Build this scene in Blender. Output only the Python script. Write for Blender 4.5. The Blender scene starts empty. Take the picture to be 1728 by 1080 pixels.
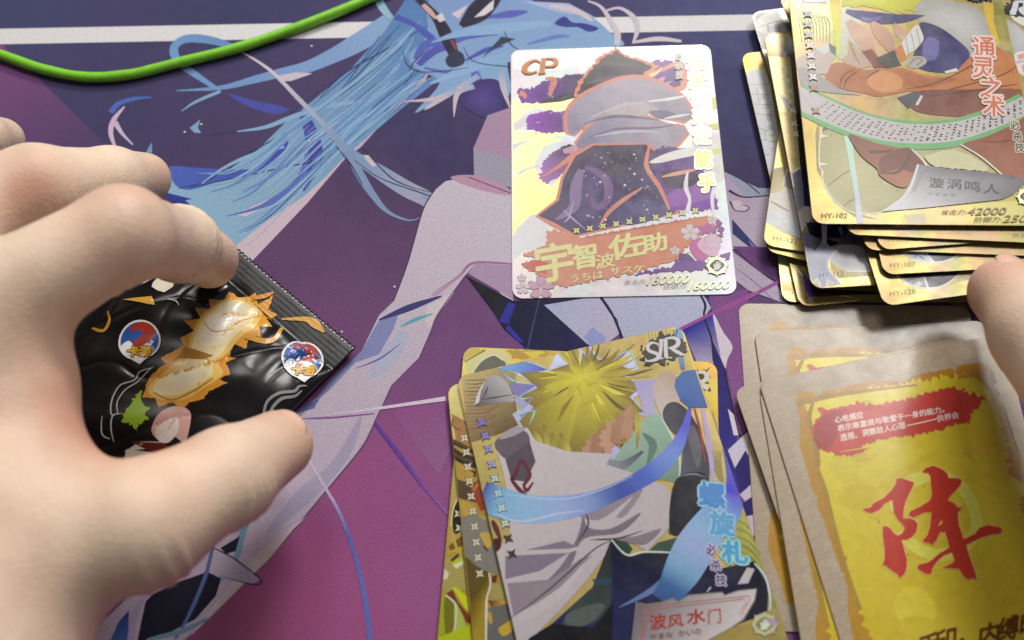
import bpy, math, random
import numpy as np
import openvdb
from mathutils import Matrix, Vector
from mathutils.geometry import tessellate_polygon
MM = 0.001
scene = bpy.context.scene
col = scene.collection
RNG = random.Random(7)

# ------------------------------------------------------------------ camera, light, exposure
cam_d = bpy.data.cameras.new('camera'); cam = bpy.data.objects.new('camera', cam_d); col.objects.link(cam)
CAM_F, CAM_H, CAM_P, CAM_R = (1712.59383, 256.69035, 0.43578, -0.08369)
cam_d.sensor_width = 36.0; cam_d.lens = CAM_F / 1728 * 36.0
cam_d.clip_start = 0.01; cam_d.clip_end = 20
cam.matrix_world = Matrix.Translation((0, 0, CAM_H * MM)) @ Matrix.Rotation(CAM_P, 4, 'X') @ Matrix.Rotation(CAM_R, 4, 'Z')
cam_d.dof.use_dof = True; cam_d.dof.focus_distance = 0.285; cam_d.dof.aperture_fstop = 9.0
scene.camera = cam
scene.view_settings.view_transform = 'Standard'; scene.view_settings.look = 'None'
scene.view_settings.exposure = 0.0; scene.view_settings.gamma = 1.0
scene.cycles.max_bounces = 6
world = bpy.data.worlds.new('World'); scene.world = world; world.use_nodes = True
bg = world.node_tree.nodes['Background']; bg.inputs[0].default_value = (1.0, 0.97, 0.95, 1); bg.inputs[1].default_value = 0.12

def area(name, loc, target, sx, sy, power, colour):
    d = bpy.data.lights.new(name, 'AREA'); d.shape = 'RECTANGLE'; d.size = sx; d.size_y = sy; d.energy = power; d.color = colour
    o = bpy.data.objects.new(name, d); col.objects.link(o); o.location = loc
    o.rotation_euler = (Vector(target) - Vector(loc)).to_track_quat('-Z', 'Y').to_euler(); return o
area('ceiling_lamp', (0.36, 1.16, 0.88), (0.0, 0.10, 0), 0.34, 0.28, 13.6, (1.0, 0.965, 0.92))
area('added_left_key', (-0.13, 0.80, 1.02), (0.0, 0.10, 0), 0.30, 0.30, 3.8, (1.0, 0.965, 0.92))  # added key light that brightens the left hand; no known lamp there
area('second_ceiling_lamp', (0.46, 0.53, 0.95), (0.06, 0.10, 0), 0.34, 0.22, 4.6, (1.0, 0.97, 0.94))

# ------------------------------------------------------------------ colours and materials
GAIN = 0.88          # cloth and ink on the pouch
CARD_GAIN = 0.71     # glossy card print
PAPER_GAIN = 0.80    # matte card backs
def lin(h, gain=GAIN):
    o = []
    for i in (0, 2, 4):
        c = int(h[i:i+2], 16) / 255
        o.append(min(0.86, (c / 12.92 if c <= 0.04045 else ((c + 0.055) / 1.055) ** 2.4) * gain))
    return o
def mat(name):
    m = bpy.data.materials.new(name); m.use_nodes = True
    nt = m.node_tree; return m, nt, nt.nodes['Principled BSDF']
def nd(nt, t, **kw):
    n = nt.nodes.new(t)
    for k, v in kw.items(): setattr(n, k, v)
    return n
def noise(nt, scale, detail=3, rough=0.6, coord='Object', stretch=None):
    tc = nd(nt, 'ShaderNodeTexCoord'); n = nd(nt, 'ShaderNodeTexNoise'); n.inputs['Scale'].default_value = scale
    n.inputs['Detail'].default_value = detail; n.inputs['Roughness'].default_value = rough
    if stretch:
        mp = nd(nt, 'ShaderNodeMapping'); mp.inputs['Scale'].default_value = stretch
        nt.links.new(tc.outputs[coord], mp.inputs[0]); nt.links.new(mp.outputs[0], n.inputs['Vector'])
    else: nt.links.new(tc.outputs[coord], n.inputs['Vector'])
    return n
def ramp(nt, src, a, b, lo=0.0, hi=1.0):
    r = nd(nt, 'ShaderNodeMapRange'); r.inputs[1].default_value = lo; r.inputs[2].default_value = hi
    r.inputs[3].default_value = a; r.inputs[4].default_value = b; nt.links.new(src, r.inputs[0]); return r.outputs[0]
def tint(nt, colour_out, fac_out):
    mx = nd(nt, 'ShaderNodeVectorMath', operation='SCALE'); nt.links.new(colour_out, mx.inputs[0]); nt.links.new(fac_out, mx.inputs['Scale']); return mx.outputs[0]
def print_material(name, rough, grain=0.06, gscale=900, coat=0.0, bump=0.0, film=False):
    m, nt, b = mat(name)
    at = nd(nt, 'ShaderNodeAttribute', attribute_name='Col'); fo = nd(nt, 'ShaderNodeAttribute', attribute_name='Foil')
    n = noise(nt, gscale, 4, 0.7)
    nt.links.new(tint(nt, at.outputs['Color'], ramp(nt, n.outputs[0], 1 - grain * 1.6, 1 + grain * 1.6, 0.25, 0.75)), b.inputs['Base Color'])
    nt.links.new(fo.outputs['Fac'], b.inputs['Metallic'])
    n2 = noise(nt, 160, 3, 0.6)
    nt.links.new(ramp(nt, n2.outputs[0], rough - 0.05, rough + 0.07, 0.3, 0.7), b.inputs['Roughness'])
    b.inputs['Coat Weight'].default_value = coat; b.inputs['Coat Roughness'].default_value = 0.16; b.inputs['Specular IOR Level'].default_value = 0.36
    if film:
        # holographic foil: a thin clear film over the metallic ink
        n3 = noise(nt, 30, 2, 0.5, stretch=(1.0, 0.25, 1.0)); gate = nd(nt, 'ShaderNodeMath', operation='GREATER_THAN'); gate.inputs[1].default_value = 0.1; nt.links.new(fo.outputs['Fac'], gate.inputs[0])
        th = nd(nt, 'ShaderNodeMath', operation='MULTIPLY'); nt.links.new(ramp(nt, n3.outputs[0], 180, 620, 0.3, 0.7), th.inputs[0]); nt.links.new(gate.outputs[0], th.inputs[1])
        nt.links.new(th.outputs[0], b.inputs['Thin Film Thickness']); b.inputs['Thin Film IOR'].default_value = 1.5
    if bump:
        bp = nd(nt, 'ShaderNodeBump'); bp.inputs['Strength'].default_value = bump; bp.inputs['Distance'].default_value = 0.0001
        nt.links.new(n.outputs[0], bp.inputs['Height']); nt.links.new(bp.outputs[0], b.inputs['Normal'])
    return m
M_PRINT = print_material('glossy_card_print', 0.27, 0.045, 700, 0.0, film=True)
M_PAPER = print_material('matte_card_back_print', 0.27, 0.07, 420, 0.18, bump=0.08)
def weave_print():
    m = print_material('playmat_cloth', 0.72, 0.10, 1500, 0.0)
    nt = m.node_tree; b = nt.nodes['Principled BSDF']; b.inputs['Specular IOR Level'].default_value = 0.25
    tc = nd(nt, 'ShaderNodeTexCoord'); hs = []
    for rot in (0.35, -1.22):
        mp = nd(nt, 'ShaderNodeMapping'); mp.inputs['Rotation'].default_value = (0, 0, rot); w = nd(nt, 'ShaderNodeTexWave'); w.inputs['Scale'].default_value = 420; w.inputs['Distortion'].default_value = 0.6
        nt.links.new(tc.outputs['Object'], mp.inputs[0]); nt.links.new(mp.outputs[0], w.inputs['Vector']); hs.append(w)
    mx = nd(nt, 'ShaderNodeMath', operation='MULTIPLY'); nt.links.new(hs[0].outputs['Fac'], mx.inputs[0]); nt.links.new(hs[1].outputs['Fac'], mx.inputs[1])
    bp = nd(nt, 'ShaderNodeBump'); bp.inputs['Strength'].default_value = 0.30; bp.inputs['Distance'].default_value = 0.0002
    nt.links.new(mx.outputs[0], bp.inputs['Height']); nt.links.new(bp.outputs[0], b.inputs['Normal'])
    src = b.inputs['Base Color'].links[0].from_socket
    nt.links.new(tint(nt, src, ramp(nt, mx.outputs[0], 0.95, 1.05, 0.0, 0.7)), b.inputs['Base Color'])
    return m
M_CLOTH = weave_print()

# ------------------------------------------------------------------ geometry helpers
def tag(o, label=None, cat=None, group=None, kind=None):
    for k, v in (('label', label), ('category', cat), ('group', group), ('kind', kind)):
        if v: o[k] = v
    return o
class Buf:
    """vertices, triangles and per-vertex colour collected for one mesh"""
    def __init__(s): s.v = []; s.f = []; s.c = []; s.m = []
    def poly(s, pts, z, c, foil=0.0, cols=None):
        if len(pts) < 3: return
        base = len(s.v); s.v += [(x, y, z) for x, y in pts]
        s.c += cols if cols else [c] * len(pts); s.m += [foil] * len(pts)
        s.f += [(base + a, base + b, base + d) for a, b, d in tessellate_polygon([[Vector((x, y, 0)) for x, y in pts]])]
    def fan(s, ctr, pts, z, c0, c1, foil=0.0):
        base = len(s.v); s.v += [(ctr[0], ctr[1], z)] + [(x, y, z) for x, y in pts]; s.c += [c0] + [c1] * len(pts); s.m += [foil] * (len(pts) + 1)
        n = len(pts); s.f += [(base, base + 1 + i, base + 1 + (i + 1) % n) for i in range(n)]
    def strip(s, L, Rr, z, cols, foil=0.0):
        base = len(s.v); n = len(L)
        for i in range(n): s.v += [(L[i][0], L[i][1], z), (Rr[i][0], Rr[i][1], z)]; s.c += [cols[i]] * 2; s.m += [foil] * 2
        s.f += [(base + 2 * i, base + 2 * i + 1, base + 2 * i + 3, base + 2 * i + 2) for i in range(n - 1)]
    def build(s, name, material, parent=None, drape=None, clip=False):
        v = np.array(s.v, float).reshape(-1, 3); c = np.array(s.c, float).reshape(-1, 3); m = np.array(s.m, float); f = s.f
        name = name.split('#')[0]
        if clip: v, c, m, f = clip_to_card(v, c, m, f)
        if drape: v, c, m, f = split(v, c, m, f, 1.1); v[:, 2] = v[:, 2] + drape(v[:, 0], v[:, 1])
        me = bpy.data.meshes.new(name); me.from_pydata((v * MM).tolist(), [], f); me.update()
        # make every print face point up
        a = me.attributes.new('Col', 'FLOAT_COLOR', 'POINT'); a.data.foreach_set('color', np.c_[c, np.ones(len(c))].astype(np.float32).ravel())
        a = me.attributes.new('Foil', 'FLOAT', 'POINT'); a.data.foreach_set('value', m.astype(np.float32))
        me.materials.append(material); o = bpy.data.objects.new(name, me); col.objects.link(o)
        if parent: o.parent = parent
        return o
def clip_to_card(v, c, m, faces):
    """trim print that runs past the rounded card outline"""
    ring = np.array(rounded(62.7, 87.7, 2.95)); edge = np.roll(ring, -1, 0) - ring; nrm = np.c_[-edge[:, 1], edge[:, 0]]; ln = np.linalg.norm(nrm, axis=1); keep_e = ln > 1e-6
    ring, nrm = ring[keep_e], nrm[keep_e] / ln[keep_e][:, None]
    dist = (v[:, :2] @ nrm.T) - (ring * nrm).sum(1)
    inside = (dist > -1e-6).all(1)
    V = [tuple(p) for p in v]; C_ = [tuple(p) for p in c]; M_ = list(m); F = []
    for f in faces:
        if all(inside[i] for i in f): F.append(tuple(f)); continue
        poly = [np.r_[v[i], c[i], m[i]] for i in f]
        for r, n in zip(ring, nrm):
            out = []
            for a, b in zip(poly, poly[1:] + poly[:1]):
                da, db = (a[:2] - r) @ n, (b[:2] - r) @ n
                if da >= 0: out.append(a)
                if (da >= 0) != (db >= 0): out.append(a + (b - a) * (da / (da - db)))
            poly = out
            if len(poly) < 3: break
        if len(poly) >= 3:
            k = len(V); V += [tuple(p[:3]) for p in poly]; C_ += [tuple(p[3:6]) for p in poly]; M_ += [p[6] for p in poly]; F.append(tuple(range(k, k + len(poly))))
    used = sorted({i for f in F for i in f}); at = {u: i for i, u in enumerate(used)}
    return np.array([V[u] for u in used]).reshape(-1, 3), np.array([C_[u] for u in used]).reshape(-1, 3), np.array([M_[u] for u in used]), [tuple(at[i] for i in f) for f in F]
def split(v, c, m, faces, L):
    T = []
    for f in faces:
        T.append(f[:3])
        if len(f) == 4: T.append((f[0], f[2], f[3]))
    T = np.array(T)
    V, Cc, Mm = v[T], c[T], m[T]
    for _ in range(11):
        e = np.stack([np.linalg.norm(V[:, i, :2] - V[:, (i + 1) % 3, :2], axis=1) for i in range(3)], 1)
        k = e.argmax(1); big = e.max(1) > L
        if not big.any(): break
        keep = ~big; r = np.arange(big.sum())
        def cut(A):
            B = A[big]; i = k[big]; p, q, o = B[r, i], B[r, (i + 1) % 3], B[r, (i + 2) % 3]; mid = (p + q) / 2
            return np.concatenate([A[keep], np.stack([p, mid, o], 1), np.stack([mid, q, o], 1)])
        V, Cc, Mm = cut(V), cut(Cc), cut(Mm)
    n = len(V) * 3
    return V.reshape(n, 3), Cc.reshape(n, 3), Mm.reshape(n), np.arange(n).reshape(-1, 3).tolist()
def catmull(P, closed, n=6):
    N = len(P); out = []
    for i in range(N if closed else N - 1):
        g = (lambda k: P[k % N]) if closed else (lambda k: P[max(0, min(N - 1, k))])
        a, b, c, d = (np.array(g(i + k), float) for k in (-1, 0, 1, 2))
        for t in (j / n for j in range(n)):
            out.append(0.5 * (2 * b + (c - a) * t + (2 * a - 5 * b + 4 * c - d) * t * t + (3 * b - a - 3 * c + d) * t ** 3))
    if not closed: out.append(np.array(P[-1], float))
    return [tuple(p) for p in out]
def ragged(pts, amp, rng):
    out = []; n = len(pts)
    for i in range(n):
        a, b = pts[i], pts[(i + 1) % n]; L = math.dist(a, b); k = max(1, int(L / 0.55))
        nx, ny = (-(b[1] - a[1]) / L, (b[0] - a[0]) / L) if L else (0, 0)
        for j in range(k):
            t = j / k; d = rng.gauss(0, amp) * (1 if j else 0.2); out.append((a[0] + (b[0] - a[0]) * t + nx * d, a[1] + (b[1] - a[1]) * t + ny * d))
    return out
def pairs(d): return [(d[i] / 100, d[i + 1] / 100) for i in range(0, len(d), 2)]
_glyph = {}
def text_mesh(body, bold):
    key = (body, bold)
    if key not in _glyph:
        cu = bpy.data.curves.new('lettering', 'FONT'); cu.body = body; cu.offset = bold; cu.resolution_u = 3
        ob = bpy.data.objects.new('lettering', cu); col.objects.link(ob); dg = bpy.context.evaluated_depsgraph_get(); dg.update()
        me = ob.evaluated_get(dg).to_mesh(); v = np.array([w.co[:2] for w in me.vertices]); f = [tuple(p.vertices) for p in me.polygons]
        ob.evaluated_get(dg).to_mesh_clear(); bpy.data.objects.remove(ob); bpy.data.curves.remove(cu)
        _glyph[key] = (v, f)
    return _glyph[key]
LAYER = 0.0009
def run_ops(ops, z0, seed=1, gain=GAIN, LAYER=LAYER):
    """print layers (each some hundredths of a millimetre above the last) -> {part: Buf}"""
    rng = random.Random(seed); parts = {}; z = z0
    for op in ops:
        pn, k, c, d = op[:4]; o = (op[4] if len(op) > 4 else None) or {}
        if k in 'KT': pn = '%s#%d' % (pn, len(parts))
        B = parts.setdefault(pn, Buf()); z += LAYER; fo = o.get('f', 0.0) or 0.0
        if k in 'PS':
            pts = pairs(d)
            if k == 'S': pts = catmull(pts, True, 5)
            if 'r' in o: pts = ragged(pts, o['r'], rng)
            cols = None; cc = lin(c, gain)
            if 'g' in o:
                g = o['g']; c0 = np.array(cc); c1 = np.array(lin(g[0], gain)); p = np.array(g[1:3]) / 100; q = np.array(g[3:5]) / 100; u = (q - p) / max(1e-6, ((q - p) @ (q - p)))
                # the gradient runs from colour one at q to colour two at p
                cols = []
                for P_ in pts:
                    t = min(1.25, max(-0.25, float((np.array(P_) - p) @ u))); cols.append(np.clip(c1 * (1 - t) + c0 * t, 0.003, 0.86).tolist())
            B.poly(pts, z, cc, fo, cols)
        elif k == 'F':
            pts = pairs(d); ring = catmull(pts[1:], True, 5) if o.get('s') else pts[1:]
            if 'r' in o: ring = ragged(ring, o['r'], rng)
            if not o.get('s'): ring = sorted(ring, key=lambda p: math.atan2(p[1] - pts[0][1], p[0] - pts[0][0]))
            B.fan(pts[0], ring, z, lin(c, gain), lin(o['b'], gain), fo)
        elif k == 'R':
            tri = [(d[i] / 100, d[i + 1] / 100, d[i + 2] / 100) for i in range(0, len(d), 3)]
            cl = c if isinstance(c, list) else [c, c]
            sm = catmull(tri, False, 1 if o.get('l') else 6); n = len(sm); L = []; Rr = []; cs = []
            lc = np.array([lin(h, gain) for h in cl])
            for i, (x, y, w) in enumerate(sm):
                a, b = sm[max(0, i - 1)], sm[min(n - 1, i + 1)]; dx, dy = b[0] - a[0], b[1] - a[1]; q = math.hypot(dx, dy) or 1
                w = max(w, 0.03); L.append((x - dy / q * w / 2, y + dx / q * w / 2)); Rr.append((x + dy / q * w / 2, y - dx / q * w / 2))
                t = i / (n - 1) * (len(cl) - 1); j = min(len(cl) - 2, int(t)); cs.append((lc[j] * (1 - t + j) + lc[j + 1] * (t - j)).tolist())
            B.strip(L, Rr, z, cs, fo)
        elif k == 'K':
            x, y, r = (v / 100 for v in d)
            def star(s): return [(x + s * r * (1.0 if i % 2 == 0 else 0.40) * math.cos(math.radians(45 + i * 45)), y + s * r * (1.0 if i % 2 == 0 else 0.40) * math.sin(math.radians(45 + i * 45))) for i in range(8)]
            B.poly(star(1.13), z, lin(o['d'], gain)); z += LAYER; B.poly(star(0.98), z, lin(c, gain)); z += LAYER
            B.poly([(x + 0.14 * r * math.cos(a), y + 0.14 * r * math.sin(a)) for a in (0, 1.05, 2.09, 3.14, 4.19, 5.24)], z, lin(o['d'], gain))
        elif k == 'W':
            x, y, r = (v / 100 for v in d); cc = lin(c, gain); dk = [v * 0.6 for v in cc]
            for s, kk in ((1.08, dk), (1.0, cc)):
                z += LAYER
                for i in range(5):
                    a = i * 1.2566 + 0.3; P_ = [(0.06, 0), (0.45, -0.30), (0.85, -0.32), (1.0, -0.12), (0.88, 0), (1.0, 0.12), (0.85, 0.32), (0.45, 0.30)]
                    B.poly([(x + s * r * (u * math.cos(a) - w * math.sin(a)), y + s * r * (u * math.sin(a) + w * math.cos(a))) for u, w in P_], z, kk)
        elif k == 'D':
            x, y, r = (v / 100 for v in d); B.poly([(x + r * math.cos(i * 0.785), y + r * math.sin(i * 0.785)) for i in range(8)], z, lin(c, gain))
        elif k == 'T':
            p0, p1, p2 = (np.array(p) for p in pairs(d)); ref, _ = text_mesh(o['t'], 0.0)
            lo, hi = ref.min(0), ref.max(0); ex, ey = (p1 - p0) / (hi[0] - lo[0]), (p2 - p0) / (hi[1] - lo[1])
            v, f = text_mesh(o['t'], 0.0); q0 = v - lo
            for bold, cc in ([(o['b'] + o['w'], o['o'])] if 'o' in o else []) + [(o['b'], c)]:
                # heavier strokes: the glyph stamped again, shifted a little each way
                for sx, sy in [(0, 0)] + ([(math.cos(a * 0.785), math.sin(a * 0.785)) for a in range(8)] if bold > 0.004 else []):
                    z += LAYER * 0.5; base = len(B.v); q = q0 + np.array((sx, sy)) * bold * 0.8
                    w = p0 + np.outer(q[:, 0] + o['h'] * q[:, 1], ex) + np.outer(q[:, 1], ey)
                    B.v += [(a, b, z) for a, b in w]; B.c += [lin(cc, gain)] * len(w); B.m += [fo] * len(w); B.f += [tuple(base + i for i in p) for p in f]
    return parts, z
def rounded(w, h, r, n=7):
    out = []
    for cx, cy, a0 in ((w / 2 - r, h / 2 - r, 0), (-w / 2 + r, h / 2 - r, 90), (-w / 2 + r, -h / 2 + r, 180), (w / 2 - r, -h / 2 + r, 270)):
        out += [(cx + r * math.cos(math.radians(a0 + 90 * i / n)), cy + r * math.sin(math.radians(a0 + 90 * i / n))) for i in range(n + 1)]
    return out
def card_body(name, colour, foil, edge, thick=0.42, material=None):
    rings = [(rounded(62.8, 87.8, 3.0), -thick), (rounded(63, 88, 3.1), -thick + 0.08), (rounded(63, 88, 3.1), -0.07), (rounded(62.86, 87.86, 3.05), 0.0)]
    B = Buf(); n = len(rings[0][0])
    for pts, z in rings:
        B.v += [(x, y, z) for x, y in pts]
    B.v += [(x, y, 0.0) for x, y in rings[3][0]]; B.v += [(0, 0, 0)]
    B.c = [lin(edge, 0.75)] * (n * 4) + [lin(colour, CARD_GAIN)] * (n + 1); B.m = [0.0] * (n * 4) + [foil] * (n + 1)
    for k in range(3): B.f += [(k * n + i, k * n + (i + 1) % n, (k + 1) * n + (i + 1) % n, (k + 1) * n + i) for i in range(n)]
    B.f += [(5 * n, 4 * n + i, 4 * n + (i + 1) % n) for i in range(n)]; B.f.append(tuple(range(n - 1, -1, -1)))
    return B.build(name, material or M_PRINT)

# ------------------------------------------------------------------ placed data (millimetres on the mat, angles in degrees)
CARDS = {"CP": [35.073, 167.527, -4.03, 0.5], "A": [21.659, 63.85, 8.887, 3.6], "D": [17.112, 62.525, -8.141, 0.5], "C": [11.286, 64.079, -8.044, 1.5], "B": [14.54, 58.257, 2.589, 2.5], "K1": [89.775, 71.542, -6.002, 0.5], "K2": [95.491, 64.249, -2.239, 1.2], "N": [97.121, 49.726, -3.74, 1.8], "K3": [94.885, 54.132, 8.652, 2.6], "M": [94.089, 47.19, -1.307, 3.2], "Kt": [99.949, 53.927, 6.396, 3.8], "S11": [123.078, 160.256, -24.005, 0.5], "S9": [110.491, 158.165, -5.455, 1.62], "S10": [110.0, 159.3, 0.613, 2.62], "T2": [117.563, 175.935, 3.631, 3.75], "S8b": [117.991, 161.116, -22.329, 4.5], "S8": [114.784, 166.403, -17.22, 5.38], "S7": [114.482, 160.455, -1.813, 8.3], "T4": [129.313, 180.137, 9.215, 9.3], "S6": [127.686, 155.384, 3.32, 10.3], "S5": [133.178, 161.103, -1.852, 11.8], "S4": [133.827, 164.855, -7.921, 12.8], "S3": [132.132, 168.322, -0.529, 13.8], "S2": [129.881, 168.475, -8.604, 14.8], "S1": [119.118, 173.255, -6.17, 16.5]}
POUCH = [-79.658, 110.436, -45.248, 0.0, -42.924, 23.076, -64.275, 27.725]
HANDS = {"left": {"fingers": [[[-113.07, 104.45, 61, 12.6], [-85.53, 120.73, 61, 10.3], [-82.57, 132.67, 34, 8.8], [-80.46, 137.11, 17.5, 8.0]], [[-137.54, 132.56, 50, 13], [-116.84, 146.67, 43, 10.9], [-106.01, 160.23, 25, 8.5], [-101.87, 167.98, 13, 7.4]], [[-154.8, 165.11, 40, 9.5], [-146.2, 177.7, 24, 8], [-145.99, 186.15, 12.5, 6.6]], [[-107.09, 54.32, 45, 16], [-81.81, 57.66, 46, 13.4], [-66.94, 70.07, 36, 10.6], [-59.2, 80.6, 23, 8.6]]], "palm": [[[-116.61, 105.96, 57, 13], [-115.75, 90.9, 50, 13.5], [-103.72, 61.43, 46, 14.5]], [[-136.98, 129.25, 50, 14], [-129.69, 93.58, 50, 18], [-123.71, 59.29, 46, 20], [-122.43, 29.44, 44, 23]], [[-107.58, 58.16, 45, 16], [-115.47, 39.33, 44, 22], [-122.03, 12.93, 44, 25], [-129.01, -28.84, 50, 29]], [[-128.34, 93.46, 50, 18], [-114.88, 92.24, 50, 13]]], "flush": [[-80.63, 137.4, 17, 10], [-59.2, 80.6, 23, 12], [-101.45, 167.29, 14, 8], [-84.99, 125.2, 62, 12], [-110.15, 141.1, 56, 10], [-91.33, 81.75, 50, 20]], "nails": [[[-59.87, 79.69, 24.13], [0.42, 0.571, -0.705], [0.5, 0.5, 0.72], 11.0, 11.0, 8.35]], "dents": [], "folds": [[[-85.53, 120.73, 61], [0.598, 0.567, -0.566], [-0.1, 0.35, 0.93], 11, [-4, -1.6, 0.6, 2.6, 5], 0.42], [[-82.57, 132.67, 34], [0.112, 0.331, -0.937], [0.5, 0.5, 0.7], 9.5, [-1.5, 0.4, 2.2], 0.32], [[-82.57, 132.67, 34], [0.112, 0.331, -0.937], [-0.3, -0.8, 0.5], 9.5, [-0.3, 2.6], 0.6], [[-116.84, 146.67, 43], [0.642, 0.566, -0.517], [-0.1, 0.35, 0.93], 10.5, [-4, -1.5, 1, 3.5], 0.4], [[-106.01, 160.23, 25], [0.357, 0.534, -0.767], [-0.1, 0.35, 0.93], 9, [-1.4, 0.6, 2.4], 0.32], [[-66.94, 70.07, 36], [0.56, 0.58, -0.592], [-0.3, 0.6, 0.7], 11.5, [-4.2, -1.8, 0.4, 2.6], 0.42], [[-81.81, 57.66, 46], [0.899, 0.376, -0.226], [-0.2, 0.6, 0.7], 14, [-3, 1.5, 5], 0.4]]}, "right": {"fingers": [[[123.84, 104.81, 24, 8.6], [124.49, 87.87, 36, 10.6], [127.53, 60.4, 48, 13]]], "palm": [[[124.49, 87.87, 36, 10.6], [127.53, 60.4, 48, 13], [140.74, 35.61, 52, 20]]], "flush": [[122.51, 105.09, 26, 14], [123.49, 102.82, 22, 14], [123.57, 94.12, 30, 12]], "nails": [[[123.87, 103.99, 24.58], [-0.031, 0.816, -0.578], [0.45, 0.7, 0.75], 12, 12.5, 8.4]], "dents": []}}
CORD = [[-199.54, 247.89, 1.7], [-176.22, 237.42, 1.7], [-157.46, 228.13, 1.7], [-142.36, 220.56, 1.7], [-127.84, 215.98, 1.7], [-113.84, 215.7, 1.7], [-100.05, 218.5, 1.7], [-79.18, 222.99, 1.7], [-58.09, 230.22, 1.7], [-37.16, 238.91, 1.7], [-10.39, 252.93, 1.7]]
BASE = [[-161.0, 247.8, "40426a"], [-81.6, 239.2, "393a62"], [15.3, 228.8, "3b3c65"], [79.7, 221.8, "474a76"], [73.5, 185.1, "3b3c64"], [73.3, 153.1, "352f54"], [-98.1, 191.4, "423b64"], [-117.7, 204.7, "3f3b62"], [-92.5, 188.6, "463960"], [-24.8, 186.2, "3a3660"], [-39.8, 164.2, "4d3a60"], [-18.1, 174.7, "37305a"], [-57.3, 147.7, "5f3f68"], [-43.6, 134.8, "67446e"], [-34.9, 145.6, "5a3d66"], [-17.2, 121.1, "6c4675"], [-21.0, 110.6, "754a7c"], [-53.8, 120.8, "704575"], [-44.3, 75.7, "964e82"], [-28.7, 77.6, "925088"], [-59.4, 49.6, "9a4c7c"], [-29.8, 47.2, "965488"], [-44.7, 39.8, "994d80"], [-74.0, 42.2, "8a466e"], [57.5, 100.0, "7d5084"], [129.9, 88.3, "6a3d84"], [135.4, 96.4, "653a84"], [73.8, 127.5, "5a4470"], [27.4, 163.8, "3f3560"], [113.9, 155.3, "40386a"], [93.3, 67.0, "6a4080"], [15.8, 58.2, "75467c"], [-124.8, 102.5, "60406a"], [-134.6, 55.8, "6a406a"], [21.9, 113.9, "6a4a7c"], [-217.4, 233.9, "4a3c68"], [176.5, 44.7, "6a3d84"], [213.2, 188.6, "47487a"]]
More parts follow.
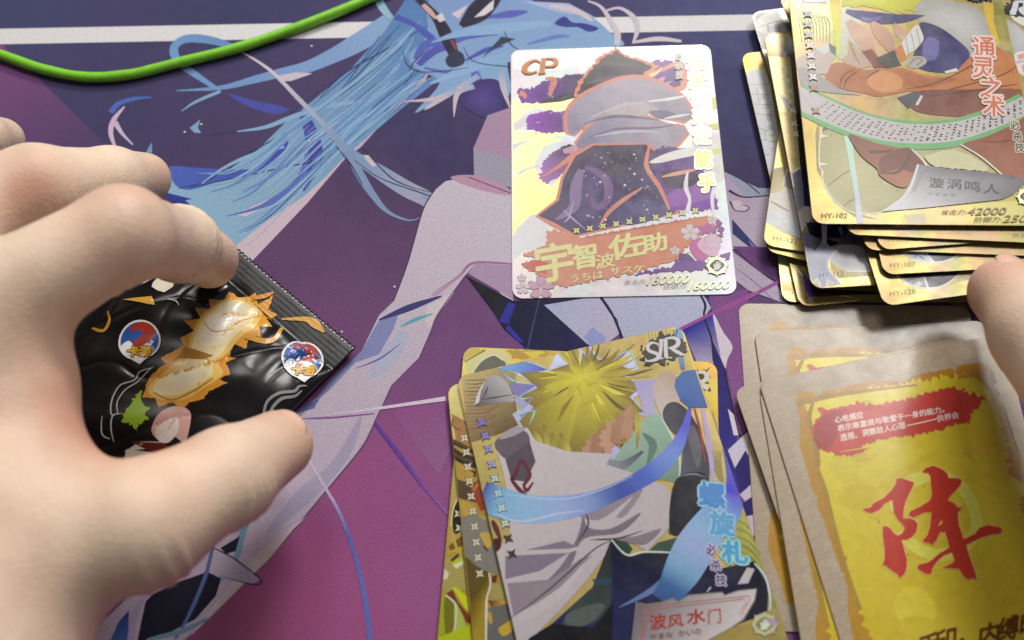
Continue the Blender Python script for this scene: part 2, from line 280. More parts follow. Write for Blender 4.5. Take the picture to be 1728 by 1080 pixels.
PRINTS = {
 'mat': [
  ["printed_design","P","7a4a7d",[-17709,24953,-16053,23721,-15643,23137,-14351,21731,-12047,19059,-9637,16355,-16265,15779],{"g":["4d3c66",-12346,18738,-15466,22973]}],
  ["printed_design","P","8f5f8e",[-5046,9764,-3828,9655,-1831,9853,-1908,8321,-2250,7704,-3444,9621],{"g":["8d4c86",-2794,9904,-2236,8024]}],
  ["printed_design","P","dcdadd",[-17985,24213,11885,21737,11746,21110,-17879,23558]],
  ["printed_design","R",["86a6cc","7f9cc8","7c9ccc","7296c4","6f8fc0"],[-2947,23013,881,-4270,22176,737,-5036,21753,580,-5831,21409,470,-6736,21244,362,-7487,21088,297,-8570,20874,169,-9963,20902,42]],
  ["printed_design","R",["5f86bd","6d92c4","7099c8","6f96c6"],[-7863,22123,65,-8398,22565,219,-9184,22892,331,-9824,22960,332,-10152,22654,286,-10001,22084,261,-9394,21474,214,-8682,20839,127]],
  ["printed_design","R","4a6ab8",[-10740,20728,42,-11321,20719,148,-11778,20582,190,-11992,20261,210]],
  ["printed_design","R","cfb4cc",[-11579,20447,63,-11873,19977,167,-11919,19466,144,-11674,18780,61]],
  ["printed_design","R","c9b6d0",[-11828,19883,167,-11566,19431,103,-11196,18973,41]],
  ["printed_design","P","8cb0cb",[-2487,24067,-1318,23939,-450,22109,-388,21263,-1915,20881,-4150,18177,-4660,17774,-5747,16366,-7351,14533,-7902,14979,-9115,16510,-9946,17006,-10170,17660,-9917,17912,-8141,17778,-7294,18405,-6510,19296,-5595,20106,-4470,21148,-3304,22609],{"g":["5f86b6",-3142,21435,-9115,16510]}],
  ["printed_design","S","7ea4c8",[-4299,19474,-3154,20964,-2353,22312,-3358,20288,-5038,18440,-6652,17311,-7886,16804,-6661,17738,-5403,18697]],
  ["printed_design","P","cdbac7",[-2123,20391,-1915,20881,-4150,18177,-4660,17774,-5747,16366,-7351,14533,-7888,15057,-6937,15848,-5838,16603,-5183,17250,-4587,17917,-3760,18706,-3006,19522],{"g":["c0a9bd",-2429,20192,-7461,14740]}],
  ["printed_design","P","c9bccb",[-7932,16148,-7166,16484,-6638,16660,-6898,16396,-7593,16054]],
  ["printed_design","P","c9bccb",[-6772,21154,-6169,21232,-5640,21130,-6353,20900,-6730,20939]],
  ["printed_design","S","3f46a0",[-6093,19748,-5739,19487,-5385,18585,-5309,17710,-5611,17082,-5911,16776,-5795,17652,-5879,18789]],
  ["printed_design","S","4048a8",[-9997,18027,-9195,17926,-8067,17749,-7383,17767,-6710,18347,-6389,18664,-6527,18242,-7376,17553,-8446,17362,-9294,17151,-9773,17367],{"g":["4b62b8",-9717,17615,-6675,18387]}],
  ["printed_design","S","4a4ea6",[-8334,20618,-7461,20253,-6709,19993,-6371,19777,-6851,19690,-7640,20043]],
  ["printed_design","P","2f3796",[-10263,17204,-9221,16810,-9451,16791,-9113,16468,-9655,16645]],
  ["printed_design","S","5a6cb6",[-5767,18514,-6114,17258,-7164,16422,-8212,16114,-7160,16278,-5930,16862]],
  ["printed_design","R","2b3564",[-3501,22386,22,-5037,20003,38,-6684,18826,49,-7936,18080,48,-8807,17419,38,-9693,17232,24]],
  ["printed_design","R","2b3564",[-3118,22393,22,-4094,21062,43,-5186,19905,50,-6139,19103,43,-7396,18199,24]],
  ["printed_design","R","2b3564",[-1799,22742,22,-3515,21712,52,-4660,21004,51,-5409,20156,25]],
  ["printed_design","R","2b3564",[-2402,20932,21,-3567,19175,37,-5039,17963,48,-6480,17677,47,-8089,17411,38,-9335,17239,24]],
  ["printed_design","R","2b3564",[-4470,21148,21,-5781,20125,35,-6696,19382,49,-7611,19186,49,-8526,19101,49,-9117,19161,37,-9250,19575,25]],
  ["printed_design","R","86a9cb",[-3553,19896,83,-5037,19821,165,-6146,19551,185,-7060,19219,143,-7977,19134,41]],
  ["printed_design","R","7fa8ca",[-8564,20734,127,-9333,20399,105,-9762,20079,21]],
  ["printed_design","P","7fa2c6",[-9463,19418,-9146,19699,-9203,19392,-9081,19179,-9304,19224]],
  ["printed_design","R","88aed0",[-6494,18412,80,-7398,18242,140,-8288,17857,99,-8982,17331,39]],
  ["printed_design","P","6f9ac4",[-10766,18623,-10612,19002,-10564,18603]],
  ["printed_design","R",["2b3564","33407a"],[-2793,22819,18,-3554,21960,33,-4207,21254,38,-4940,20543,32,-5656,19877,14]],
  ["printed_design","R",["a9b4cc","9db0cc"],[-2556,22598,13,-3191,21865,32,-3751,21262,47,-4337,20659,44,-4970,20046,12]],
  ["printed_design","R",["7fa6c8","7fa6c8"],[-1692,21595,13,-2531,20871,64,-3396,20180,91,-4294,19424,79,-5059,18765,12]],
  ["printed_design","R",["79a0c8","79a0c8"],[-5535,19716,12,-6432,18963,74,-7247,18171,85,-8101,17645,60,-9128,17717,12]],
  ["printed_design","R",["6386bd","6386bd"],[-1445,20835,13,-2081,20343,48,-2734,19853,53,-3392,19283,38,-4011,18736,12]],
  ["printed_design","R",["7fa6c8","7fa6c8"],[-2586,22410,13,-3144,21755,47,-3650,21205,89,-4172,20655,93,-4742,20090,12]],
  ["printed_design","R",["8eb2d0","8eb2d0"],[-3673,19229,12,-4228,18671,77,-4726,18144,85,-5277,17494,57,-5836,16819,12]],
  ["printed_design","R",["6386bd","6386bd"],[-2956,20012,12,-3696,19446,81,-4384,18912,104,-4993,18430,82,-5626,17857,12]],
  ["printed_design","R",["a9b4cc","9db0cc"],[-4984,18073,12,-5680,17179,48,-6304,16367,48,-6903,15654,31,-7516,15048,11]],
  ["printed_design","R",["84a9cc","84a9cc"],[-4788,20227,12,-5568,19507,59,-6257,18844,58,-6899,18105,35,-7551,17534,12]],
  ["printed_design","R",["6a90c2","6a90c2"],[-2504,20449,13,-3647,19458,132,-4667,18499,137,-5656,17435,80,-6582,16405,12]],
  ["printed_design","R",["7fa6c8","7fa6c8"],[-1322,20830,13,-2084,20194,83,-2879,19526,76,-3667,18795,37,-4315,18130,12]],
  ["printed_design","R",["2b3564","33407a"],[-2160,20968,17,-3227,20074,32,-4311,19098,37,-5208,18238,30,-6156,17172,14]],
  ["printed_design","R",["79a0c8","79a0c8"],[-1397,20861,13,-1944,20364,91,-2519,19879,104,-3097,19325,72,-3668,18765,12]],
  ["printed_design","R",["8eb2d0","8eb2d0"],[-2064,20822,13,-2805,20229,102,-3561,19576,130,-4281,18929,98,-4898,18346,12]],
  ["printed_design","R",["a9b4cc","9db0cc"],[-4975,19143,12,-5741,18442,51,-6501,17630,46,-7216,16991,25,-7998,16649,12]],
  ["printed_design","R",["84a9cc","84a9cc"],[-4907,19194,12,-5640,18626,78,-6364,17938,83,-7054,17373,53,-7755,16984,12]],
  ["printed_design","R",["84a9cc","84a9cc"],[-2161,22889,13,-2709,22211,141,-3223,21596,160,-3703,21055,105,-4214,20507,13]],
  ["printed_design","R",["6386bd","6386bd"],[-5007,18201,12,-5754,17349,83,-6435,16584,106,-7092,15951,81,-7780,15485,11]],
  ["printed_design","R",["8eb2d0","8eb2d0"],[-5146,18867,12,-5796,18240,100,-6443,17547,99,-7048,16995,55,-7687,16616,12]],
  ["printed_design","R",["6a90c2","6a90c2"],[-2230,20597,13,-2987,20017,117,-3762,19356,144,-4457,18745,105,-5089,18169,12]],
  ["printed_design","R",["84a9cc","84a9cc"],[-3652,19758,12,-4223,19188,114,-4690,18684,104,-5152,18173,48,-5655,17541,12]],
  ["printed_design","R",["a9b4cc","9db0cc"],[-5736,19157,12,-6195,18616,35,-6642,18029,45,-7088,17525,38,-7530,17052,12]],
  ["printed_design","R",["7fa6c8","7fa6c8"],[-1773,20667,13,-3017,19836,104,-4231,18905,131,-5277,18048,100,-6338,17057,12]],
  ["printed_design","R",["2b3564","33407a"],[-2753,21935,17,-3770,21011,33,-4849,20086,37,-5814,19288,31,-6670,18480,14]],
  ["printed_design","R",["79a0c8","79a0c8"],[-5205,19180,12,-5894,18651,73,-6559,18043,80,-7202,17559,55,-7858,17218,12]],
  ["printed_design","R",["6386bd","6386bd"],[-1048,21198,13,-1557,20662,113,-2172,20142,140,-2786,19602,102,-3398,19005,12]],
  ["printed_design","R",["84a9cc","84a9cc"],[-4422,19752,12,-5287,19018,89,-6089,18262,91,-6864,17504,54,-7626,16940,12]],
  ["printed_design","R",["6a90c2","6a90c2"],[-1451,22525,13,-1969,22077,75,-2487,21625,118,-2998,21221,108,-3499,20833,13]],
  ["printed_design","R",["a9b4cc","9db0cc"],[-3032,20629,13,-4117,19773,45,-5107,18976,56,-6014,18169,44,-6885,17373,12]],
  ["printed_design","R",["79a0c8","79a0c8"],[-2730,21011,13,-3269,20555,45,-3832,20068,95,-4404,19571,104,-4907,19125,12]],
  ["printed_design","R",["6a90c2","6a90c2"],[-2761,21135,13,-3474,20412,74,-4244,19633,87,-4915,18930,63,-5535,18227,12]],
  ["printed_design","R",["6386bd","6386bd"],[-3554,19883,12,-4240,19331,66,-4828,18844,97,-5394,18369,86,-5977,17785,12]],
  ["printed_design","R",["84a9cc","84a9cc"],[-6369,19175,12,-6991,18508,119,-7633,17980,99,-8332,17685,37,-9130,17721,12]],
  ["printed_design","R",["84a9cc","84a9cc"],[-4029,20709,13,-5275,19711,73,-6310,18886,106,-7260,18033,93,-8272,17588,12]],
  ["printed_design","R",["84a9cc","84a9cc"],[-1543,20809,13,-2640,19978,44,-3749,19028,88,-4679,18164,93,-5668,17105,12]],
  ["printed_design","R",["2b3564","33407a"],[-3626,20510,17,-4445,19754,32,-5162,19083,37,-5822,18419,31,-6478,17663,14]],
  ["printed_design","R",["79a0c8","79a0c8"],[-4350,18497,12,-5248,17659,136,-6151,16744,129,-6959,16004,65,-7816,15545,11]],
  ["printed_design","R",["6386bd","6386bd"],[-5737,18815,12,-6306,18111,78,-6864,17456,90,-7408,16878,63,-8030,16591,12]],
  ["printed_design","R",["8eb2d0","8eb2d0"],[-3693,18995,12,-4697,18204,81,-5743,17245,107,-6680,16411,86,-7634,15908,11]],
  ["printed_design","R",["6386bd","6386bd"],[-6245,19013,12,-6808,18272,129,-7385,17648,124,-8005,17207,64,-8695,17001,12]],
  ["printed_design","R",["6386bd","6386bd"],[-4800,19098,12,-5541,18546,71,-6282,17872,100,-6982,17318,85,-7685,16931,12]],
  ["printed_design","R",["6a90c2","6a90c2"],[-4850,20111,12,-5639,19497,138,-6351,18930,130,-7004,18310,65,-7671,17858,12]],
  ["printed_design","R",["a9b4cc","9db0cc"],[-2962,21530,13,-3683,20833,38,-4463,20108,41,-5198,19428,30,-5841,18832,12]],
  ["printed_design","R",["84a9cc","84a9cc"],[-3079,21710,13,-4174,20778,115,-5359,19826,110,-6343,19062,57,-7225,18236,12]],
  ["printed_design","R",["6a90c2","6a90c2"],[-3087,20334,13,-3738,19792,122,-4386,19245,127,-4924,18774,74,-5463,18282,12]],
  ["printed_design","R",["84a9cc","84a9cc"],[-2979,20959,13,-3940,20136,68,-4895,19310,79,-5711,18586,58,-6515,17728,12]],
  ["printed_design","R",["8eb2d0","8eb2d0"],[-2084,20619,13,-2668,20240,114,-3253,19827,125,-3844,19386,81,-4392,18971,12]],
  ["printed_design","R",["2b3564","33407a"],[-4658,18349,16,-5426,17543,31,-6176,16721,35,-6852,16008,29,-7571,15533,13]],
  ["printed_design","R",["6386bd","6386bd"],[-2039,20907,13,-2864,20194,87,-3710,19408,92,-4468,18664,57,-5169,17917,12]],
  ["printed_design","R",["a9b4cc","9db0cc"],[-4254,19458,12,-5111,18656,31,-5953,17749,43,-6754,16896,40,-7558,16292,12]],
  ["printed_design","R",["8eb2d0","8eb2d0"],[-6216,19022,12,-6821,18311,54,-7436,17726,76,-8097,17344,66,-8838,17237,12]],
  ["printed_design","R",["d3c4d0","cfc3cf","a9aec2","8398ba","7d95b8","98a0bc","a99fb6","9da3bd"],[-7904,22199,43,-7024,21416,107,-6061,20154,146,-5221,19010,183,-4460,17991,298,-3608,17221,469,-2565,16364,537,-1359,15753,454,302,15469,376]],
  ["printed_design","R","7b92b6",[-4532,18041,239,-4216,17239,274,-3802,16403,211,-3374,15786,114,-2772,15444,56,-2384,15527,19]],
  ["printed_design","R","8a9bbd",[-2356,16261,268,-1519,16055,171,-461,16075,152,397,16238,96]],
  ["printed_design","R","93a3bf",[-2294,16049,305,-1552,15406,225,-796,14932,130,246,14732,56]],
  ["printed_design","R","2d2f55",[-4354,17722,20,-3612,17010,31,-2562,16447,42,-1523,15973,34,308,15549,26]],
  ["printed_design","R","2d2f55",[-4929,18299,20,-4499,17629,43,-4115,16808,27]],
  ["printed_design","R","2d2f55",[-2221,16124,19,-1386,15249,34,-540,14867,36,249,14771,26]],
  ["printed_design","R","2d2f55",[-2559,16530,19,-1337,16161,42,362,16242,27]],
  ["printed_design","R","2d2f55",[-4096,18128,20,-3256,16975,43,-2559,16530,27]],
  ["printed_design","P","cbb9c4",[-4100,17869,-3920,17851,-3675,17440,-3819,17412]],
  ["printed_design","S","86a8cd",[-1610,23971,1203,23665,1647,23164,2690,22952,3406,22429,3903,21767,4212,21182,2326,21191,667,21223,566,19882,275,19456,-208,19962,-564,20229,-1171,20016,-1802,19625,-2461,19286,-1639,20341,-2290,20920,-2572,21493,-1972,22271],{"g":["7d98c6",-1161,23168,161,19924]}],
  ["printed_design","P","a9b4d8",[1179,23365,2705,23100,3500,22419,2289,22796]],
  ["printed_design","R","5560b2",[-2387,21355,128,-1987,21910,345,-1222,21950,302,-643,22081,216,312,22077,65]],
  ["printed_design","R","4f56a6",[-2283,21108,212,-1713,21641,300,-1046,21690,86]],
  ["printed_design","R","5560b4",[-23,22798,88,753,22863,307,1334,22899,88]],
  ["printed_design","R","4d57ae",[-889,21079,42,-110,21472,192,466,21578,43]],
  ["printed_design","R","5a62b4",[-2100,20971,85,-1284,20722,126,-300,20853,42]],
  ["printed_design","R","5a63b6",[-533,20737,210,-459,20103,373,-605,19547,103]],
  ["printed_design","R","6a7cc0",[1225,21570,64,2193,21780,172,2607,21736,43]],
  ["printed_design","R","4a56ae",[-2943,23161,221,-2338,22751,175,-1788,22106,259]],
  ["printed_design","R","29263a",[-2294,23995,225,-1652,23022,308,-1360,22255,434,-1136,21413,341]],
  ["printed_design","R","29263a",[271,23716,670,-279,23024,793,-847,22542,218]],
  ["printed_design","R","c9a49e",[-2037,23563,156,-1817,23239,177,-1637,22922,88]],
  ["printed_design","R","8a4450",[-1182,21994,108,-1051,21595,86]],
  ["printed_design","P","d3c9d2",[-1652,23022,-1433,23148,-1332,22840,-1528,22762]],
  ["printed_design","P","d0c3cc",[-1128,23065,-567,23404,-907,22844]],
  ["printed_design","P","d3ccd6",[173,23424,295,23511,230,23118,-55,22900,-406,22839]],
  ["printed_design","S","30354c",[-1409,21252,-1091,21552,-835,21382,-856,21005,-1275,20908]],
  ["printed_design","P","3a4050",[-283,21134,418,21969,865,21824,158,21515]],
  ["printed_design","R",["86a8d0","8cadd2"],[-1832,21966,43,-825,22246,303,519,22298,434,2054,22329,217]],
  ["printed_design","R",["8fb0d4","84a6cf"],[-1939,20325,63,-909,20729,336,242,21079,423,731,21074,296]],
  ["printed_design","S","3b3e8a",[2167,22317,2499,22576,2741,22304,3152,22211,3546,21974,3229,21863,2891,22093,2513,22133]],
  ["printed_design","R","cbbec6",[2083,23067,132,2866,22784,219,3390,22284,108]],
  ["printed_design","F","5a4a92",[-382,19569,-1045,19592,-638,20236,183,20244,332,19225,-172,18829,-705,19107],{"b":"38306a","s":1}],
  ["printed_design","R",["8aa6cc","c3b4c2","cbb9c0"],[-398,20490,209,-1134,20012,193,-1936,19503,130,-2164,19346,20]],
  ["printed_design","R",["8aa6cc","c3b4c2","cbb9c0"],[-1132,20058,207,-1704,19751,185,-2815,19729,21]],
  ["printed_design","R",["8aa6cc","c3b4c2","cbb9c0"],[-572,20091,207,-1104,19871,186,-1262,18985,20]],
  ["printed_design","R",["8aa6cc","c3b4c2","cbb9c0"],[321,20601,210,345,19905,186,505,19072,20]],
  ["printed_design","R","2f3568",[-2756,21680,21,-2585,21092,35,-2032,20800,35,-715,20826,21]],
  ["printed_design","R","2f3568",[-819,21666,21,-513,21064,35,408,20779,35,706,20748,21]],
  ["printed_design","R","2f3568",[512,22201,22,698,21626,43,944,21384,21]],
  ["printed_design","R","2f3568",[-1918,21735,21,-2391,21261,43,-2591,20905,21]],
  ["printed_design","R","c9bfcb",[3328,23132,66,3721,22840,110,3989,22171,173,4115,21623,214,4032,21249,170]],
  ["printed_design","R","c9bfcb",[3894,22673,87,4324,22725,109,4699,22339,174,4788,21842,172,4560,21240,64]],
  ["printed_design","R","cbc2cc",[4566,21287,85,5367,21346,192,6099,21173,106]],
  ["printed_design","R",["93b8cc","8fb2ca"],[-3545,24080,270,-3379,23608,268,-3100,23079,221]],
  ["printed_design","P","a88aa6",[-219,18945,588,19199,438,17243,-728,17789]],
  ["printed_design","P","9a97aa",[-728,17789,438,17243,362,16242,-774,16729]],
  ["printed_design","P","b5a5b8",[-1961,16408,-1629,16688,-950,16768,349,16078,61,12315,-916,13805,-1207,13487,-2040,12344,-2280,11798,-2622,11057,-3427,10288,-3833,9419,-4227,8638,-5218,7481,-6025,6583,-6574,5930,-7905,4687,-8985,3783,-11484,3983,-8564,6675,-6943,8760,-6008,9679,-5045,10451,-4222,11381,-3706,12443,-3295,12832,-2853,14028,-2340,15767],{"g":["c3b9c8",-836,15702,-7491,6584]}],
  ["printed_design","S","b78fa8",[-1482,16800,-769,16813,90,16393,238,16006,-797,16356]],
  ["printed_design","S","cdbfc8",[-2365,12541,-1936,12780,-1537,13024,-2040,12325,-2358,11896]],
  ["printed_design","R",["b79ab4","a0709a","9a6a98"],[-2183,12897,178,-1395,13466,90,-948,13847,91,167,13702,54]],
  ["printed_design","P","a98fae",[-1137,13519,-915,13824,164,13664,81,12573]],
  ["printed_design","R","4a3050",[-1961,16408,29,-2340,15767,41,-2853,14028,39,-3295,12832,27]],
  ["printed_design","R","6a4a78",[-1207,13487,27,-2040,12344,38,-2280,11798,38,-2622,11057,26]],
  ["printed_design","R","4a3a55",[-950,16768,29,346,16037,29]],
  ["printed_design","R","5f4a6c",[-3429,10219,25,-3833,9419,33,-4227,8638,40,-5218,7481,31,-6574,5930,23]],
  ["printed_design","P","7f86b4",[-3709,12296,-3100,12609,-3318,11967,-3731,11247,-4390,11058,-5045,10364,-5688,9821,-5045,10625,-4222,11381]],
  ["printed_design","S","aeb0c8",[-3122,11876,-2896,11674,-3413,10829,-4071,10538,-3732,11212]],
  ["printed_design","R","5560a8",[-3132,11515,17,-3734,11105,51,-4392,10882,17]],
  ["printed_design","P","5a6aa6",[-6168,9693,-5368,10100,-5528,9806]],
  ["printed_design","R","3a3a70",[-3709,12296,53,-2866,12587,212,-1931,12873,53]],
  ["printed_design","R","5fa0b4",[-3117,12021,35,-2712,12203,122,-2207,12341,35]],
  ["printed_design","S","a39ab4",[-5047,8268,-4246,9523,-4576,8390,-5665,7205,-6726,6520,-5978,7547]],
  ["printed_design","R",["7fa0b4","6c90a8","7296a8"],[-6454,8067,255,-7128,7173,218,-7365,6497,184,-7537,5831,151,-8180,5145,178]],
  ["printed_design","P","c3b3b8",[-5662,6892,-6025,6583,-6574,5930,-7905,4687,-8566,4100,-7591,5316,-6865,6075]],
  ["printed_design","P","0e0e26",[-9876,3994,-9724,5053,-9557,5214,-8916,5470,-8207,5663,-7852,5470,-7952,5053,-8443,4516,-9017,4263,-9595,4140]],
  ["printed_design","P","0e0e26",[-7902,6238,-7411,6501,-7503,6129,-7743,6073]],
  ["printed_design","P","b3a6b6",[-8070,6252,-7510,5918,-6860,5359,-7036,5256,-7490,5396,-8161,5659],{"g":["9a8ca4",-6994,5340,-8150,6032]}],
  ["printed_design","R","2a2238",[-8070,6252,31,-7510,5918,38,-6829,5342,30,-7036,5256,30,-7748,5477,15]],
  ["printed_design","R","54629a",[-8089,6329,92,-8259,5519,105,-8625,4602,88,-8917,4086,72]],
  ["printed_design","R","6b8aa0",[-9593,4112,87,-8723,4268,131,-8148,4506,73]],
  ["printed_design","P","2b3a86",[-10606,3983,-10369,4601,-10125,4868,-10077,3940],{"g":["4060a0",-10318,4030,-10164,4799]}],
  ["printed_design","R","a594b4",[-9680,5268,90,-9970,4784,177,-10021,3978,174]],
  ["printed_design","P","1d1d4c",[-1208,13468,78,12536,2469,12369,2294,10805,384,10979,-250,11702,-525,12277],{"g":["131330",-231,11974,1868,11416]}],
  ["printed_design","P","15151f",[-1208,13468,-52,12585,-526,12518]],
  ["printed_design","R","2c2c90",[39,12465,211,-237,11883,278]],
  ["printed_design","P","2f34a0",[-110,11817,274,11239,144,11251,-186,11678]],
  ["printed_design","R","3a4078",[813,12523,35,354,11017,51]],
  ["printed_design","P","b6aec6",[929,12327,2479,12461,3008,11312,2294,10805,1993,11046],{"g":["a9aed0",1302,12385,2317,11016]}],
  ["printed_design","P","8f9acb",[1935,11266,2210,11530,2532,11175,2378,10833,2136,10855]],
  ["printed_design","P","aeb0cc",[2479,12461,5377,12283,5551,11804,5115,11334,4467,11177,2965,10957,2921,11682],{"g":["b3b6d2",5281,12199,3008,11312]}],
  ["printed_design","R","1d1d38",[2512,12458,88,2757,11972,70,2899,11502,69,2982,11098,85]],
  ["printed_design","P","b9b1c6",[4640,11233,5463,11666,5600,11799,5562,12080,5377,12283,6101,12122,5725,10351,5501,9675,4953,10071],{"g":["4b44a0",5248,10926,5186,10015]}],
  ["printed_design","P","8a5590",[5549,12211,6663,12292,6049,8777,5679,8643,5677,10355,5559,11438],{"g":["7d4d88",6101,12122,5707,8808]}],
  ["printed_design","S","d3c8d4",[5571,11619,5760,11058,5944,10596,5758,10260,5606,9925,5574,10718]],
  ["printed_design","P","37308a",[5427,10821,5654,9921,5624,8316,5631,6551,5104,6596,5296,9694],{"g":["282066",5485,10373,5362,7686]}],
  ["printed_design","R","1d1a34",[5295,12290,53,5402,11910,70,5313,11552,52,5409,10911,51,5362,10208,50]],
  ["printed_design","R","1d1a34",[5620,10011,33,5645,8813,49,5706,8063,48,5950,8205,48]],
  ["printed_design","P","dccfd8",[5520,8824,5648,8646,5675,8065,5552,8076]],
  ["printed_design","P","cfc6d8",[5331,7689,5941,8157,5885,7479,5681,7018,5435,7198]],
  ["printed_design","P","2d256c",[5435,7198,5790,7649,5888,7319,5751,6541,5450,6567]],
  ["printed_design","P","c9bcd2",[5437,6490,5822,6770,5770,6306,5577,6245]],
  ["printed_design","P","2a2268",[5458,6256,5795,6444,5733,5925,5490,5915]],
  ["printed_design","P","cbb6d0",[5490,5915,5753,5954,5742,5469,5581,5408]],
  ["printed_design","R","9a4f94",[4467,11177,94,5522,11624,95,6625,12073,96,7840,12519,97]],
  ["printed_design","P","b6a9b8",[6640,16204,7842,15260,7519,13504,6383,13612],{"g":["aa98b2",6849,15562,7352,13520]}],
  ["printed_design","P","9099ae",[6702,16156,7543,15535,7886,15501,7835,15220,7072,15335]],
  ["printed_design","R","2a2a4a",[6674,16200,19,7200,15774,38,7541,15330,38]],
  ["printed_design","R","2a2a4a",[6670,15538,94,7061,15275,56,7842,15260,38]],
  ["printed_design","P","2c2f66",[6596,14575,7159,13577,7012,13514,6531,14086]],
  ["printed_design","P","6a6fa8",[6938,13871,7125,13580,7018,13552]],
  ["printed_design","P","b3a7b8",[6463,14093,6801,13669,6517,13600]],
  ["printed_design","P","c3b4c0",[6678,15171,6890,15190,7122,14925,6999,14816,6734,14882]],
  ["printed_design","R","2d2438",[6644,15174,56,6730,14862,28,7030,14793,28,7156,14922,28,6931,15024,19]],
  ["printed_design","P","b3a6ba",[6434,13511,7477,12366,7683,11697,6656,12256,6292,12665],{"g":["aea0b6",6453,13220,7538,11803]}],
  ["printed_design","R","7a7296",[6415,12995,18,6909,12456,35,7368,11782,17]],
  ["printed_design","P","5a3a6c",[6463,13682,7693,13526,7641,12350,7057,12820],{"g":["6a3f78",6517,13600,7676,12534]}],
  ["printed_design","R","9a4f94",[5904,11735,104,6615,12018,105,7758,12527,106]],
  ["printed_design","R",["a9a0c0","cfc3d6","d8c9dc"],[-6006,9578,49,-5046,9594,66,-3860,9658,83,-2961,9714,99,-1963,9779,132]],
  ["printed_design","R","8a4a9c",[-5926,9554,16,-5046,9510,49,-3895,9526,33]],
  ["printed_design","R",["5c3c9a","63409f","8f62ac"],[-3884,9255,82,-3318,8411,112,-2724,7505,78,-2055,6617,61]],
  ["printed_design","R",["c9bcd0","b9a9cc","5a62b0","5f6ab4","5b66b2"],[-5644,8353,64,-5172,7509,78,-4818,6821,93,-4447,5723,105,-4222,4674,132,-4094,3529,128]],
  ["printed_design","D","d9d6e2",[-9099,19515,37]],
  ["printed_design","D","d9d6e2",[-5685,22229,39]],
  ["printed_design","D","d9d6e2",[-9601,19276,36]],
  ["printed_design","D","d9d6e2",[-5730,18553,36]],
  ["printed_design","D","d9d6e2",[-3248,13298,32]],
  ["printed_design","D","d9d6e2",[-4761,12026,31]],
 ],
 'CP': [
  ["artwork","P","cfccd0",[-3094,4349,3143,4392,3159,3852,2452,3679,570,3842,-1177,3704,-2371,3448,-3066,3669],{"g":["e4e2e4",-555,4294,-1331,3388],"f":0.5}],
  ["artwork","P","d6d3d6",[-2838,4280,-2661,4374,-2471,4247,-2601,4011,-2776,4077],{"f":0.6}],
  ["artwork","P","bdbac0",[-2478,4283,-2300,4378,-2111,4250,-2244,3915,-2417,4081],{"f":0.6}],
  ["artwork","P","d6d3d6",[-2118,4287,-1940,4381,-1751,4254,-1888,3819,-2058,4084],{"f":0.6}],
  ["artwork","P","bdbac0",[-1758,4290,-1580,4385,-1392,4257,-1526,4022,-1699,4088],{"f":0.6}],
  ["artwork","P","d6d3d6",[-1399,4294,-1220,4388,-1032,4261,-1170,3926,-1341,4091],{"f":0.6}],
  ["artwork","P","bdbac0",[-1039,4297,-860,4392,-673,4265,-816,3830,-982,4095],{"f":0.6}],
  ["artwork","P","d6d3d6",[-680,4301,-501,4395,-315,4268,-452,4033,-624,4099],{"f":0.6}],
  ["artwork","P","bdbac0",[-321,4304,-141,4399,44,4272,-99,3937,-266,4102],{"f":0.6}],
  ["artwork","P","d6d3d6",[38,4308,218,4402,402,4275,253,3841,92,4106],{"f":0.6}],
  ["artwork","P","bdbac0",[396,4311,577,4406,761,4279,621,4043,449,4109],{"f":0.6}],
  ["artwork","P","d6d3d6",[755,4315,935,4409,1119,4282,972,3948,807,4113],{"f":0.6}],
  ["artwork","P","bdbac0",[1113,4319,1294,4413,1476,4286,1322,3852,1164,4116],{"f":0.6}],
  ["artwork","P","d6d3d6",[1471,4322,1652,4416,1834,4289,1691,4054,1521,4120],{"f":0.6}],
  ["artwork","P","bdbac0",[1829,4326,2010,4420,2191,4293,2040,3958,1878,4124],{"f":0.6}],
  ["artwork","P","d6d3d6",[2186,4329,2368,4423,2549,4296,2388,3863,2234,4127],{"f":0.6}],
  ["artwork","P","bdbac0",[2544,4333,2726,4427,2906,4300,2759,4065,2591,4131],{"f":0.6}],
  ["artwork","P","d6d3d6",[2901,4336,3083,4430,3262,4303,3106,3969,2947,4134],{"f":0.6}],
  ["artwork","P","e9e690",[-3129,2387,-2619,2601,-1991,2696,-1712,2591,-2310,2361,-824,2543,-987,2318,-1456,2238,-871,2087,-1773,1983,-2391,2116,-2782,1901,-2987,1532,-2912,1288,-1866,1311,-871,1225,-1987,1019,-1600,915,-2184,695,-2500,-19,-1950,-744,-1365,82,-1147,-147,-1475,-1106,-2375,-1650,-2748,-1930,-3118,-2426],{"g":["ece9a8",-3005,2871,-2507,-1025],"f":0.35}],
  ["artwork","P","eceaec",[-3111,1461,-3032,1627,-2705,1842,-2694,1523,-2942,1344,-3019,1272]],
  ["artwork","P","eceaec",[-3114,814,-2562,963,-2793,805,-3116,586]],
  ["artwork","S","efeef0",[-2985,-255,-2833,-99,-2272,64,-2425,-66,-2652,-122,-2842,-259]],
  ["artwork","P","eceaf0",[-3133,-2425,-3006,-2126,-2597,-1695,-2078,-1521,-2067,-2785,-2758,-2851,-3108,-3171]],
  ["artwork","P","3a2148",[-2917,2534,-2930,2823,-2803,2935,-2694,2874,-2379,2941,-2219,3110,-1664,3268,-1188,3369,-871,3398,-411,3089,-667,2557,-1683,2494,-2388,2306,-2817,2320],{"g":["7a2fa8",-2820,2865,-797,2798],"r":0.35}],
  ["artwork","R","de8d72",[-2884,2706,205,-2743,2643,164,-2698,2488,41]],
  ["artwork","R","d98a78",[-2074,3242,83,-1808,3175,207,-1895,2799,164,-1931,2559,61]],
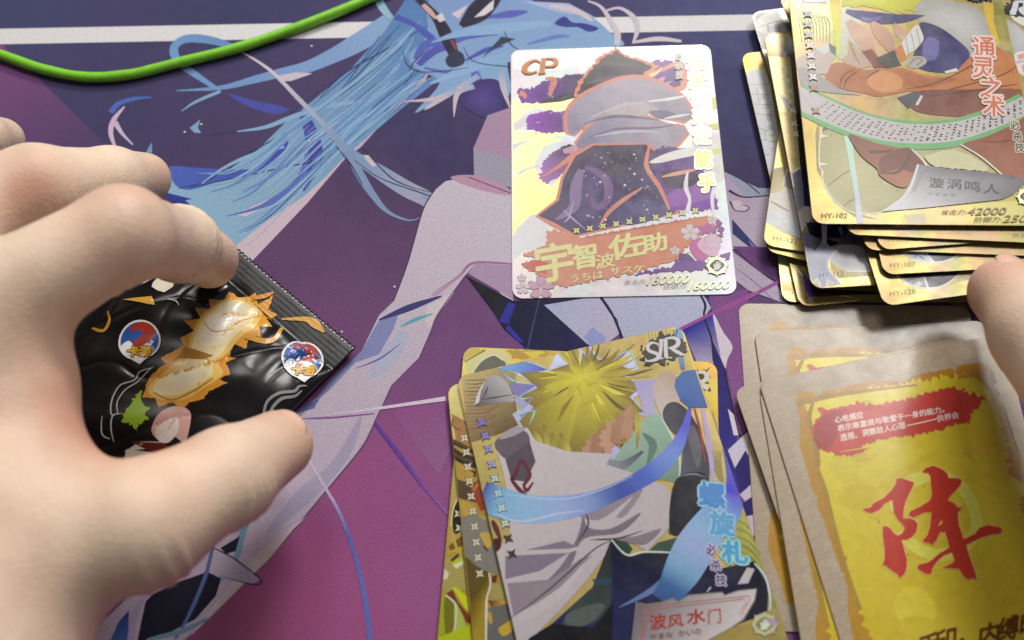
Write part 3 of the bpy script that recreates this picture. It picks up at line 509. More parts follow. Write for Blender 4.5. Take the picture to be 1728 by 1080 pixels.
  ["artwork","P","2a1c33",[-2349,2334,-1681,2570,-1209,2670,-862,2544,-1609,2338,-2233,2282]],
  ["artwork","P","33223e",[-2691,1729,-2550,1894,-2005,2028,-1696,1961,-879,2068,-752,1950,-908,1282,-1639,1174,-2175,1209,-2696,1337],{"g":["8e38b4",-2014,1720,-1112,1582],"r":0.25}],
  ["artwork","P","9042b2",[-1620,1921,-919,2031,-769,1904,-944,1348,-1560,1246],{"g":["a06cb8",-1567,1486,-920,1906]}],
  ["artwork","P","4b2c5c",[-2195,152,-1884,504,-1383,762,-1120,663,-1138,121,-1754,-397,-2134,-633,-2318,-469],{"g":["a06ab0",-2134,212,-1412,616],"r":0.3}],
  ["artwork","R","de8d78",[-1041,752,59,-1358,307,156,-1746,-41,116,-2242,-383,38]],
  ["artwork","R","d2a0b8",[-1581,495,156,-1274,577,235,-1044,661,78]],
  ["artwork","P","5a3f74",[914,3633,1360,3835,1913,3836,2227,3607,2209,2761,1590,2589,1062,2847],{"g":["9050b4",1088,3652,1762,2714],"r":0.4}],
  ["artwork","R","e59a84",[1092,3332,207,1490,3416,124,1978,3646,166,2195,3609,249,2197,2809,204,1752,2679,163,1209,2697,82]],
  ["artwork","S","c9a6d8",[1296,2839,1471,3124,1669,3166,1536,2928,1854,3014,1442,2689]],
  ["artwork","R","e6dfa0",[930,3239,165,1325,3285,124,1578,3561,21]],
  ["artwork","P","e79272",[-1214,2536,-1058,3014,-773,3493,-372,4034,201,4395,465,4105,969,3908,1503,3612,1171,3329,1302,2935,829,2854,497,2481,-211,2293,-746,2521],{"r":0.25}],
  ["artwork","P","2e2233",[-1118,2610,-965,2972,-697,3431,-313,3932,195,4274,421,4026,886,3831,1281,3581,981,3316,1119,3000,679,2956,386,2599,-205,2446,-663,2653],{"g":["3c3a3c",-560,4176,473,2531],"r":0.25}],
  ["artwork","R","51494e",[-549,3584,42,12,3762,188,871,3585,42]],
  ["artwork","R","5c4a66",[-807,3005,41,-94,3176,207,849,3193,41]],
  ["artwork","R","4a4248",[-425,2751,41,205,2875,123,687,3101,21]],
  ["artwork","R","e0907c",[-1373,1083,317,-1003,1864,1046,-129,2405,1260,815,2614,1346,1785,2059,1168,2283,1527,438]],
  ["artwork","R",["8f88a4","a49cb2","b5abba","aaa2b2","9a93a4"],[-1334,1128,159,-965,1844,885,-130,2367,1097,812,2566,1181,1784,2040,1006,2247,1556,279]],
  ["artwork","R","e0907c",[-1196,665,314,-345,1006,1382,570,1024,1657,1478,950,1180,2180,1187,356]],
  ["artwork","R",["8a82a0","9a92ae","a9a0b4","b0a6b6","a9a2b0"],[-1149,682,196,-345,1006,1224,570,1015,1499,1479,969,1023,2140,1169,198]],
  ["artwork","S","c0b4b6",[-227,1934,485,2271,1394,1977,763,1714,69,1689]],
  ["artwork","R","6f6a82",[-939,1487,20,72,1736,120,1367,1555,20]],
  ["artwork","R","77718c",[-1037,843,20,-28,1255,73,1195,1273,73,1967,1397,20]],
  ["artwork","R","c9c2cc",[-778,1669,20,167,2110,101,1258,2246,20]],
  ["artwork","R","d0c8d2",[-650,1015,20,426,1167,79,1412,1100,20]],
  ["artwork","S","7f7890",[1081,1892,1695,1873,1984,1629,1370,1602]],
  ["artwork","P","e0907c",[-1679,-399,-1280,395,-698,760,971,737,1429,225,1578,-842,1732,-1751,-1369,-2470,-2016,-2076,-2451,-1750,-2338,-1600,-1848,-1182]],
  ["artwork","P","54456f",[-1590,-419,-1222,321,-663,686,914,675,1335,174,1474,-839,1601,-1739,-1294,-2389,-1896,-1969,-2376,-1718,-1760,-1219],{"g":["463a58",-530,377,-89,-1496]}],
  ["artwork","S","5f4f80",[-1340,-1541,-1093,-767,-843,-67,-557,-431,-674,-1473,-1061,-1974]],
  ["artwork","S","4c3f68",[-242,-84,677,247,923,-649,595,-1162,5,-1146]],
  ["artwork","S","42364f",[-222,364,389,482,667,68,338,-456,-176,-264]],
  ["artwork","S","5d5686",[-16,-1576,885,-1257,1449,-1615,988,-1943,104,-2089]],
  ["artwork","R",["7d5f92","8a6a9c","75588c"],[-956,-64,154,-479,-344,230,-275,-790,266,-372,-1309,225,-674,-1473,187,-808,-1124,75]],
  ["artwork","R","8d7aa2",[-1071,-150,193,-1241,-763,343,-1337,-1455,300,-1864,-1868,74]],
  ["artwork","R","d99484",[687,-861,57,148,-1237,132,-314,-1654,130,-629,-2154,37]],
  ["artwork","R","b9a9d0",[-1635,-1533,19,-1421,-1795,56,-996,-2229,18]],
  ["artwork","R","b9a9d0",[-1329,-1196,19,-1480,-1793,56,-1632,-1959,19]],
  ["artwork","P","8248ae",[984,329,1380,625,1679,579,2492,374,2834,-439,2835,-1653,1518,-1669,1208,-832],{"g":["6a4f86",1401,109,2336,-1361],"r":0.3}],
  ["artwork","S","9a62b4",[1332,-1183,2101,-769,2684,-873,2728,-1221,1601,-1534]],
  ["artwork","S","51455a",[1317,-307,1994,-238,2419,-515,2095,-856,1430,-838]],
  ["artwork","R","e0907c",[1001,600,78,881,-117,135,1208,-832,133,1449,-1615,74]],
  ["artwork","R","e9a894",[1306,-483,57,1835,-366,134,2366,-249,57]],
  ["artwork","R","f2ecf4",[2077,-329,57,1984,-853,132,2060,-1289,94,1954,-1714,149]],
  ["artwork","R","f2ecf4",[2937,-530,95,2728,-1221,113,2711,-1904,74]],
  ["artwork","S","f0eeec",[966,42,1435,315,1974,480,2391,513,2410,286,1797,125,1264,6]],
  ["artwork","R","efecea",[1073,2252,40,1727,2326,121,2293,2441,41]],
  ["artwork","R","efecea",[1523,1597,40,1911,1678,100,2299,1741,40]],
  ["artwork","P","efe9c8",[2577,2318,3128,2443,3200,1545,2522,736],{"g":["f2f0ee",2815,2231,2969,913],"f":0.3}],
  ["artwork","P","f0eeea",[2296,743,3196,1082,3196,-537,2684,-873]],
  ["artwork","P","e6e690",[3004,2351,3216,2392,3224,1965,2997,1832]],
  ["artwork","P","e6e690",[2842,1370,3188,1405,3182,1174,2860,1138]],
  ["artwork","P","e6e690",[2875,453,3179,489,3185,309,2822,274]],
  ["artwork","D","a99cc4",[-447,240,42]],
  ["artwork","D","a99cc4",[-627,340,23]],
  ["artwork","D","cfc4e0",[726,-1451,22]],
  ["artwork","D","cfc4e0",[-363,60,23]],
  ["artwork","D","e6def0",[-582,-1811,22]],
  ["artwork","D","a99cc4",[812,-26,23]],
  ["artwork","D","a99cc4",[348,-1359,13]],
  ["artwork","D","a99cc4",[889,-393,17]],
  ["artwork","D","cfc4e0",[-617,-692,22]],
  ["artwork","D","e6def0",[-982,-225,23]],
  ["artwork","D","a99cc4",[870,-821,41]],
  ["artwork","D","cfc4e0",[327,-612,17]],
  ["artwork","D","cfc4e0",[-370,-1537,13]],
  ["artwork","D","a99cc4",[-925,-1064,41]],
  ["artwork","D","e6def0",[595,102,17]],
  ["artwork","D","e6def0",[-906,-1768,40]],
  ["artwork","D","e6def0",[-384,-403,22]],
  ["artwork","D","a99cc4",[438,-29,13]],
  ["artwork","D","a99cc4",[821,-1313,16]],
  ["artwork","D","a99cc4",[-786,-1823,40]],
  ["artwork","D","cfc4e0",[-947,-390,23]],
  ["artwork","D","cfc4e0",[554,-1919,22]],
  ["artwork","D","e6def0",[-422,-1908,40]],
  ["artwork","D","e6def0",[845,-1708,13]],
  ["artwork","D","a99cc4",[-328,11,23]],
  ["artwork","D","cfc4e0",[-701,-459,22]],
  ["artwork","D","a99cc4",[278,-441,17]],
  ["artwork","D","a99cc4",[-237,-1520,13]],
  ["artwork","D","cfc4e0",[-1,-38,13]],
  ["artwork","D","cfc4e0",[-843,375,17]],
  ["artwork","D","e6def0",[328,-900,17]],
  ["artwork","D","e6def0",[-246,408,23]],
  ["artwork","D","cfc4e0",[720,-569,41]],
  ["artwork","D","a99cc4",[-560,-607,13]],
  ["artwork","D","e6def0",[-522,-620,41]],
  ["artwork","D","cfc4e0",[834,-795,13]],
  ["artwork","D","cfc4e0",[-421,-115,17]],
  ["artwork","D","a99cc4",[-57,-175,13]],
  ["artwork","D","cfc4e0",[996,-338,42]],
  ["artwork","D","e6def0",[1102,-1185,13]],
  ["artwork","D","cfc4e0",[137,249,17]],
  ["artwork","D","e6def0",[-284,-1157,22]],
  ["artwork","D","e6def0",[793,-868,22]],
  ["artwork","D","a99cc4",[-249,-499,13]],
  ["artwork","D","e6def0",[929,-250,17]],
  ["artwork","D","cfc4e0",[-953,-1732,22]],
  ["artwork","D","cfc4e0",[532,321,42]],
  ["artwork","D","a99cc4",[219,-1391,16]],
  ["artwork","D","cfc4e0",[804,-71,13]],
  ["artwork","D","a99cc4",[375,-176,42]],
  ["artwork","D","cfc4e0",[930,-927,17]],
  ["artwork","D","e6def0",[503,-365,42]],
  ["artwork","D","cfc4e0",[1030,-654,13]],
  ["artwork","D","e6def0",[588,185,23]],
  ["artwork","D","a99cc4",[387,125,13]],
  ["artwork","D","cfc4e0",[689,-852,22]],
  ["artwork","D","cfc4e0",[799,-1605,40]],
  ["artwork","D","a99cc4",[-200,-1480,41]],
  ["artwork","D","a99cc4",[-494,-728,13]],
  ["artwork","D","a99cc4",[-883,-1774,40]],
  ["artwork","D","a99cc4",[-114,-1296,13]],
  ["artwork","D","e6def0",[324,-1867,22]],
  ["artwork","D","cfc4e0",[1056,-752,17]],
  ["artwork","D","e6def0",[-148,79,17]],
  ["artwork","D","a99cc4",[-328,-1653,13]],
  ["artwork","D","a99cc4",[638,459,13]],
  ["artwork","D","e6def0",[199,-748,41]],
  ["artwork","D","a99cc4",[153,-832,22]],
  ["artwork","D","e6def0",[-251,-1428,13]],
  ["artwork","D","a99cc4",[475,-1061,41]],
  ["artwork","D","d9c9e6",[-1308,1974,26]],
  ["artwork","D","d9c9e6",[-1303,1885,16]],
  ["artwork","D","d9c9e6",[-1991,2629,26]],
  ["artwork","D","d9c9e6",[-2060,1812,12]],
  ["artwork","D","d9c9e6",[-1931,1919,26]],
  ["artwork","D","d9c9e6",[-1237,2755,16]],
  ["artwork","D","d9c9e6",[-2357,1561,26]],
  ["artwork","D","d9c9e6",[-1571,2937,16]],
  ["artwork","D","d9c9e6",[-1569,1321,15]],
  ["artwork","D","d9c9e6",[-1523,2463,16]],
  ["artwork","D","d9c9e6",[-1131,1898,26]],
  ["artwork","D","d9c9e6",[-1029,1450,15]],
  ["artwork","D","d9c9e6",[-1287,1217,11]],
  ["artwork","D","d9c9e6",[-2390,1185,25]],
  ["artwork","D","d9c9e6",[-1698,1259,11]],
  ["artwork","D","d9c9e6",[-2393,2186,26]],
  ["artwork","D","d9c9e6",[-2313,1574,26]],
  ["artwork","D","d9c9e6",[-2175,1294,15]],
  ["artwork","D","d9c9e6",[-1111,2630,16]],
  ["artwork","D","d9c9e6",[-1434,2494,12]],
  ["artwork","D","d9c9e6",[-1372,2037,26]],
  ["artwork","D","d9c9e6",[-951,1312,15]],
  ["artwork","D","d9c9e6",[-1818,1202,15]],
  ["artwork","D","d9c9e6",[-2191,2314,12]],
  ["artwork","D","d9c9e6",[-2266,1356,15]],
  ["artwork","D","d9c9e6",[-1469,1887,16]],
  ["name_banner","P","d98b6e",[-2832,-2997,-2174,-2683,-2121,-2216,-1872,-2206,-1151,-2493,536,-2184,2526,-1848,2724,-1921,2724,-2241,2255,-2480,1785,-2964,1617,-3287,452,-3623,-556,-3840,-1417,-4020,-1774,-4059,-2693,-3466,-2893,-3299,-2472,-3154],{"g":["dd9a84",-2539,-3203,2270,-2157],"r":0.3}],
  ["name_banner","P","d4685c",[-2893,-3299,-2472,-3154,-2114,-3277,-2194,-3681,-2621,-3509],{"r":0.25}],
  ["name_banner","R","b5705e",[-1153,-2526,18,534,-2226,44,2451,-1880,18]],
  ["name_banner","R","c9785e",[900,-3310,18,1480,-3202,36,1922,-3050,18]],
  ["artwork","P","7d4f9c",[1474,-3283,1977,-3255,2533,-3431,2460,-3615,877,-3674,304,-3724,595,-3627,1388,-3484],{"r":0.3}],
  ["artwork","P","5f4a80",[1634,-3059,1915,-3131,2109,-3380,1581,-3286]],
  ["artwork","P","8a55a8",[2772,-3152,3080,-3062,3028,-3305,2798,-3332]],
  ["artwork","S","c96aa8",[1941,-2803,2321,-2565,2579,-2902,2330,-3304,2051,-3216]],
  ["artwork","S","e2b9d2",[2156,-2809,2472,-2485,2824,-2578,2700,-3151,2415,-3144]],
  ["artwork","P","b0609c",[2095,-2225,2649,-2113,2824,-2578,2695,-2408,2255,-2480],{"r":0.4}],
  ["artwork","P","93509c",[2740,-1905,2906,-2078,2932,-2580,2796,-2494],{"r":0.4}],
  ["artwork","W","dcd0d6",[1987,-2397,274]],
  ["artwork","W","dccbd6",[2650,-2012,147]],
  ["artwork","W","dcc4d4",[2616,-2721,254]],
  ["artwork","W","dcd3d6",[1510,-2981,144]],
  ["artwork","W","d0a4bc",[-2343,-4078,372]],
  ["artwork","W","e2cfda",[-2842,-4066,195]],
  ["artwork","W","e6d8e0",[-2875,-3745,125]],
  ["rank_star","K","e9e79c",[-1274,-2255,138],{"d":"5a5044"}],
  ["rank_star","K","e9e79c",[-890,-2191,138],{"d":"5a5044"}],
  ["rank_star","K","e9e79c",[-506,-2126,138],{"d":"5a5044"}],
  ["rank_star","K","e9e79c",[-121,-2062,138],{"d":"5a5044"}],
  ["rank_star","K","e9e79c",[263,-1998,138],{"d":"5a5044"}],
  ["rank_star","K","e9e79c",[649,-1934,138],{"d":"5a5044"}],
  ["rank_star","K","e9e79c",[1035,-1869,138],{"d":"5a5044"}],
  ["rank_star","K","e9e79c",[1421,-1805,139],{"d":"5a5044"}],
  ["rank_star","K","e9e79c",[1808,-1741,139],{"d":"5a5044"}],
  ["rank_star","K","e9e79c",[2195,-1676,139],{"d":"5a5044"}],
  ["lettering","T","ebe9a4",[-2427,-3956,-1395,-3780,-2481,-2758],{"t":"宇","b":0.03,"h":0}],
  ["lettering","T","ebe9a4",[-1402,-3538,-739,-3424,-1414,-2768],{"t":"智","b":0.04,"h":0}],
  ["lettering","T","ebe9a4",[-758,-3537,-216,-3437,-768,-3081],{"t":"波","b":0.02,"h":0}],
  ["lettering","T","ebe9a4",[-338,-3272,685,-3084,-396,-2495],{"t":"佐","b":0.03,"h":0}],
  ["lettering","T","ebe9a4",[614,-3066,1298,-2935,591,-2487],{"t":"助","b":0.04,"h":0}],
  ["lettering","T","ebe9a4",[-1486,-3938,-569,-3816,-1493,-3697],{"t":"うちは","b":0.02,"h":0}],
  ["lettering","T","ebe9a4",[-366,-3724,594,-3635,-370,-3498],{"t":"サスケ","b":0.02,"h":0}],
  ["lettering","T","c9c66a",[2349,3468,2913,3463,2405,4140],{"t":"完","b":0.04,"h":0,"o":"f2f0e4","w":0.09,"f":0.5}],
  ["lettering","T","c9c66a",[2347,2739,2875,2735,2402,3399],{"t":"全","b":0.04,"h":0,"o":"f2f0e4","w":0.09,"f":0.5}],
  ["lettering","T","e2e0a0",[2362,2043,2869,2039,2416,2690],{"t":"体","b":0.04,"h":0,"o":"f2f0e4","w":0.09,"f":0.5}],
  ["lettering","T","e2e0a0",[2361,1360,2863,1356,2415,1995],{"t":"须","b":0.04,"h":0,"o":"f2f0e4","w":0.09,"f":0.5}],
  ["lettering","T","e2e0a0",[2327,653,2825,651,2380,1277],{"t":"佐","b":0.04,"h":0,"o":"f2f0e4","w":0.09,"f":0.5}],
  ["lettering","T","c9c66a",[2309,-218,2801,-220,2361,390],{"t":"能","b":0.04,"h":0,"o":"f2f0e4","w":0.09,"f":0.5}],
  ["lettering","T","c9c66a",[2346,-1035,2817,-1037,2398,-440],{"t":"乎","b":0.04,"h":0,"o":"f2f0e4","w":0.09,"f":0.5}],
  ["lettering","T","b9b48a",[2004,3797,2226,3795,2027,4100],{"t":"必","b":0.02,"h":0,"o":"f0eeee","w":0.08}],
  ["lettering","T","b9b48a",[1978,3443,2199,3441,2001,3743],{"t":"杀","b":0.02,"h":0,"o":"f0eeee","w":0.08}],
  ["lettering","T","b9b48a",[1974,3073,2194,3071,1998,3370],{"t":"技","b":0.02,"h":0,"o":"f0eeee","w":0.08}],
  ["lettering","T","b9b6ac",[-18,-4037,608,-4004,10,-3894],{"t":"攻击力:","b":0,"h":0.2}],
  ["lettering","T","c9c5ac",[625,-4068,1788,-4031,684,-3798],{"t":"180000","b":0.03,"h":0.25,"f":0.4}],
  ["lettering","T","b9b6ac",[1090,-4206,1748,-4173,1106,-4063],{"t":"防御力:","b":0,"h":0.2}],
  ["lettering","T","c9c5ac",[1769,-4269,2898,-4232,1831,-4017],{"t":"160000","b":0.03,"h":0.25,"f":0.4}],
  ["rarity_badge","R","e08c4c",[-2233,3873,63,-2384,3942,84,-2585,3849,126,-2715,3650,188,-2680,3491,146,-2500,3449,83,-2318,3515,42]],
  ["rarity_badge","P","e08c4c",[-2231,3973,-2212,3791,-2248,3860]],
  ["rarity_badge","R","e08c4c",[-2100,3992,168,-2141,3743,168,-2175,3438,167]],
  ["rarity_badge","R","e08c4c",[-2184,3981,63,-1911,3999,84,-1738,3934,147,-1734,3797,168,-1845,3697,105,-2098,3688,63]],
  ["rarity_badge","R","e08c4c",[-2284,3424,62,-2060,3443,62]],
  ["hand_emblem","P","77725c",[2993,-3507,2930,-3551,2917,-3595,2897,-3637,2871,-3676,2876,-3752,2802,-3739,2761,-3760,2718,-3775,2673,-3783,2624,-3842,2585,-3781,2542,-3771,2502,-3754,2465,-3731,2388,-3741,2407,-3665,2388,-3625,2376,-3582,2371,-3537,2315,-3491,2379,-3447,2392,-3403,2411,-3360,2437,-3321,2431,-3243,2506,-3257,2548,-3235,2591,-3220,2636,-3212,2686,-3152,2725,-3214,2768,-3225,2809,-3241,2846,-3265,2923,-3255,2903,-3332,2922,-3373,2934,-3416,2938,-3460]],
  ["hand_emblem","P","e0dcae",[2977,-3507,2917,-3548,2904,-3590,2886,-3630,2861,-3668,2866,-3740,2795,-3727,2756,-3748,2715,-3762,2672,-3770,2625,-3825,2588,-3768,2548,-3758,2509,-3742,2474,-3720,2401,-3729,2419,-3657,2401,-3619,2389,-3578,2384,-3535,2332,-3491,2392,-3449,2404,-3407,2422,-3367,2447,-3329,2442,-3255,2513,-3269,2553,-3248,2594,-3233,2637,-3226,2684,-3169,2721,-3228,2762,-3238,2801,-3254,2837,-3276,2910,-3267,2892,-3340,2909,-3379,2920,-3420,2925,-3462],{"f":0.4}],
  ["hand_emblem","P","55534a",[2876,-3498,2824,-3567,2665,-3698,2595,-3690,2442,-3532,2460,-3455,2629,-3311,2706,-3312,2847,-3439]],
  ["hand_emblem","P","ecebe6",[2557,-3641,2685,-3635,2765,-3534,2799,-3470,2765,-3476,2725,-3507,2770,-3411,2737,-3404,2696,-3480,2724,-3365,2690,-3364,2663,-3473,2667,-3363,2632,-3375,2621,-3498,2581,-3432,2555,-3464,2566,-3535]],
 ],
 'A': [
  ["artwork","P","7d5a48",[-3005,4395,-2096,4424,-1506,4348,-1752,3308,-1844,2669,-2346,2545,-2645,2526,-3151,2497,-3132,3271],{"g":["b5a86a",-2884,4085,-1921,2645],"f":0.25}],
  ["artwork","P","bda566",[-602,4434,2843,4359,3023,4201,3127,3620,3072,3088,2137,2964,1127,3335,110,3710],{"g":["c8b674",-57,4262,3031,4026],"f":0.25}],
  ["artwork","R","9a7a58",[-2951,4251,16,-2579,4159,49,-2058,4061,16]],
  ["artwork","R","8d6a4c",[-2934,4137,16,-2584,4053,49,-2052,4085,16]],
  ["artwork","R","9a7a58",[-2916,4022,16,-2590,3947,49,-2103,3864,16]],
  ["artwork","R","8d6a4c",[-3018,3938,16,-2595,3842,49,-2097,3889,16]],
  ["artwork","R","9a7a58",[-3001,3824,16,-2600,3737,49,-2148,3669,16]],
  ["artwork","R","8d6a4c",[-2983,3711,16,-2605,3633,49,-2142,3694,16]],
  ["artwork","R","9a7a58",[-3085,3628,16,-2611,3529,49,-2192,3475,16]],
  ["artwork","R","8d6a4c",[-3067,3515,16,-2616,3425,49,-2186,3500,16]],
  ["artwork","R","9a7a58",[-3050,3403,16,-2621,3321,48,-2236,3283,16]],
  ["artwork","R","8d6a4c",[-3151,3320,16,-2626,3218,48,-2231,3307,16]],
  ["artwork","R","9a7a58",[-3133,3209,16,-2631,3115,48,-2280,3091,16]],
  ["artwork","R","8d6a4c",[-3116,3097,16,-2636,3013,48,-2275,3115,16]],
  ["artwork","R","9a7a58",[-3216,3016,16,-2641,2911,48,-2324,2901,16]],
  ["artwork","R","8d6a4c",[-3198,2905,16,-2647,2809,48,-2318,2925,16]],
  ["artwork","R","e2d08c",[2154,4592,17,2111,4131,50,1834,3603,17]],
  ["artwork","R","c3a75c",[2204,4569,17,2157,4119,50,1896,3588,17]],
  ["artwork","R","e2d08c",[2253,4546,17,2203,4107,50,1959,3572,17]],
  ["artwork","R","c3a75c",[2302,4524,17,2249,4096,50,2021,3556,17]],
  ["artwork","R","e2d08c",[2351,4501,17,2295,4084,50,2084,3541,17]],
  ["artwork","R","c3a75c",[2400,4479,17,2341,4073,50,2147,3525,17]],
  ["artwork","R","e2d08c",[2449,4456,17,2387,4061,50,2209,3509,17]],
  ["artwork","R","c3a75c",[2499,4434,17,2433,4050,50,2272,3493,17]],
  ["artwork","R","e2d08c",[2548,4411,17,2479,4038,50,2334,3478,17]],
  ["artwork","R","c3a75c",[2597,4388,17,2525,4027,50,2397,3462,17]],
  ["artwork","R","e2d08c",[2646,4366,17,2571,4015,50,2459,3446,17]],
  ["artwork","R","c3a75c",[2695,4343,17,2616,4003,50,2522,3431,17]],
  ["artwork","R","e2d08c",[2744,4321,17,2662,3992,50,2584,3415,17]],
  ["artwork","R","c3a75c",[2793,4298,17,2708,3980,50,2647,3399,17]],
  ["artwork","R","e2d08c",[2842,4276,17,2754,3969,50,2709,3384,17]],
  ["artwork","R","c3a75c",[2891,4254,17,2800,3957,50,2772,3368,17]],
  ["artwork","P","a3ad4a",[2993,-210,3172,-630,3195,-2402,3185,-4161,2535,-4006,3017,-3204,3003,-2506,2685,-2075,2651,-1555,2519,-1001,2779,-534],{"g":["c2b25c",2922,-813,3056,-3521],"f":0.35}],
  ["artwork","R","bdc268",[2790,-953,15,3054,-1086,33,3222,-1400,15]],
  ["artwork","R","7f8c38",[2783,-1054,15,3048,-1208,33,3204,-1531,15]],
  ["artwork","R","bdc268",[2777,-1155,15,3041,-1329,33,3187,-1662,15]],
  ["artwork","R","7f8c38",[2771,-1256,15,3034,-1449,32,3169,-1792,15]],
  ["artwork","R","bdc268",[2765,-1356,15,3028,-1569,32,3152,-1921,15]],
  ["artwork","R","7f8c38",[2758,-1456,15,3021,-1689,32,3135,-2050,15]],
  ["artwork","R","bdc268",[2752,-1556,15,3014,-1808,32,3117,-2178,14]],
  ["artwork","R","7f8c38",[2746,-1655,15,3008,-1926,32,3100,-2306,14]],
  ["artwork","R","bdc268",[2740,-1754,15,3001,-2044,32,3083,-2433,14]],
  ["artwork","R","7f8c38",[2734,-1853,15,2995,-2162,32,3066,-2560,14]],
  ["artwork","R","bdc268",[2728,-1951,15,2988,-2279,32,3049,-2686,14]],
  ["artwork","R","7f8c38",[2722,-2049,15,2982,-2396,32,3032,-2812,14]],
  ["artwork","R","a89a62",[2810,810,16,2756,426,34,2799,-84,15]],
  ["artwork","R","a89a62",[2855,799,16,2788,418,34,2812,-87,15]],
  ["artwork","R","a89a62",[2901,787,16,2821,410,34,2825,-90,15]],
  ["artwork","R","a89a62",[2947,776,16,2853,402,34,2838,-94,15]],
  ["artwork","R","a89a62",[2993,765,16,2886,394,34,2851,-97,15]],
  ["artwork","R","a89a62",[3039,753,16,2918,385,34,2864,-100,15]],
  ["artwork","R","a89a62",[3084,742,16,2951,377,34,2877,-103,15]],
  ["artwork","S","c3bfc4",[-2848,3479,-2725,3743,-2556,3991,-2337,4163,-2148,4194,-1988,4102,-1858,3881,-1780,3443,-1837,3330,-2091,3393,-2331,3389,-2611,3474],{"g":["77737a",-2687,3654,-1922,4020]}],
  ["artwork","P","e2dee0",[-2848,3479,-2737,3714,-2563,3960,-2415,4085,-2590,3838,-2700,3544]],
  ["artwork","R","5a4048",[-2595,3614,16,-2448,3802,49,-2392,3917,16]],
  ["artwork","R","5a4048",[-2612,3602,24,-2290,3570,41,-1819,3533,16]],
  ["artwork","F","b9b4e8",[163,3278,-2043,4400,-1225,4419,-683,3999,-124,4101,-294,4492,222,4130,254,4465,403,4133,545,4453,704,3997,1573,4011,1078,3800,1662,3442,1276,3370,1724,2889,1298,2670,1547,2067,1268,2183,1230,1676,950,959,914,1528,298,788,-551,1218,-1362,978,-1460,1442,-1610,1926,-1839,2666,-1923,3005,-1247,3228,-1807,3497,-1111,3626,-1603,4126],{"f":0.35,"b":"c9cdf0","s":0}],
  ["artwork","P","6a68e0",[-2023,4364,-1230,4396,-707,4017,-1225,3954,-1524,4106],{"g":["86c4ea",-1969,4528,-770,4049]}],
  ["artwork","P","a7a0d0",[-1940,4048,-1523,3895,-1815,3935]],
  ["artwork","P","8f86c8",[-1801,3867,-1131,3641,-1639,3408,-1780,3571]],
  ["artwork","P","b9b0e4",[-1787,3413,-1270,3322,-1682,3100,-1759,3278]],
  ["artwork","P","9fb0c4",[-1725,2922,-1345,2953,-1593,2607,-1768,2619]],
  ["artwork","F","e6de48",[196,3508,-1471,4093,-693,3959,-86,4031,-185,4299,219,4015,325,4263,416,4057,552,4267,675,3931,1355,3943,972,3784,1495,3447,1172,3396,1568,2927,1203,2723,1445,2225,1181,2262,1128,1702,955,1293,898,1758,575,1386,380,1660,-4,1250,-758,1660,-1148,980,-1167,1537,-1362,978,-1421,1599,-1521,1848,-1659,2392,-1787,2768,-1332,3062,-1632,3418,-1098,3563],{"b":"927c38","s":0}],
  ["artwork","R","7a6432",[-191,3394,16,-462,3333,53,-707,3216,13]],
  ["artwork","R","7a6432",[820,3445,16,1409,3339,102,2012,3341,13]],
  ["artwork","R","d8cc48",[711,3641,16,1138,3725,109,1538,3891,13]],
  ["artwork","R","a08a3c",[327,3771,17,534,4117,59,673,4497,13]],
  ["artwork","R","7a6432",[561,3308,16,994,3008,84,1475,2782,13]],
  ["artwork","R","c4b044",[570,3500,16,1106,3457,99,1644,3496,13]],
  ["artwork","R","a08a3c",[230,2980,16,192,2774,52,238,2582,13]],
  ["artwork","R","c4b044",[573,3431,16,1251,3245,97,1952,3154,13]],
  ["artwork","R","f0e858",[-28,4019,17,-176,4569,88,-443,5087,14]],
  ["artwork","R","7a6432",[126,3974,17,126,4430,78,22,4879,14]],
  ["artwork","R","d8cc48",[194,3174,16,137,2699,59,170,2226,13]],
  ["artwork","R","a08a3c",[511,3665,16,941,3857,107,1332,4118,13]],
  ["artwork","R","f0e858",[-76,3250,16,-417,2963,66,-689,2626,13]],
  ["artwork","R","f0e858",[103,3842,17,8,4457,61,-194,5067,14]],
  ["artwork","R","7a6432",[622,3817,17,883,3978,50,1088,4195,13]],
  ["artwork","R","d8cc48",[638,3620,16,1287,3754,116,1908,3988,13]],
  ["artwork","R","d8cc48",[166,4036,17,209,4632,73,127,5235,14]],
  ["artwork","R","d8cc48",[316,3113,16,353,2803,88,468,2516,13]],
  ["artwork","R","d8cc48",[565,3600,16,1140,3716,89,1691,3921,13]],
  ["artwork","R","7a6432",[645,3293,16,927,3106,69,1249,2987,13]],
  ["artwork","R","f0e858",[651,3668,16,1024,3776,109,1365,3955,13]],
  ["artwork","R","f0e858",[729,3704,17,1203,3850,90,1637,4084,13]],
  ["artwork","R","f0e858",[-382,3746,16,-664,3917,61,-985,4007,13]],
  ["artwork","R","c4b044",[602,3297,16,1121,2956,51,1693,2701,13]],
  ["artwork","R","c4b044",[100,3852,17,21,4380,97,-154,4900,14]],
  ["artwork","R","7a6432",[551,3051,16,804,2592,102,1153,2196,13]],
  ["artwork","R","f0e858",[478,3298,16,774,3016,107,1120,2787,13]],
  ["artwork","R","c4b044",[483,3480,16,1137,3379,73,1802,3364,13]],
  ["artwork","R","a08a3c",[682,3697,17,1243,3884,107,1763,4168,13]],
  ["artwork","R","d8cc48",[-13,3839,17,-144,4149,115,-346,4426,13]],
  ["artwork","R","a08a3c",[340,3994,17,475,4292,103,520,4608,13]],
  ["artwork","R","f0e858",[169,3888,17,195,4218,82,141,4544,13]],
  ["artwork","R","d8cc48",[-413,3448,16,-735,3444,111,-1042,3361,13]],
  ["artwork","R","c4b044",[610,3572,16,1226,3637,66,1827,3797,13]],
  ["artwork","R","a08a3c",[-85,3596,16,-504,3765,94,-947,3871,13]],
  ["artwork","R","c4b044",[-24,3907,17,-144,4254,91,-347,4567,13]],
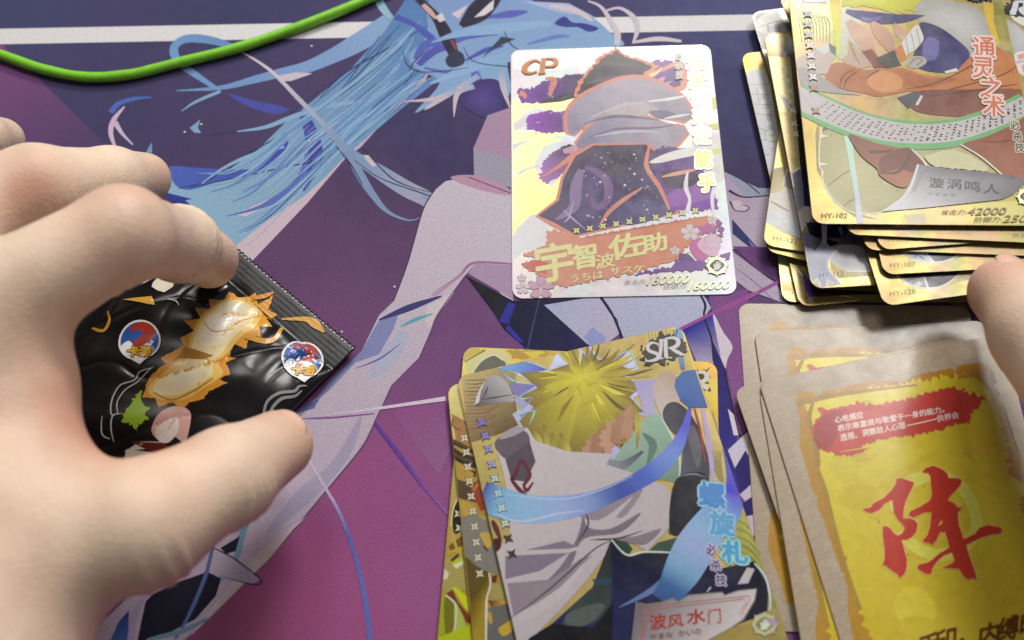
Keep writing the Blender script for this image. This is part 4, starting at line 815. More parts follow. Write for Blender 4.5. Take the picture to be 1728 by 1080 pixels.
  ["artwork","R","c4b044",[145,4040,17,175,4333,110,111,4614,13]],
  ["artwork","R","d8cc48",[-119,3585,16,-570,3732,87,-1041,3810,13]],
  ["artwork","R","f0e858",[217,3235,16,201,2722,56,270,2215,13]],
  ["artwork","R","c4b044",[582,3474,16,1126,3391,109,1680,3392,13]],
  ["artwork","R","f0e858",[635,3165,16,805,2962,98,1032,2821,13]],
  ["artwork","R","7a6432",[466,3881,17,689,4139,72,839,4436,13]],
  ["artwork","R","a08a3c",[-210,3123,16,-546,2845,112,-799,2513,13]],
  ["artwork","R","f0e858",[369,3054,16,396,2835,110,498,2644,13]],
  ["artwork","R","a08a3c",[77,4049,17,90,4250,97,17,4429,13]],
  ["artwork","R","c4b044",[30,3998,17,9,4238,103,-95,4450,13]],
  ["artwork","F","ece44c",[73,3569,-934,3552,-459,3672,-611,3950,-100,3762,-139,4044,245,3796,517,3971,545,3661,996,3669,604,3466,788,3122,454,3324,370,2814,215,3265,-22,2794,-61,3275,-408,3007,-307,3395,-729,3264],{"b":"ccbe40","s":0}],
  ["artwork","R",["a48cf0","8cc4f4","b8f0e4","b49cf4"],[-1987,4370,20,-1722,3944,49,-1131,3641,20]],  # rainbow foil sheen painted as pastel ribbons around the burst rim
  ["artwork","R",["a48cf0","8cc4f4","b8f0e4","b49cf4"],[-1131,3641,20,-1642,3393,49,-1270,3322,19]],
  ["artwork","R",["a48cf0","8cc4f4","b8f0e4","b49cf4"],[-1270,3322,19,-1696,3041,48,-1886,2993,19]],
  ["artwork","R",["a48cf0","8cc4f4","b8f0e4","b49cf4"],[-1757,2914,19,-1345,2953,48,-1565,2600,19]],
  ["artwork","R",["b8a0f4","9cc8f4","c4f0e0"],[-1970,4351,17,-1287,4393,50,-755,4047,33]],
  ["artwork","R",["c4b4f4","a4d4f4","b4f0d8"],[1036,3810,17,1538,3989,50,1636,3448,25]],
  ["artwork","R",["a4e4f0","b8a4f4"],[1724,2889,24,1765,2466,48,1204,1683,24]],
  ["artwork","P","cbc4e6",[1408,3146,2101,3032,1791,2460,1752,2236,1809,1876,1431,2084,1456,2543],{"g":["b4aedd",1606,3138,1776,2064]}],
  ["artwork","S","86a596",[1215,1908,1550,2113,1841,1983,1969,1323,1961,765,1797,201,1354,364,640,485,98,838,575,1386],{"g":["a7c6b4",1234,1862,1463,493]}],
  ["artwork","R","d3ece4",[1841,1983,32,1979,1264,47,1955,711,46,1818,305,31]],
  ["artwork","R","6a8a7c",[1255,1670,63,1415,1291,219,1110,809,46]],
  ["artwork","R","9fb8a8",[1548,1371,47,1624,904,186,1350,530,46]],
  ["artwork","P","c99a7e",[-560,1387,-281,1824,31,1973,17,1524,-298,1156],{"r":0.45}],
  ["artwork","P","b3846c",[-243,1521,44,1981,326,2094,303,1656,-19,1232],{"r":0.45}],
  ["artwork","P","d0a486",[75,1656,372,2140,623,2216,591,1789,261,1307],{"r":0.45}],
  ["artwork","P","b98c70",[395,1792,702,2300,922,2338,880,1923,542,1383],{"r":0.45}],
  ["artwork","P","c49678",[718,1929,1034,2461,1222,2461,1171,2057,824,1460],{"r":0.45}],
  ["artwork","R",["3d4058","6a6c7c","a9aab4","8d8f9c","4d5068"],[-1336,1081,62,-853,1293,248,-220,1248,341,457,970,247,1116,1197,62]],
  ["artwork","R",["8a7630","cfc45a","7d6a2c"],[-1044,2239,48,-1103,1577,156,-1370,1034,15]],
  ["artwork","R",["8a7630","cfc45a","7d6a2c"],[-839,2189,48,-744,1712,157,-954,1318,16]],
  ["artwork","R",["8a7630","cfc45a","7d6a2c"],[-1195,2506,48,-1253,1838,157,-1460,1442,16]],
  ["artwork","R",["8a7630","cfc45a","7d6a2c"],[1249,2595,48,1190,1915,159,980,1286,16]],
  ["artwork","R",["8a7630","cfc45a","7d6a2c"],[-1530,2474,48,-1404,2101,158,-1522,1624,16]],
  ["artwork","P","cdc3c9",[-2555,2384,-1989,2628,-1627,2538,-1490,2120,-766,1660,287,1335,92,1089,868,608,1466,141,1494,-276,1171,-879,496,-1292,-12,-835,-227,-783,-366,-1007,-1143,-1639,-1953,-2171,-3070,-2823,-3153,-2803,-3173,-925,-3146,-482,-2713,-54,-2546,525,-2512,1472],{"g":["d9d0d4",-2369,2089,-697,-546]}],
  ["artwork","P","d3cbd0",[-774,1629,312,1312,37,1005,-519,981,-848,1224]],
  ["artwork","S","6f6270",[-2531,2380,-2000,2562,-1659,2392,-1712,1951,-2042,1697,-2335,1825,-2502,2034]],
  ["artwork","P","5f5562",[-2386,1837,-1660,2165,-1637,1597,-2016,1138,-2356,1277]],
  ["artwork","S","b3a8b0",[-2416,2408,-2038,2629,-1678,2540,-1980,2414]],
  ["artwork","S","86798a",[-738,113,-784,-352,-232,-539,618,-325,-15,-697,-936,-629,-1382,-1139,-2012,-1593,-2776,-1806,-1698,-1164,-1057,-495]],
  ["artwork","S","93868e",[-643,-701,250,-866,992,-838,486,-1131,-70,-892]],
  ["artwork","S","a093a0",[-1307,360,-526,115,267,297,843,264,258,-290,-2,-279,536,123,-522,-258]],
  ["artwork","P","8f8296",[-2941,-555,-1439,-559,-1135,-788,-2207,-1143,-3076,-1134]],
  ["artwork","P","d0c7cc",[-2919,-458,-1391,-777,-418,-833,-1417,-874,-2947,-580]],
  ["artwork","P","9d909c",[-3050,-1242,-1964,-1404,-1163,-1090,-845,-1065,-2059,-1781,-3082,-2028]],
  ["artwork","S","d2c9ce",[-2939,-2062,-1820,-1639,-1091,-1210,-1652,-1780,-2675,-2223]],
  ["artwork","R","4a3f4e",[-3140,-2063,14,-2012,-1593,34,-819,-968,34,-314,-833,15]],
  ["artwork","R","4a3f4e",[-738,113,15,-746,-309,45,-1096,-642,15]],
  ["artwork","R","4a3f4e",[-796,-689,15,-154,-820,44,537,-780,15]],
  ["artwork","R","6f2f38",[-1985,1741,78,-2249,1359,108,-2341,1280,92,-2200,944,107,-2061,809,46]],
  ["artwork","R","6f2f38",[-1965,1723,62,-1865,1315,108,-2010,1123,92,-2074,1063,77,-2039,904,92,-1825,1077,46]],
  ["artwork","R","6a2b34",[-3065,363,75,-3015,156,135,-2977,-95,74]],
  ["artwork","P","4a2a30",[-3155,-100,-2928,-104,-3013,-363,-3155,-429]],
  ["artwork","S","c7ad9c",[1842,2663,2018,3035,2346,3199,2582,2895,2514,2358,2185,2132,1918,1894,1824,2222],{"g":["d8cfc9",1824,2222,2521,2910]}],
  ["artwork","S","3a3a46",[1896,2035,2103,2289,2384,2253,2616,1856,2717,1162,2636,365,2326,-354,1854,-861,1307,-1035,1153,-936,1529,-316,1872,393,2136,1141,1962,1615],{"g":["5d5d6a",1941,1024,2628,1184]}],
  ["artwork","S","26262e",[1709,272,2486,242,2250,-493,1611,-1048,1182,-943]],
  ["artwork","R","8d8d98",[1854,333,15,2194,313,46,2486,145,15]],
  ["artwork","S","6d6d78",[2380,1411,2607,1522,2590,864,2329,441]],
  ["artwork","R","b04038",[2755,1990,48,2707,1330,63,2582,540,31]],
  ["artwork","R","c7b6ea",[2965,1938,96,2816,972,125,2632,14,91]],
  ["artwork","P","2b2c62",[-314,-833,28,-1277,430,-1323,1294,-1559,2047,-2123,2972,-2145,3107,-2831,2868,-3412,1693,-3516,-818,-3533,-3250,-2951,-2845,-2714,-2223,-2430,-1051,-1825],{"g":["1d1c3c",-425,-1219,-1849,-2624]}],
  ["artwork","P","2f4a3e",[-254,-806,69,-952,167,-1156,28,-1277,-222,-1062]],
  ["artwork","P","3f5a4c",[478,-1335,792,-1154,1581,-1138,1316,-1487,810,-1441]],
  ["artwork","R","e0ece4",[-283,-814,30,-20,-1265,44,437,-1299,44,1253,-1523,29]],
  ["artwork","S","444f4e",[-355,-978,-648,-2122,-942,-2543,-1377,-2657,-1963,-2589,-1773,-2245,-1051,-1825,-580,-1232],{"g":["2f3a3a",-785,-1430,-1537,-2557]}],
  ["artwork","S","5f6664",[-1785,-2291,-1057,-2221,-892,-2359,-1371,-2635,-1856,-2566]],
  ["artwork","P","2f4a66",[-1000,-1637,-513,-1730,-600,-1859,-943,-1802]],
  ["artwork","P","1a1820",[-2823,-2624,-2223,-2430,-1301,-2748,-676,-2313,-1004,-3489,-3250,-2951]],
  ["artwork","R","6b82b8",[-559,-2440,14,371,-2219,143,1006,-1820,29]],
  ["artwork","R",["4450b0","8ec2e8","9cc8f0","a6bcf0","86a0dc","4a5cb4","5a78d8","86a4f0","6a70e8","6a5ce4"],[-3197,1063,764,-2849,820,791,-2277,491,756,-1553,298,664,-718,235,544,-161,287,455,579,423,427,1274,652,462,1911,1032,374,2359,1550,221,2635,2020,112]],
  ["artwork","R","c9d8f4",[-2904,510,30,-2405,176,60,-1365,134,45,-751,63,15]],
  ["artwork","R",["cfe4f8","a9c4f4"],[-2593,945,15,-1275,486,30,-217,470,30,682,631,15]],
  ["artwork","R",["3f68b8","6a60e8","5a52e2","86a8ee","9ac4ee","a6bcee","84b4dc","4a74b0","3a5a98"],[3170,786,78,3127,84,245,3039,-372,545,2654,-778,838,2152,-1088,889,1653,-1498,966,1209,-1943,895,867,-2272,715,537,-2570,624]],
  ["artwork","P","3f67b2",[2424,2714,2528,2925,2760,3077,3105,3050,3099,1948,2631,2041,2461,2293],{"g":["4a74bc",2623,2710,2926,2118]}],
  ["artwork","R",["8db6d6","86aed0","5a86bc"],[2958,4321,186,2991,4077,202,2853,3512,149,2805,3131,115]],
  ["artwork","R","2a2a34",[2876,4106,17,2982,4247,34,2968,4302,17]],
  ["artwork","P","cfcbd0",[2399,-2585,2754,-2254,2918,-2335,2654,-2622]],
  ["artwork","R","dfe6ee",[2956,-2192,29,3114,-2633,57,3017,-3204,42,2891,-3418,28]],
  ["artwork","R","c9d4e4",[1612,-2594,14,1744,-2501,43]],
  ["artwork","P","c0b068",[1246,-3670,1934,-3524,2427,-3510,2655,-3373,3133,-3339,3146,-3884,3066,-4252,1202,-3805],{"g":["c2a85a",2100,-3714,3194,-3554],"f":0.35}],
  ["name_plaque","P","8a8478",[-528,-3390,-117,-2410,111,-2515,463,-2550,776,-2526,882,-2636,1155,-2542,1985,-2667,2015,-2749,2358,-2719,2827,-2784,2686,-3057,2275,-3429,1928,-3542,1317,-3687,1179,-3799]],
  ["name_plaque","P","d3cbcd",[-504,-3396,-94,-2446,103,-2543,454,-2578,772,-2555,873,-2664,1156,-2572,1971,-2693,2001,-2776,2354,-2748,2794,-2804,2670,-3028,2255,-3395,1912,-3514,1300,-3659,1155,-3794],{"g":["8f888e",561,-2489,1425,-3524]}],
  ["name_plaque","R","b5695c",[-244,-3288,28,30,-2616,28,515,-2633,23,2578,-2918,23,2582,-2982,17,2195,-3361,14],{"l":1}],
  ["name_plaque","R","b5695c",[-192,-3301,28,79,-2677,28,542,-2714,23,2434,-2958,23,2459,-3052,17,2201,-3263,14],{"l":1}],
  ["lettering","T","b23c34",[31,-3135,433,-3178,103,-2788],{"t":"波","b":0.03,"h":0}],
  ["lettering","T","b23c34",[462,-3190,827,-3228,531,-2906],{"t":"风","b":0.03,"h":0}],
  ["lettering","T","b23c34",[928,-3218,1363,-3274,1017,-2884],{"t":"水","b":0.03,"h":0}],
  ["lettering","T","c0564c",[1422,-3322,1726,-3361,1511,-2988],{"t":"门","b":0.02,"h":0}],
  ["lettering","T","8a3a34",[-30,-3340,511,-3407,-11,-3223],{"t":"やまな","b":0.02,"h":0}],
  ["lettering","T","8a3a34",[651,-3435,1188,-3501,679,-3295],{"t":"かいの","b":0.02,"h":0}],
  ["lettering","T","5a9ae0",[2102,-517,2687,-726,2271,72],{"t":"螺","b":0.05,"h":0,"o":"a6d8f4","w":0.1}],
  ["lettering","T","6ab0e4",[2144,-1254,2694,-1449,2303,-708],{"t":"旋","b":0.05,"h":0,"o":"a6dcf4","w":0.1}],
  ["lettering","T","5fb0e0",[2214,-1977,2785,-2178,2363,-1473],{"t":"札","b":0.05,"h":0,"o":"a8ecf4","w":0.1}],
  ["lettering","T","3c3660",[1879,-1721,2111,-1803,1952,-1467],{"t":"必","b":0.03,"h":0,"o":"e2d6f8","w":0.12}],
  ["lettering","T","3c3660",[1876,-2107,2107,-2188,1948,-1857],{"t":"杀","b":0.03,"h":0,"o":"e2d6f8","w":0.12}],
  ["lettering","T","3c3660",[1891,-2478,2121,-2558,1963,-2231],{"t":"技","b":0.03,"h":0,"o":"e2d6f8","w":0.12}],
  ["rank_star","K","8f88e6",[-2757,2970,152],{"d":"3a342a"}],
  ["rank_star","K","9a90f0",[-2748,2581,150],{"d":"3a342a"}],
  ["rank_star","K","9c98f4",[-2751,2216,149],{"d":"3a342a"}],
  ["rank_star","K","a9b4f4",[-2758,1791,147],{"d":"3a342a"}],
  ["rank_star","K","c4e2ea",[-2762,1404,146],{"d":"3a342a"}],
  ["rank_star","K","c9eaec",[-2766,1005,145],{"d":"3a342a"}],
  ["rank_star","K","cfeee6",[-2764,616,143],{"d":"3a342a"}],
  ["rank_star","K","d6f0e2",[-2765,214,142],{"d":"3a342a"}],
  ["rank_star","K","5a4638",[-2772,-177,141],{"d":"3a342a"}],
  ["rank_star","K","4f3c36",[-2773,-572,139],{"d":"3a342a"}],
  ["rarity_badge","P","45423c",[1798,3481,1863,3860,2064,4075,2322,4111,2473,4308,2550,4356,2579,4248,2934,4091,3029,3900,2990,3676,3053,3561,2867,3476,2611,3441,2251,3466],{"r":0.45}],
  ["rarity_badge","D","45423c",[2027,3951,33]],
  ["rarity_badge","D","45423c",[2270,3428,33]],
  ["rarity_badge","D","45423c",[2322,3398,32]],
  ["rarity_badge","D","45423c",[2455,3381,32]],
  ["rarity_badge","D","45423c",[1917,4045,33]],
  ["rarity_badge","D","45423c",[1881,3954,33]],
  ["rarity_badge","D","45423c",[3074,3848,33]],
  ["rarity_badge","R","e2dfe2",[2361,3984,33,2217,4071,67,2070,3991,92,2077,3856,92,2239,3732,100,2250,3614,99,2097,3564,83,1892,3595,33]],
  ["rarity_badge","P","e2dfe2",[2382,4046,2352,3903,2318,3995]],
  ["rarity_badge","P","e2dfe2",[1916,3698,1953,3573,1872,3567]],
  ["rarity_badge","R","e2dfe2",[2476,4079,91,2385,3828,93,2272,3576,93]],
  ["rarity_badge","P","e2dfe2",[2423,4119,2580,4096,2559,4058,2412,4082]],
  ["rarity_badge","P","e2dfe2",[2231,3602,2383,3577,2372,3541,2218,3560]],
  ["rarity_badge","R","e2dfe2",[2593,4070,107,2523,3827,107,2458,3562,106]],
  ["rarity_badge","R","e2dfe2",[2579,4093,50,2805,4073,84,2910,3963,117,2857,3843,117,2719,3794,83,2602,3814,50]],
  ["rarity_badge","R","e2dfe2",[2657,3793,67,2772,3665,100,2902,3540,83]],
  ["rarity_badge","P","e2dfe2",[2440,3563,2610,3540,2599,3503,2430,3533]],
  ["rarity_badge","P","e2dfe2",[2867,3575,2973,3542,2939,3511,2819,3521]],
  ["hand_emblem","P","77725c",[3063,-3717,2990,-3741,2967,-3776,2939,-3809,2904,-3837,2893,-3905,2821,-3876,2774,-3886,2727,-3889,2680,-3886,2618,-3926,2591,-3864,2549,-3846,2512,-3823,2479,-3794,2399,-3786,2433,-3724,2422,-3684,2418,-3644,2422,-3604,2375,-3552,2449,-3528,2471,-3492,2499,-3459,2533,-3431,2544,-3362,2617,-3391,2664,-3381,2711,-3378,2759,-3381,2822,-3340,2849,-3402,2891,-3421,2929,-3445,2962,-3474,3042,-3482,3007,-3545,3018,-3584,3021,-3624,3017,-3664]],
  ["hand_emblem","P","e4e2b0",[3047,-3713,2977,-3736,2956,-3770,2928,-3800,2896,-3827,2885,-3892,2816,-3865,2772,-3874,2727,-3877,2682,-3874,2623,-3912,2597,-3854,2558,-3836,2521,-3814,2490,-3786,2414,-3779,2446,-3719,2436,-3682,2433,-3644,2436,-3606,2392,-3556,2461,-3533,2482,-3499,2509,-3468,2542,-3440,2552,-3375,2622,-3402,2667,-3393,2712,-3390,2757,-3393,2817,-3354,2843,-3414,2883,-3431,2919,-3454,2950,-3482,3027,-3489,2994,-3549,3004,-3587,3007,-3625,3002,-3663],{"f":0.4}],
  ["hand_emblem","P","8d9078",[2945,-3683,2878,-3732,2689,-3810,2619,-3788,2495,-3616,2529,-3553,2731,-3465,2809,-3484,2928,-3625]],
  ["hand_emblem","P","ecf0d4",[2591,-3737,2723,-3759,2825,-3689,2873,-3642,2836,-3639,2789,-3657,2855,-3584,2823,-3570,2765,-3628,2817,-3533,2782,-3525,2733,-3614,2759,-3519,2721,-3522,2685,-3626,2658,-3560,2625,-3582,2622,-3647]],
  ["hand_emblem","D","c9a0d8",[2937,-3637,83]],
 ],
 'B': [
  ["artwork","P","d9c964",[-3208,4486,-2392,4600,-2201,3414,-2432,2456,-3178,2312],{"g":["e2d88a",-3074,4209,-2936,3180],"f":0.3}],
  ["artwork","P","b38a46",[-3111,3571,-2729,3287,-2667,2487,-3037,2537],{"g":["a8803c",-2981,3519,-2923,2521],"f":0.25}],
  ["artwork","R","4a3418",[-3064,3456,24,-3113,3247,32,-2927,3068,24]],
  ["artwork","P","2b2216",[-3141,2877,-2569,2339,-2657,1746,-3154,2113]],
  ["artwork","R","5a4626",[-3109,2821,64,-2882,2636,95,-2561,2415,63]],
  ["artwork","R","b8963a",[-3124,2669,63,-2897,2485,95,-2572,2314,63]],
  ["artwork","R","5a4626",[-3144,2467,63,-2917,2284,94,-2590,2139,63]],
  ["artwork","R","b8963a",[-3163,2266,63,-2937,2084,94,-2612,1940,62]],
  ["artwork","R","5a4626",[-3207,1819,62,-2982,1639,93,-2648,1595,62]],
  ["artwork","R","b8963a",[-3219,1696,62,-2995,1517,93,-2664,1449,62]],
  ["artwork","R","5a4626",[-3231,1573,62,-3007,1395,92,-2677,1327,61]],
  ["artwork","R","b8963a",[-3243,1451,62,-3019,1274,92,-2687,1230,61]],
  ["artwork","P","c29c40",[-3139,2263,-2691,1876,-2717,1629,-3116,1757]],
  ["artwork","P","5f4a34",[-3128,1758,-2735,1458,-2587,1046,-3141,1265]],
  ["artwork","P","a8402c",[-2783,1464,-2614,1690,-2550,1384,-2509,889,-2608,854,-2737,1212]],
  ["artwork","R","d07a3c",[-2764,1413,46,-2630,1543,77,-2572,1635,31]],
  ["artwork","P","c9a844",[-3122,1214,-2913,1137,-2697,914,-3049,742]],
  ["artwork","S","c3a850",[-2817,688,-2530,698,-2444,399,-2452,114,-2732,151]],
  ["artwork","P","8d887e",[-3144,754,-2802,831,-2451,544,-2406,108,-3151,205]],
  ["artwork","P","8a867e",[-3117,352,-2367,103,-2297,-795,-2559,-713,-2928,-469,-3123,-198]],
  ["artwork","S","d0b24e",[-2696,297,-2449,265,-2400,33,-2540,-99,-2644,89]],
  ["artwork","R","6a3a2a",[-2633,-37,59,-2548,-173,44]],
  ["artwork","P","b59a34",[-3125,-222,-2882,-500,-2559,-713,-2602,-1095,-2728,-1461,-2826,-2339,-3169,-2295,-3120,-1364],{"g":["7d6a24",-2883,-1155,-2696,-1323],"f":0.3}],
  ["artwork","R","e8e4d8",[-2583,-709,29,-2579,-1001,44,-2698,-1298,43,-2739,-1555,57,-2835,-2314,42]],
  ["artwork","P","aea25a",[-2564,-979,-2250,-1019,-2244,-1380,-2490,-1397,-2611,-1286]],
  ["artwork","P","d0a83c",[-2682,-1372,-2201,-1433,-2263,-1544,-2604,-1548],{"g":["6a4a2c",-2588,-1408,-2305,-1487]}],
  ["artwork","P","6f6e6c",[-2703,-1560,-2159,-1486,-2081,-2433,-2814,-2340]],
  ["artwork","S","c9a43c",[-2728,-1675,-2641,-1662,-2629,-1875,-2697,-1937]],
  ["artwork","S","cfae3c",[-2493,-2056,-2313,-1962,-2162,-1911,-2193,-2164,-2396,-2254,-2483,-2174]],
  ["artwork","P","5f3a28",[-2519,-791,-2370,-786,-2441,-971,-2538,-958]],
  ["rank_star","K","e3dac2",[-2827,2851,151],{"d":"3a342a"}],
  ["rank_star","K","e3dac2",[-2820,2459,150],{"d":"3a342a"}],
  ["rank_star","K","e3dac2",[-2818,2060,148],{"d":"3a342a"}],
  ["rank_star","K","e3dac2",[-2824,1674,147],{"d":"3a342a"}],
  ["rank_star","K","e3dac2",[-2820,1272,145],{"d":"3a342a"}],
  ["rank_star","K","e3dac2",[-2815,883,144],{"d":"3a342a"}],
  ["rank_star","K","e3dac2",[-2812,483,142],{"d":"3a342a"}],
  ["rank_star","K","e3dac2",[-2812,85,141],{"d":"3a342a"}],
  ["rank_star","K","e3dac2",[-2810,-302,140],{"d":"3a342a"}],
  ["rank_star","K","e3dac2",[-2808,-700,138],{"d":"3a342a"}],
 ],
 'C': [
  ["artwork","P","d9b84c",[-3209,4338,-679,4463,-652,3904,-3180,3431],{"g":["e6cf5e",-3013,4136,-1233,4224],"f":0.3}],
  ["artwork","P","e4e09c",[-3076,4022,-2497,4328,-2047,4366,-1752,3991,-1987,3915,-2696,3782,-3041,3604]],
  ["artwork","P","c9a040",[-2016,4352,-877,4408,-841,4296,-1400,4106,-1759,4088],{"r":0.3}],
  ["artwork","S","6a6c58",[-2835,3647,-2679,3945,-2481,4117,-2275,4176,-2120,4102,-1957,3916,-2278,3803]],
  ["artwork","R","eae6cc",[-2862,3613,33,-2679,3945,42,-2482,4123,51,-2276,4185,42,-2055,4041,34]],
  ["artwork","R","8a7830",[-3099,3940,34,-2557,4325,51]],
  ["artwork","P","d8c44c",[-3161,4312,-2895,4390,-2558,4341,-3130,3955],{"r":0.3}],
  ["artwork","P","ead84a",[-1533,4327,-995,4369,-873,4327,-1283,4160]],
  ["artwork","P","c8ac48",[-3149,1267,-3160,-152,-3130,-1945,-3123,-3570,-2235,-3516,-2536,-1619,-2811,-132],{"g":["d0bc5c",-3122,788,-3147,-2235],"f":0.3}],
  ["artwork","S","241c10",[-2988,34,-2866,16,-2786,-367,-2828,-704,-2968,-736,-3036,-381]],
  ["artwork","R","eadfb0",[-2980,353,23,-2963,157,38,-3045,-140,31,-3066,-574,23]],
  ["artwork","P","7d5c22",[-3081,-1083,-2755,-789,-2707,-1062,-2990,-1251]],
  ["artwork","R","cfb24a",[-3010,-753,45,-2879,-1096,75,-2767,-1239,59]],
  ["artwork","R","cfb24a",[-3092,-1232,30,-2873,-1170,75,-2682,-1060,45]],
  ["artwork","P","b4a85e",[-3175,-1410,-2663,-1282,-2520,-2102,-3001,-2226,-3166,-2044]],
  ["artwork","P","c3cc28",[-2995,-1474,-2709,-1334,-2632,-1502,-2834,-1612]],
  ["artwork","P","e6e8c4",[-2939,-1544,-2700,-1432,-2669,-1504,-2832,-1636]],
  ["artwork","P","6a2c1c",[-3000,-1425,-2816,-1242,-2785,-1314,-2946,-1471]],
  ["artwork","P","e6e2c4",[-3128,-1653,-3008,-1744,-3032,-1891,-3128,-1921]],
  ["artwork","P","d4dc22",[-2889,-2100,-2818,-2072,-2452,-2338,-2400,-2667,-2529,-2580]],
  ["artwork","P","7d3a1c",[-3035,-2252,-2885,-2148,-2711,-2448,-2367,-2782,-2353,-2945,-2502,-2907,-2758,-2475]],
  ["artwork","P","a8b41c",[-3163,-2332,-3045,-2277,-2805,-2501,-2779,-3064,-3031,-3218,-3142,-3318]],
  ["artwork","S","7d7a24",[-3061,-2373,-2833,-2455,-2759,-2735,-2799,-3112,-2961,-3191]],
  ["artwork","S","b4c45c",[-2805,-2501,-2703,-2543,-2502,-2907,-2558,-3097,-2727,-3107]],
  ["artwork","R","e8eadc",[-3044,-2289,29,-2809,-2454,43,-2739,-2687,29,-2749,-3132,28]],
  ["artwork","P","bccb1c",[-3154,-3318,-2749,-3132,-2329,-2944,-2295,-3359,-3157,-3411]],
  ["rank_star","K","e3dac2",[-2908,-245,137],{"d":"3a342a"}],
  ["rank_star","K","e3dac2",[-2846,-608,135],{"d":"3a342a"}],
 ],
 'D': [
  ["artwork","P","d08a54",[2486,4409,2959,4417,3133,4281,3163,3963,2831,3693,2659,4001],{"g":["dcae3c",2902,4370,3050,3723],"r":0.2,"f":0.3}],
  ["artwork","P","dcb83c",[2716,3813,3163,3963,3141,2169,3038,2163,2824,3191],{"g":["c9b04c",2969,3549,3025,2223],"f":0.3}],
  ["artwork","P","a8b050",[2705,2906,2995,2983,3158,2472,3203,1873,2920,1857]],
  ["rarity_badge","P","2c281e",[2543,4122,2837,4154,2952,3952,2802,3691,2975,3574,2713,3560],{"r":0.4}],
  ["rarity_badge","R","e6e2d2",[2601,4062,66,2778,4087,116,2864,3980,132,2804,3849,115,2657,3810,66]],
  ["rarity_badge","R","e6e2d2",[2716,3813,99,2801,3659,115,2903,3602,66]],
  ["rarity_badge","R","2c281e",[2837,4106,50,2956,4240,17]],
 ],
 'Kt': [
  ["parchment","P","b5802c",[-2654,1533,-2643,2061,-2639,2432,-2386,3232,-2381,3617,-2301,3796,-2188,3861,-1894,3835,-1700,3576,-1566,3817,-1328,3720,-1123,3776,-194,3768,587,3599,863,3715,1899,3727,1985,3585,2073,3751,2746,3728,2938,3267,2926,3097,2782,3053,2885,2788,2745,2671,2844,2459,2771,1714,2751,1115,2550,600,2480,200,2580,-600,2520,-1800,2590,-3000,2400,-3750,1000,-3830,-400,-3760,-1600,-3860,-2500,-3720,-2580,-3300,-2845,-2402,-2778,-1831,-2734,-1636,-2579,-1173,-2617,-580,-2653,503,-2691,864,-2589,1111,-2659,1169,-2717,1406,-2620,1567],{"g":["bb8c30",-2072,3197,2465,3285]}],
  ["parchment","P","6a3018",[2903,3472,2938,3267,2926,3097,2782,3053,2790,3248]],
  ["parchment","P","6a3018",[2811,2949,2886,2812,2867,2743,2760,2765]],
  ["parchment","P","6a3018",[2838,2556,2822,2176,2727,1166,2704,804,2709,1123,2722,1818]],
  ["parchment","P","d4be34",[-2170,2618,-2149,3184,-2192,3482,-1613,3558,-944,3617,891,3537,2281,3500,2660,3274,2688,2877,2659,2114,2250,400,2280,-1200,2240,-2800,2000,-3450,0,-3500,-2000,-3440,-2300,-3000,-2472,-2172,-2449,-1610,-2480,-943,-2405,323,-2461,553,-2436,1035],{"g":["dfd03a",-1925,2184,-116,252],"r":0.5}],
  ["parchment","R","a8842c",[-2351,3562,160,-1598,3604,144,-727,3573,112,857,3446,48]],
  ["parchment","R","b08a34",[1967,3416,65,2480,3410,194,2688,2877,160,2672,1922,157,2615,1004,123]],
  ["parchment","R","a88430",[-1874,3611,64,-2177,3094,126,-2205,2438,156,-2360,1820,123]],
  ["parchment","R","b08c34",[-2369,1791,77,-2381,1203,151,-2460,421,178,-2508,-770,144,-2462,-1771,112]],
  ["parchment","S","d8c636",[207,-1097,50,-928,-139,-929,-339,-1051,-301,-1181,-154,-1287,11,-1201],{"r":0.5}],
  ["parchment","S","d8c636",[-1073,1843,-1028,2237,-1622,2135,-1864,2049,-2114,1640,-1621,1495,-1145,1647],{"r":0.5}],
  ["parchment","S","d8c636",[1937,-2977,1802,-2742,1552,-2737,1389,-2872,1217,-3053,1558,-3128,1820,-3089],{"r":0.5}],
  ["parchment","S","d8c636",[530,-128,547,36,306,109,72,-77,151,-218,275,-339,543,-278],{"r":0.5}],
  ["parchment","S","d2be34",[-1058,862,-1275,1127,-1641,1256,-2100,974,-1943,653,-1633,508,-1184,457],{"r":0.5}],
  ["parchment","S","d2be34",[1323,-1064,1266,-879,942,-825,738,-938,802,-1178,959,-1330,1290,-1338],{"r":0.5}],
  ["parchment","S","d2be34",[1397,-792,1181,-603,968,-583,835,-688,818,-846,941,-931,1254,-997],{"r":0.5}],
  ["parchment","S","dac93a",[-954,-3012,-1247,-2774,-1460,-2775,-1664,-2867,-1777,-3102,-1450,-3238,-1226,-3214],{"r":0.5}],
  ["parchment","S","d2be34",[780,1436,709,1645,283,1680,122,1598,-81,1339,292,1060,627,1205],{"r":0.5}],
  ["parchment","S","d0ba32",[545,-1009,457,-826,256,-774,-4,-931,58,-1087,219,-1123,469,-1150],{"r":0.5}],
  ["parchment","S","d2be34",[-1566,-1977,-1634,-1808,-1799,-1793,-1879,-1919,-1948,-2041,-1809,-2147,-1586,-2081],{"r":0.5}],
  ["parchment","S","dac93a",[864,318,663,578,371,517,87,448,34,234,328,58,785,169],{"r":0.5}],
  ["parchment","S","d2be34",[1123,2461,733,2700,268,2748,16,2578,54,2236,250,2121,835,2166],{"r":0.5}],
  ["parchment","S","d0ba32",[-1037,1859,-1021,1933,-1217,2018,-1444,1925,-1364,1773,-1225,1732,-1002,1728],{"r":0.5}],
  ["parchment","S","dac93a",[-1225,-3071,-1307,-2984,-1536,-2923,-1755,-3021,-1682,-3143,-1508,-3253,-1250,-3252],{"r":0.5}],
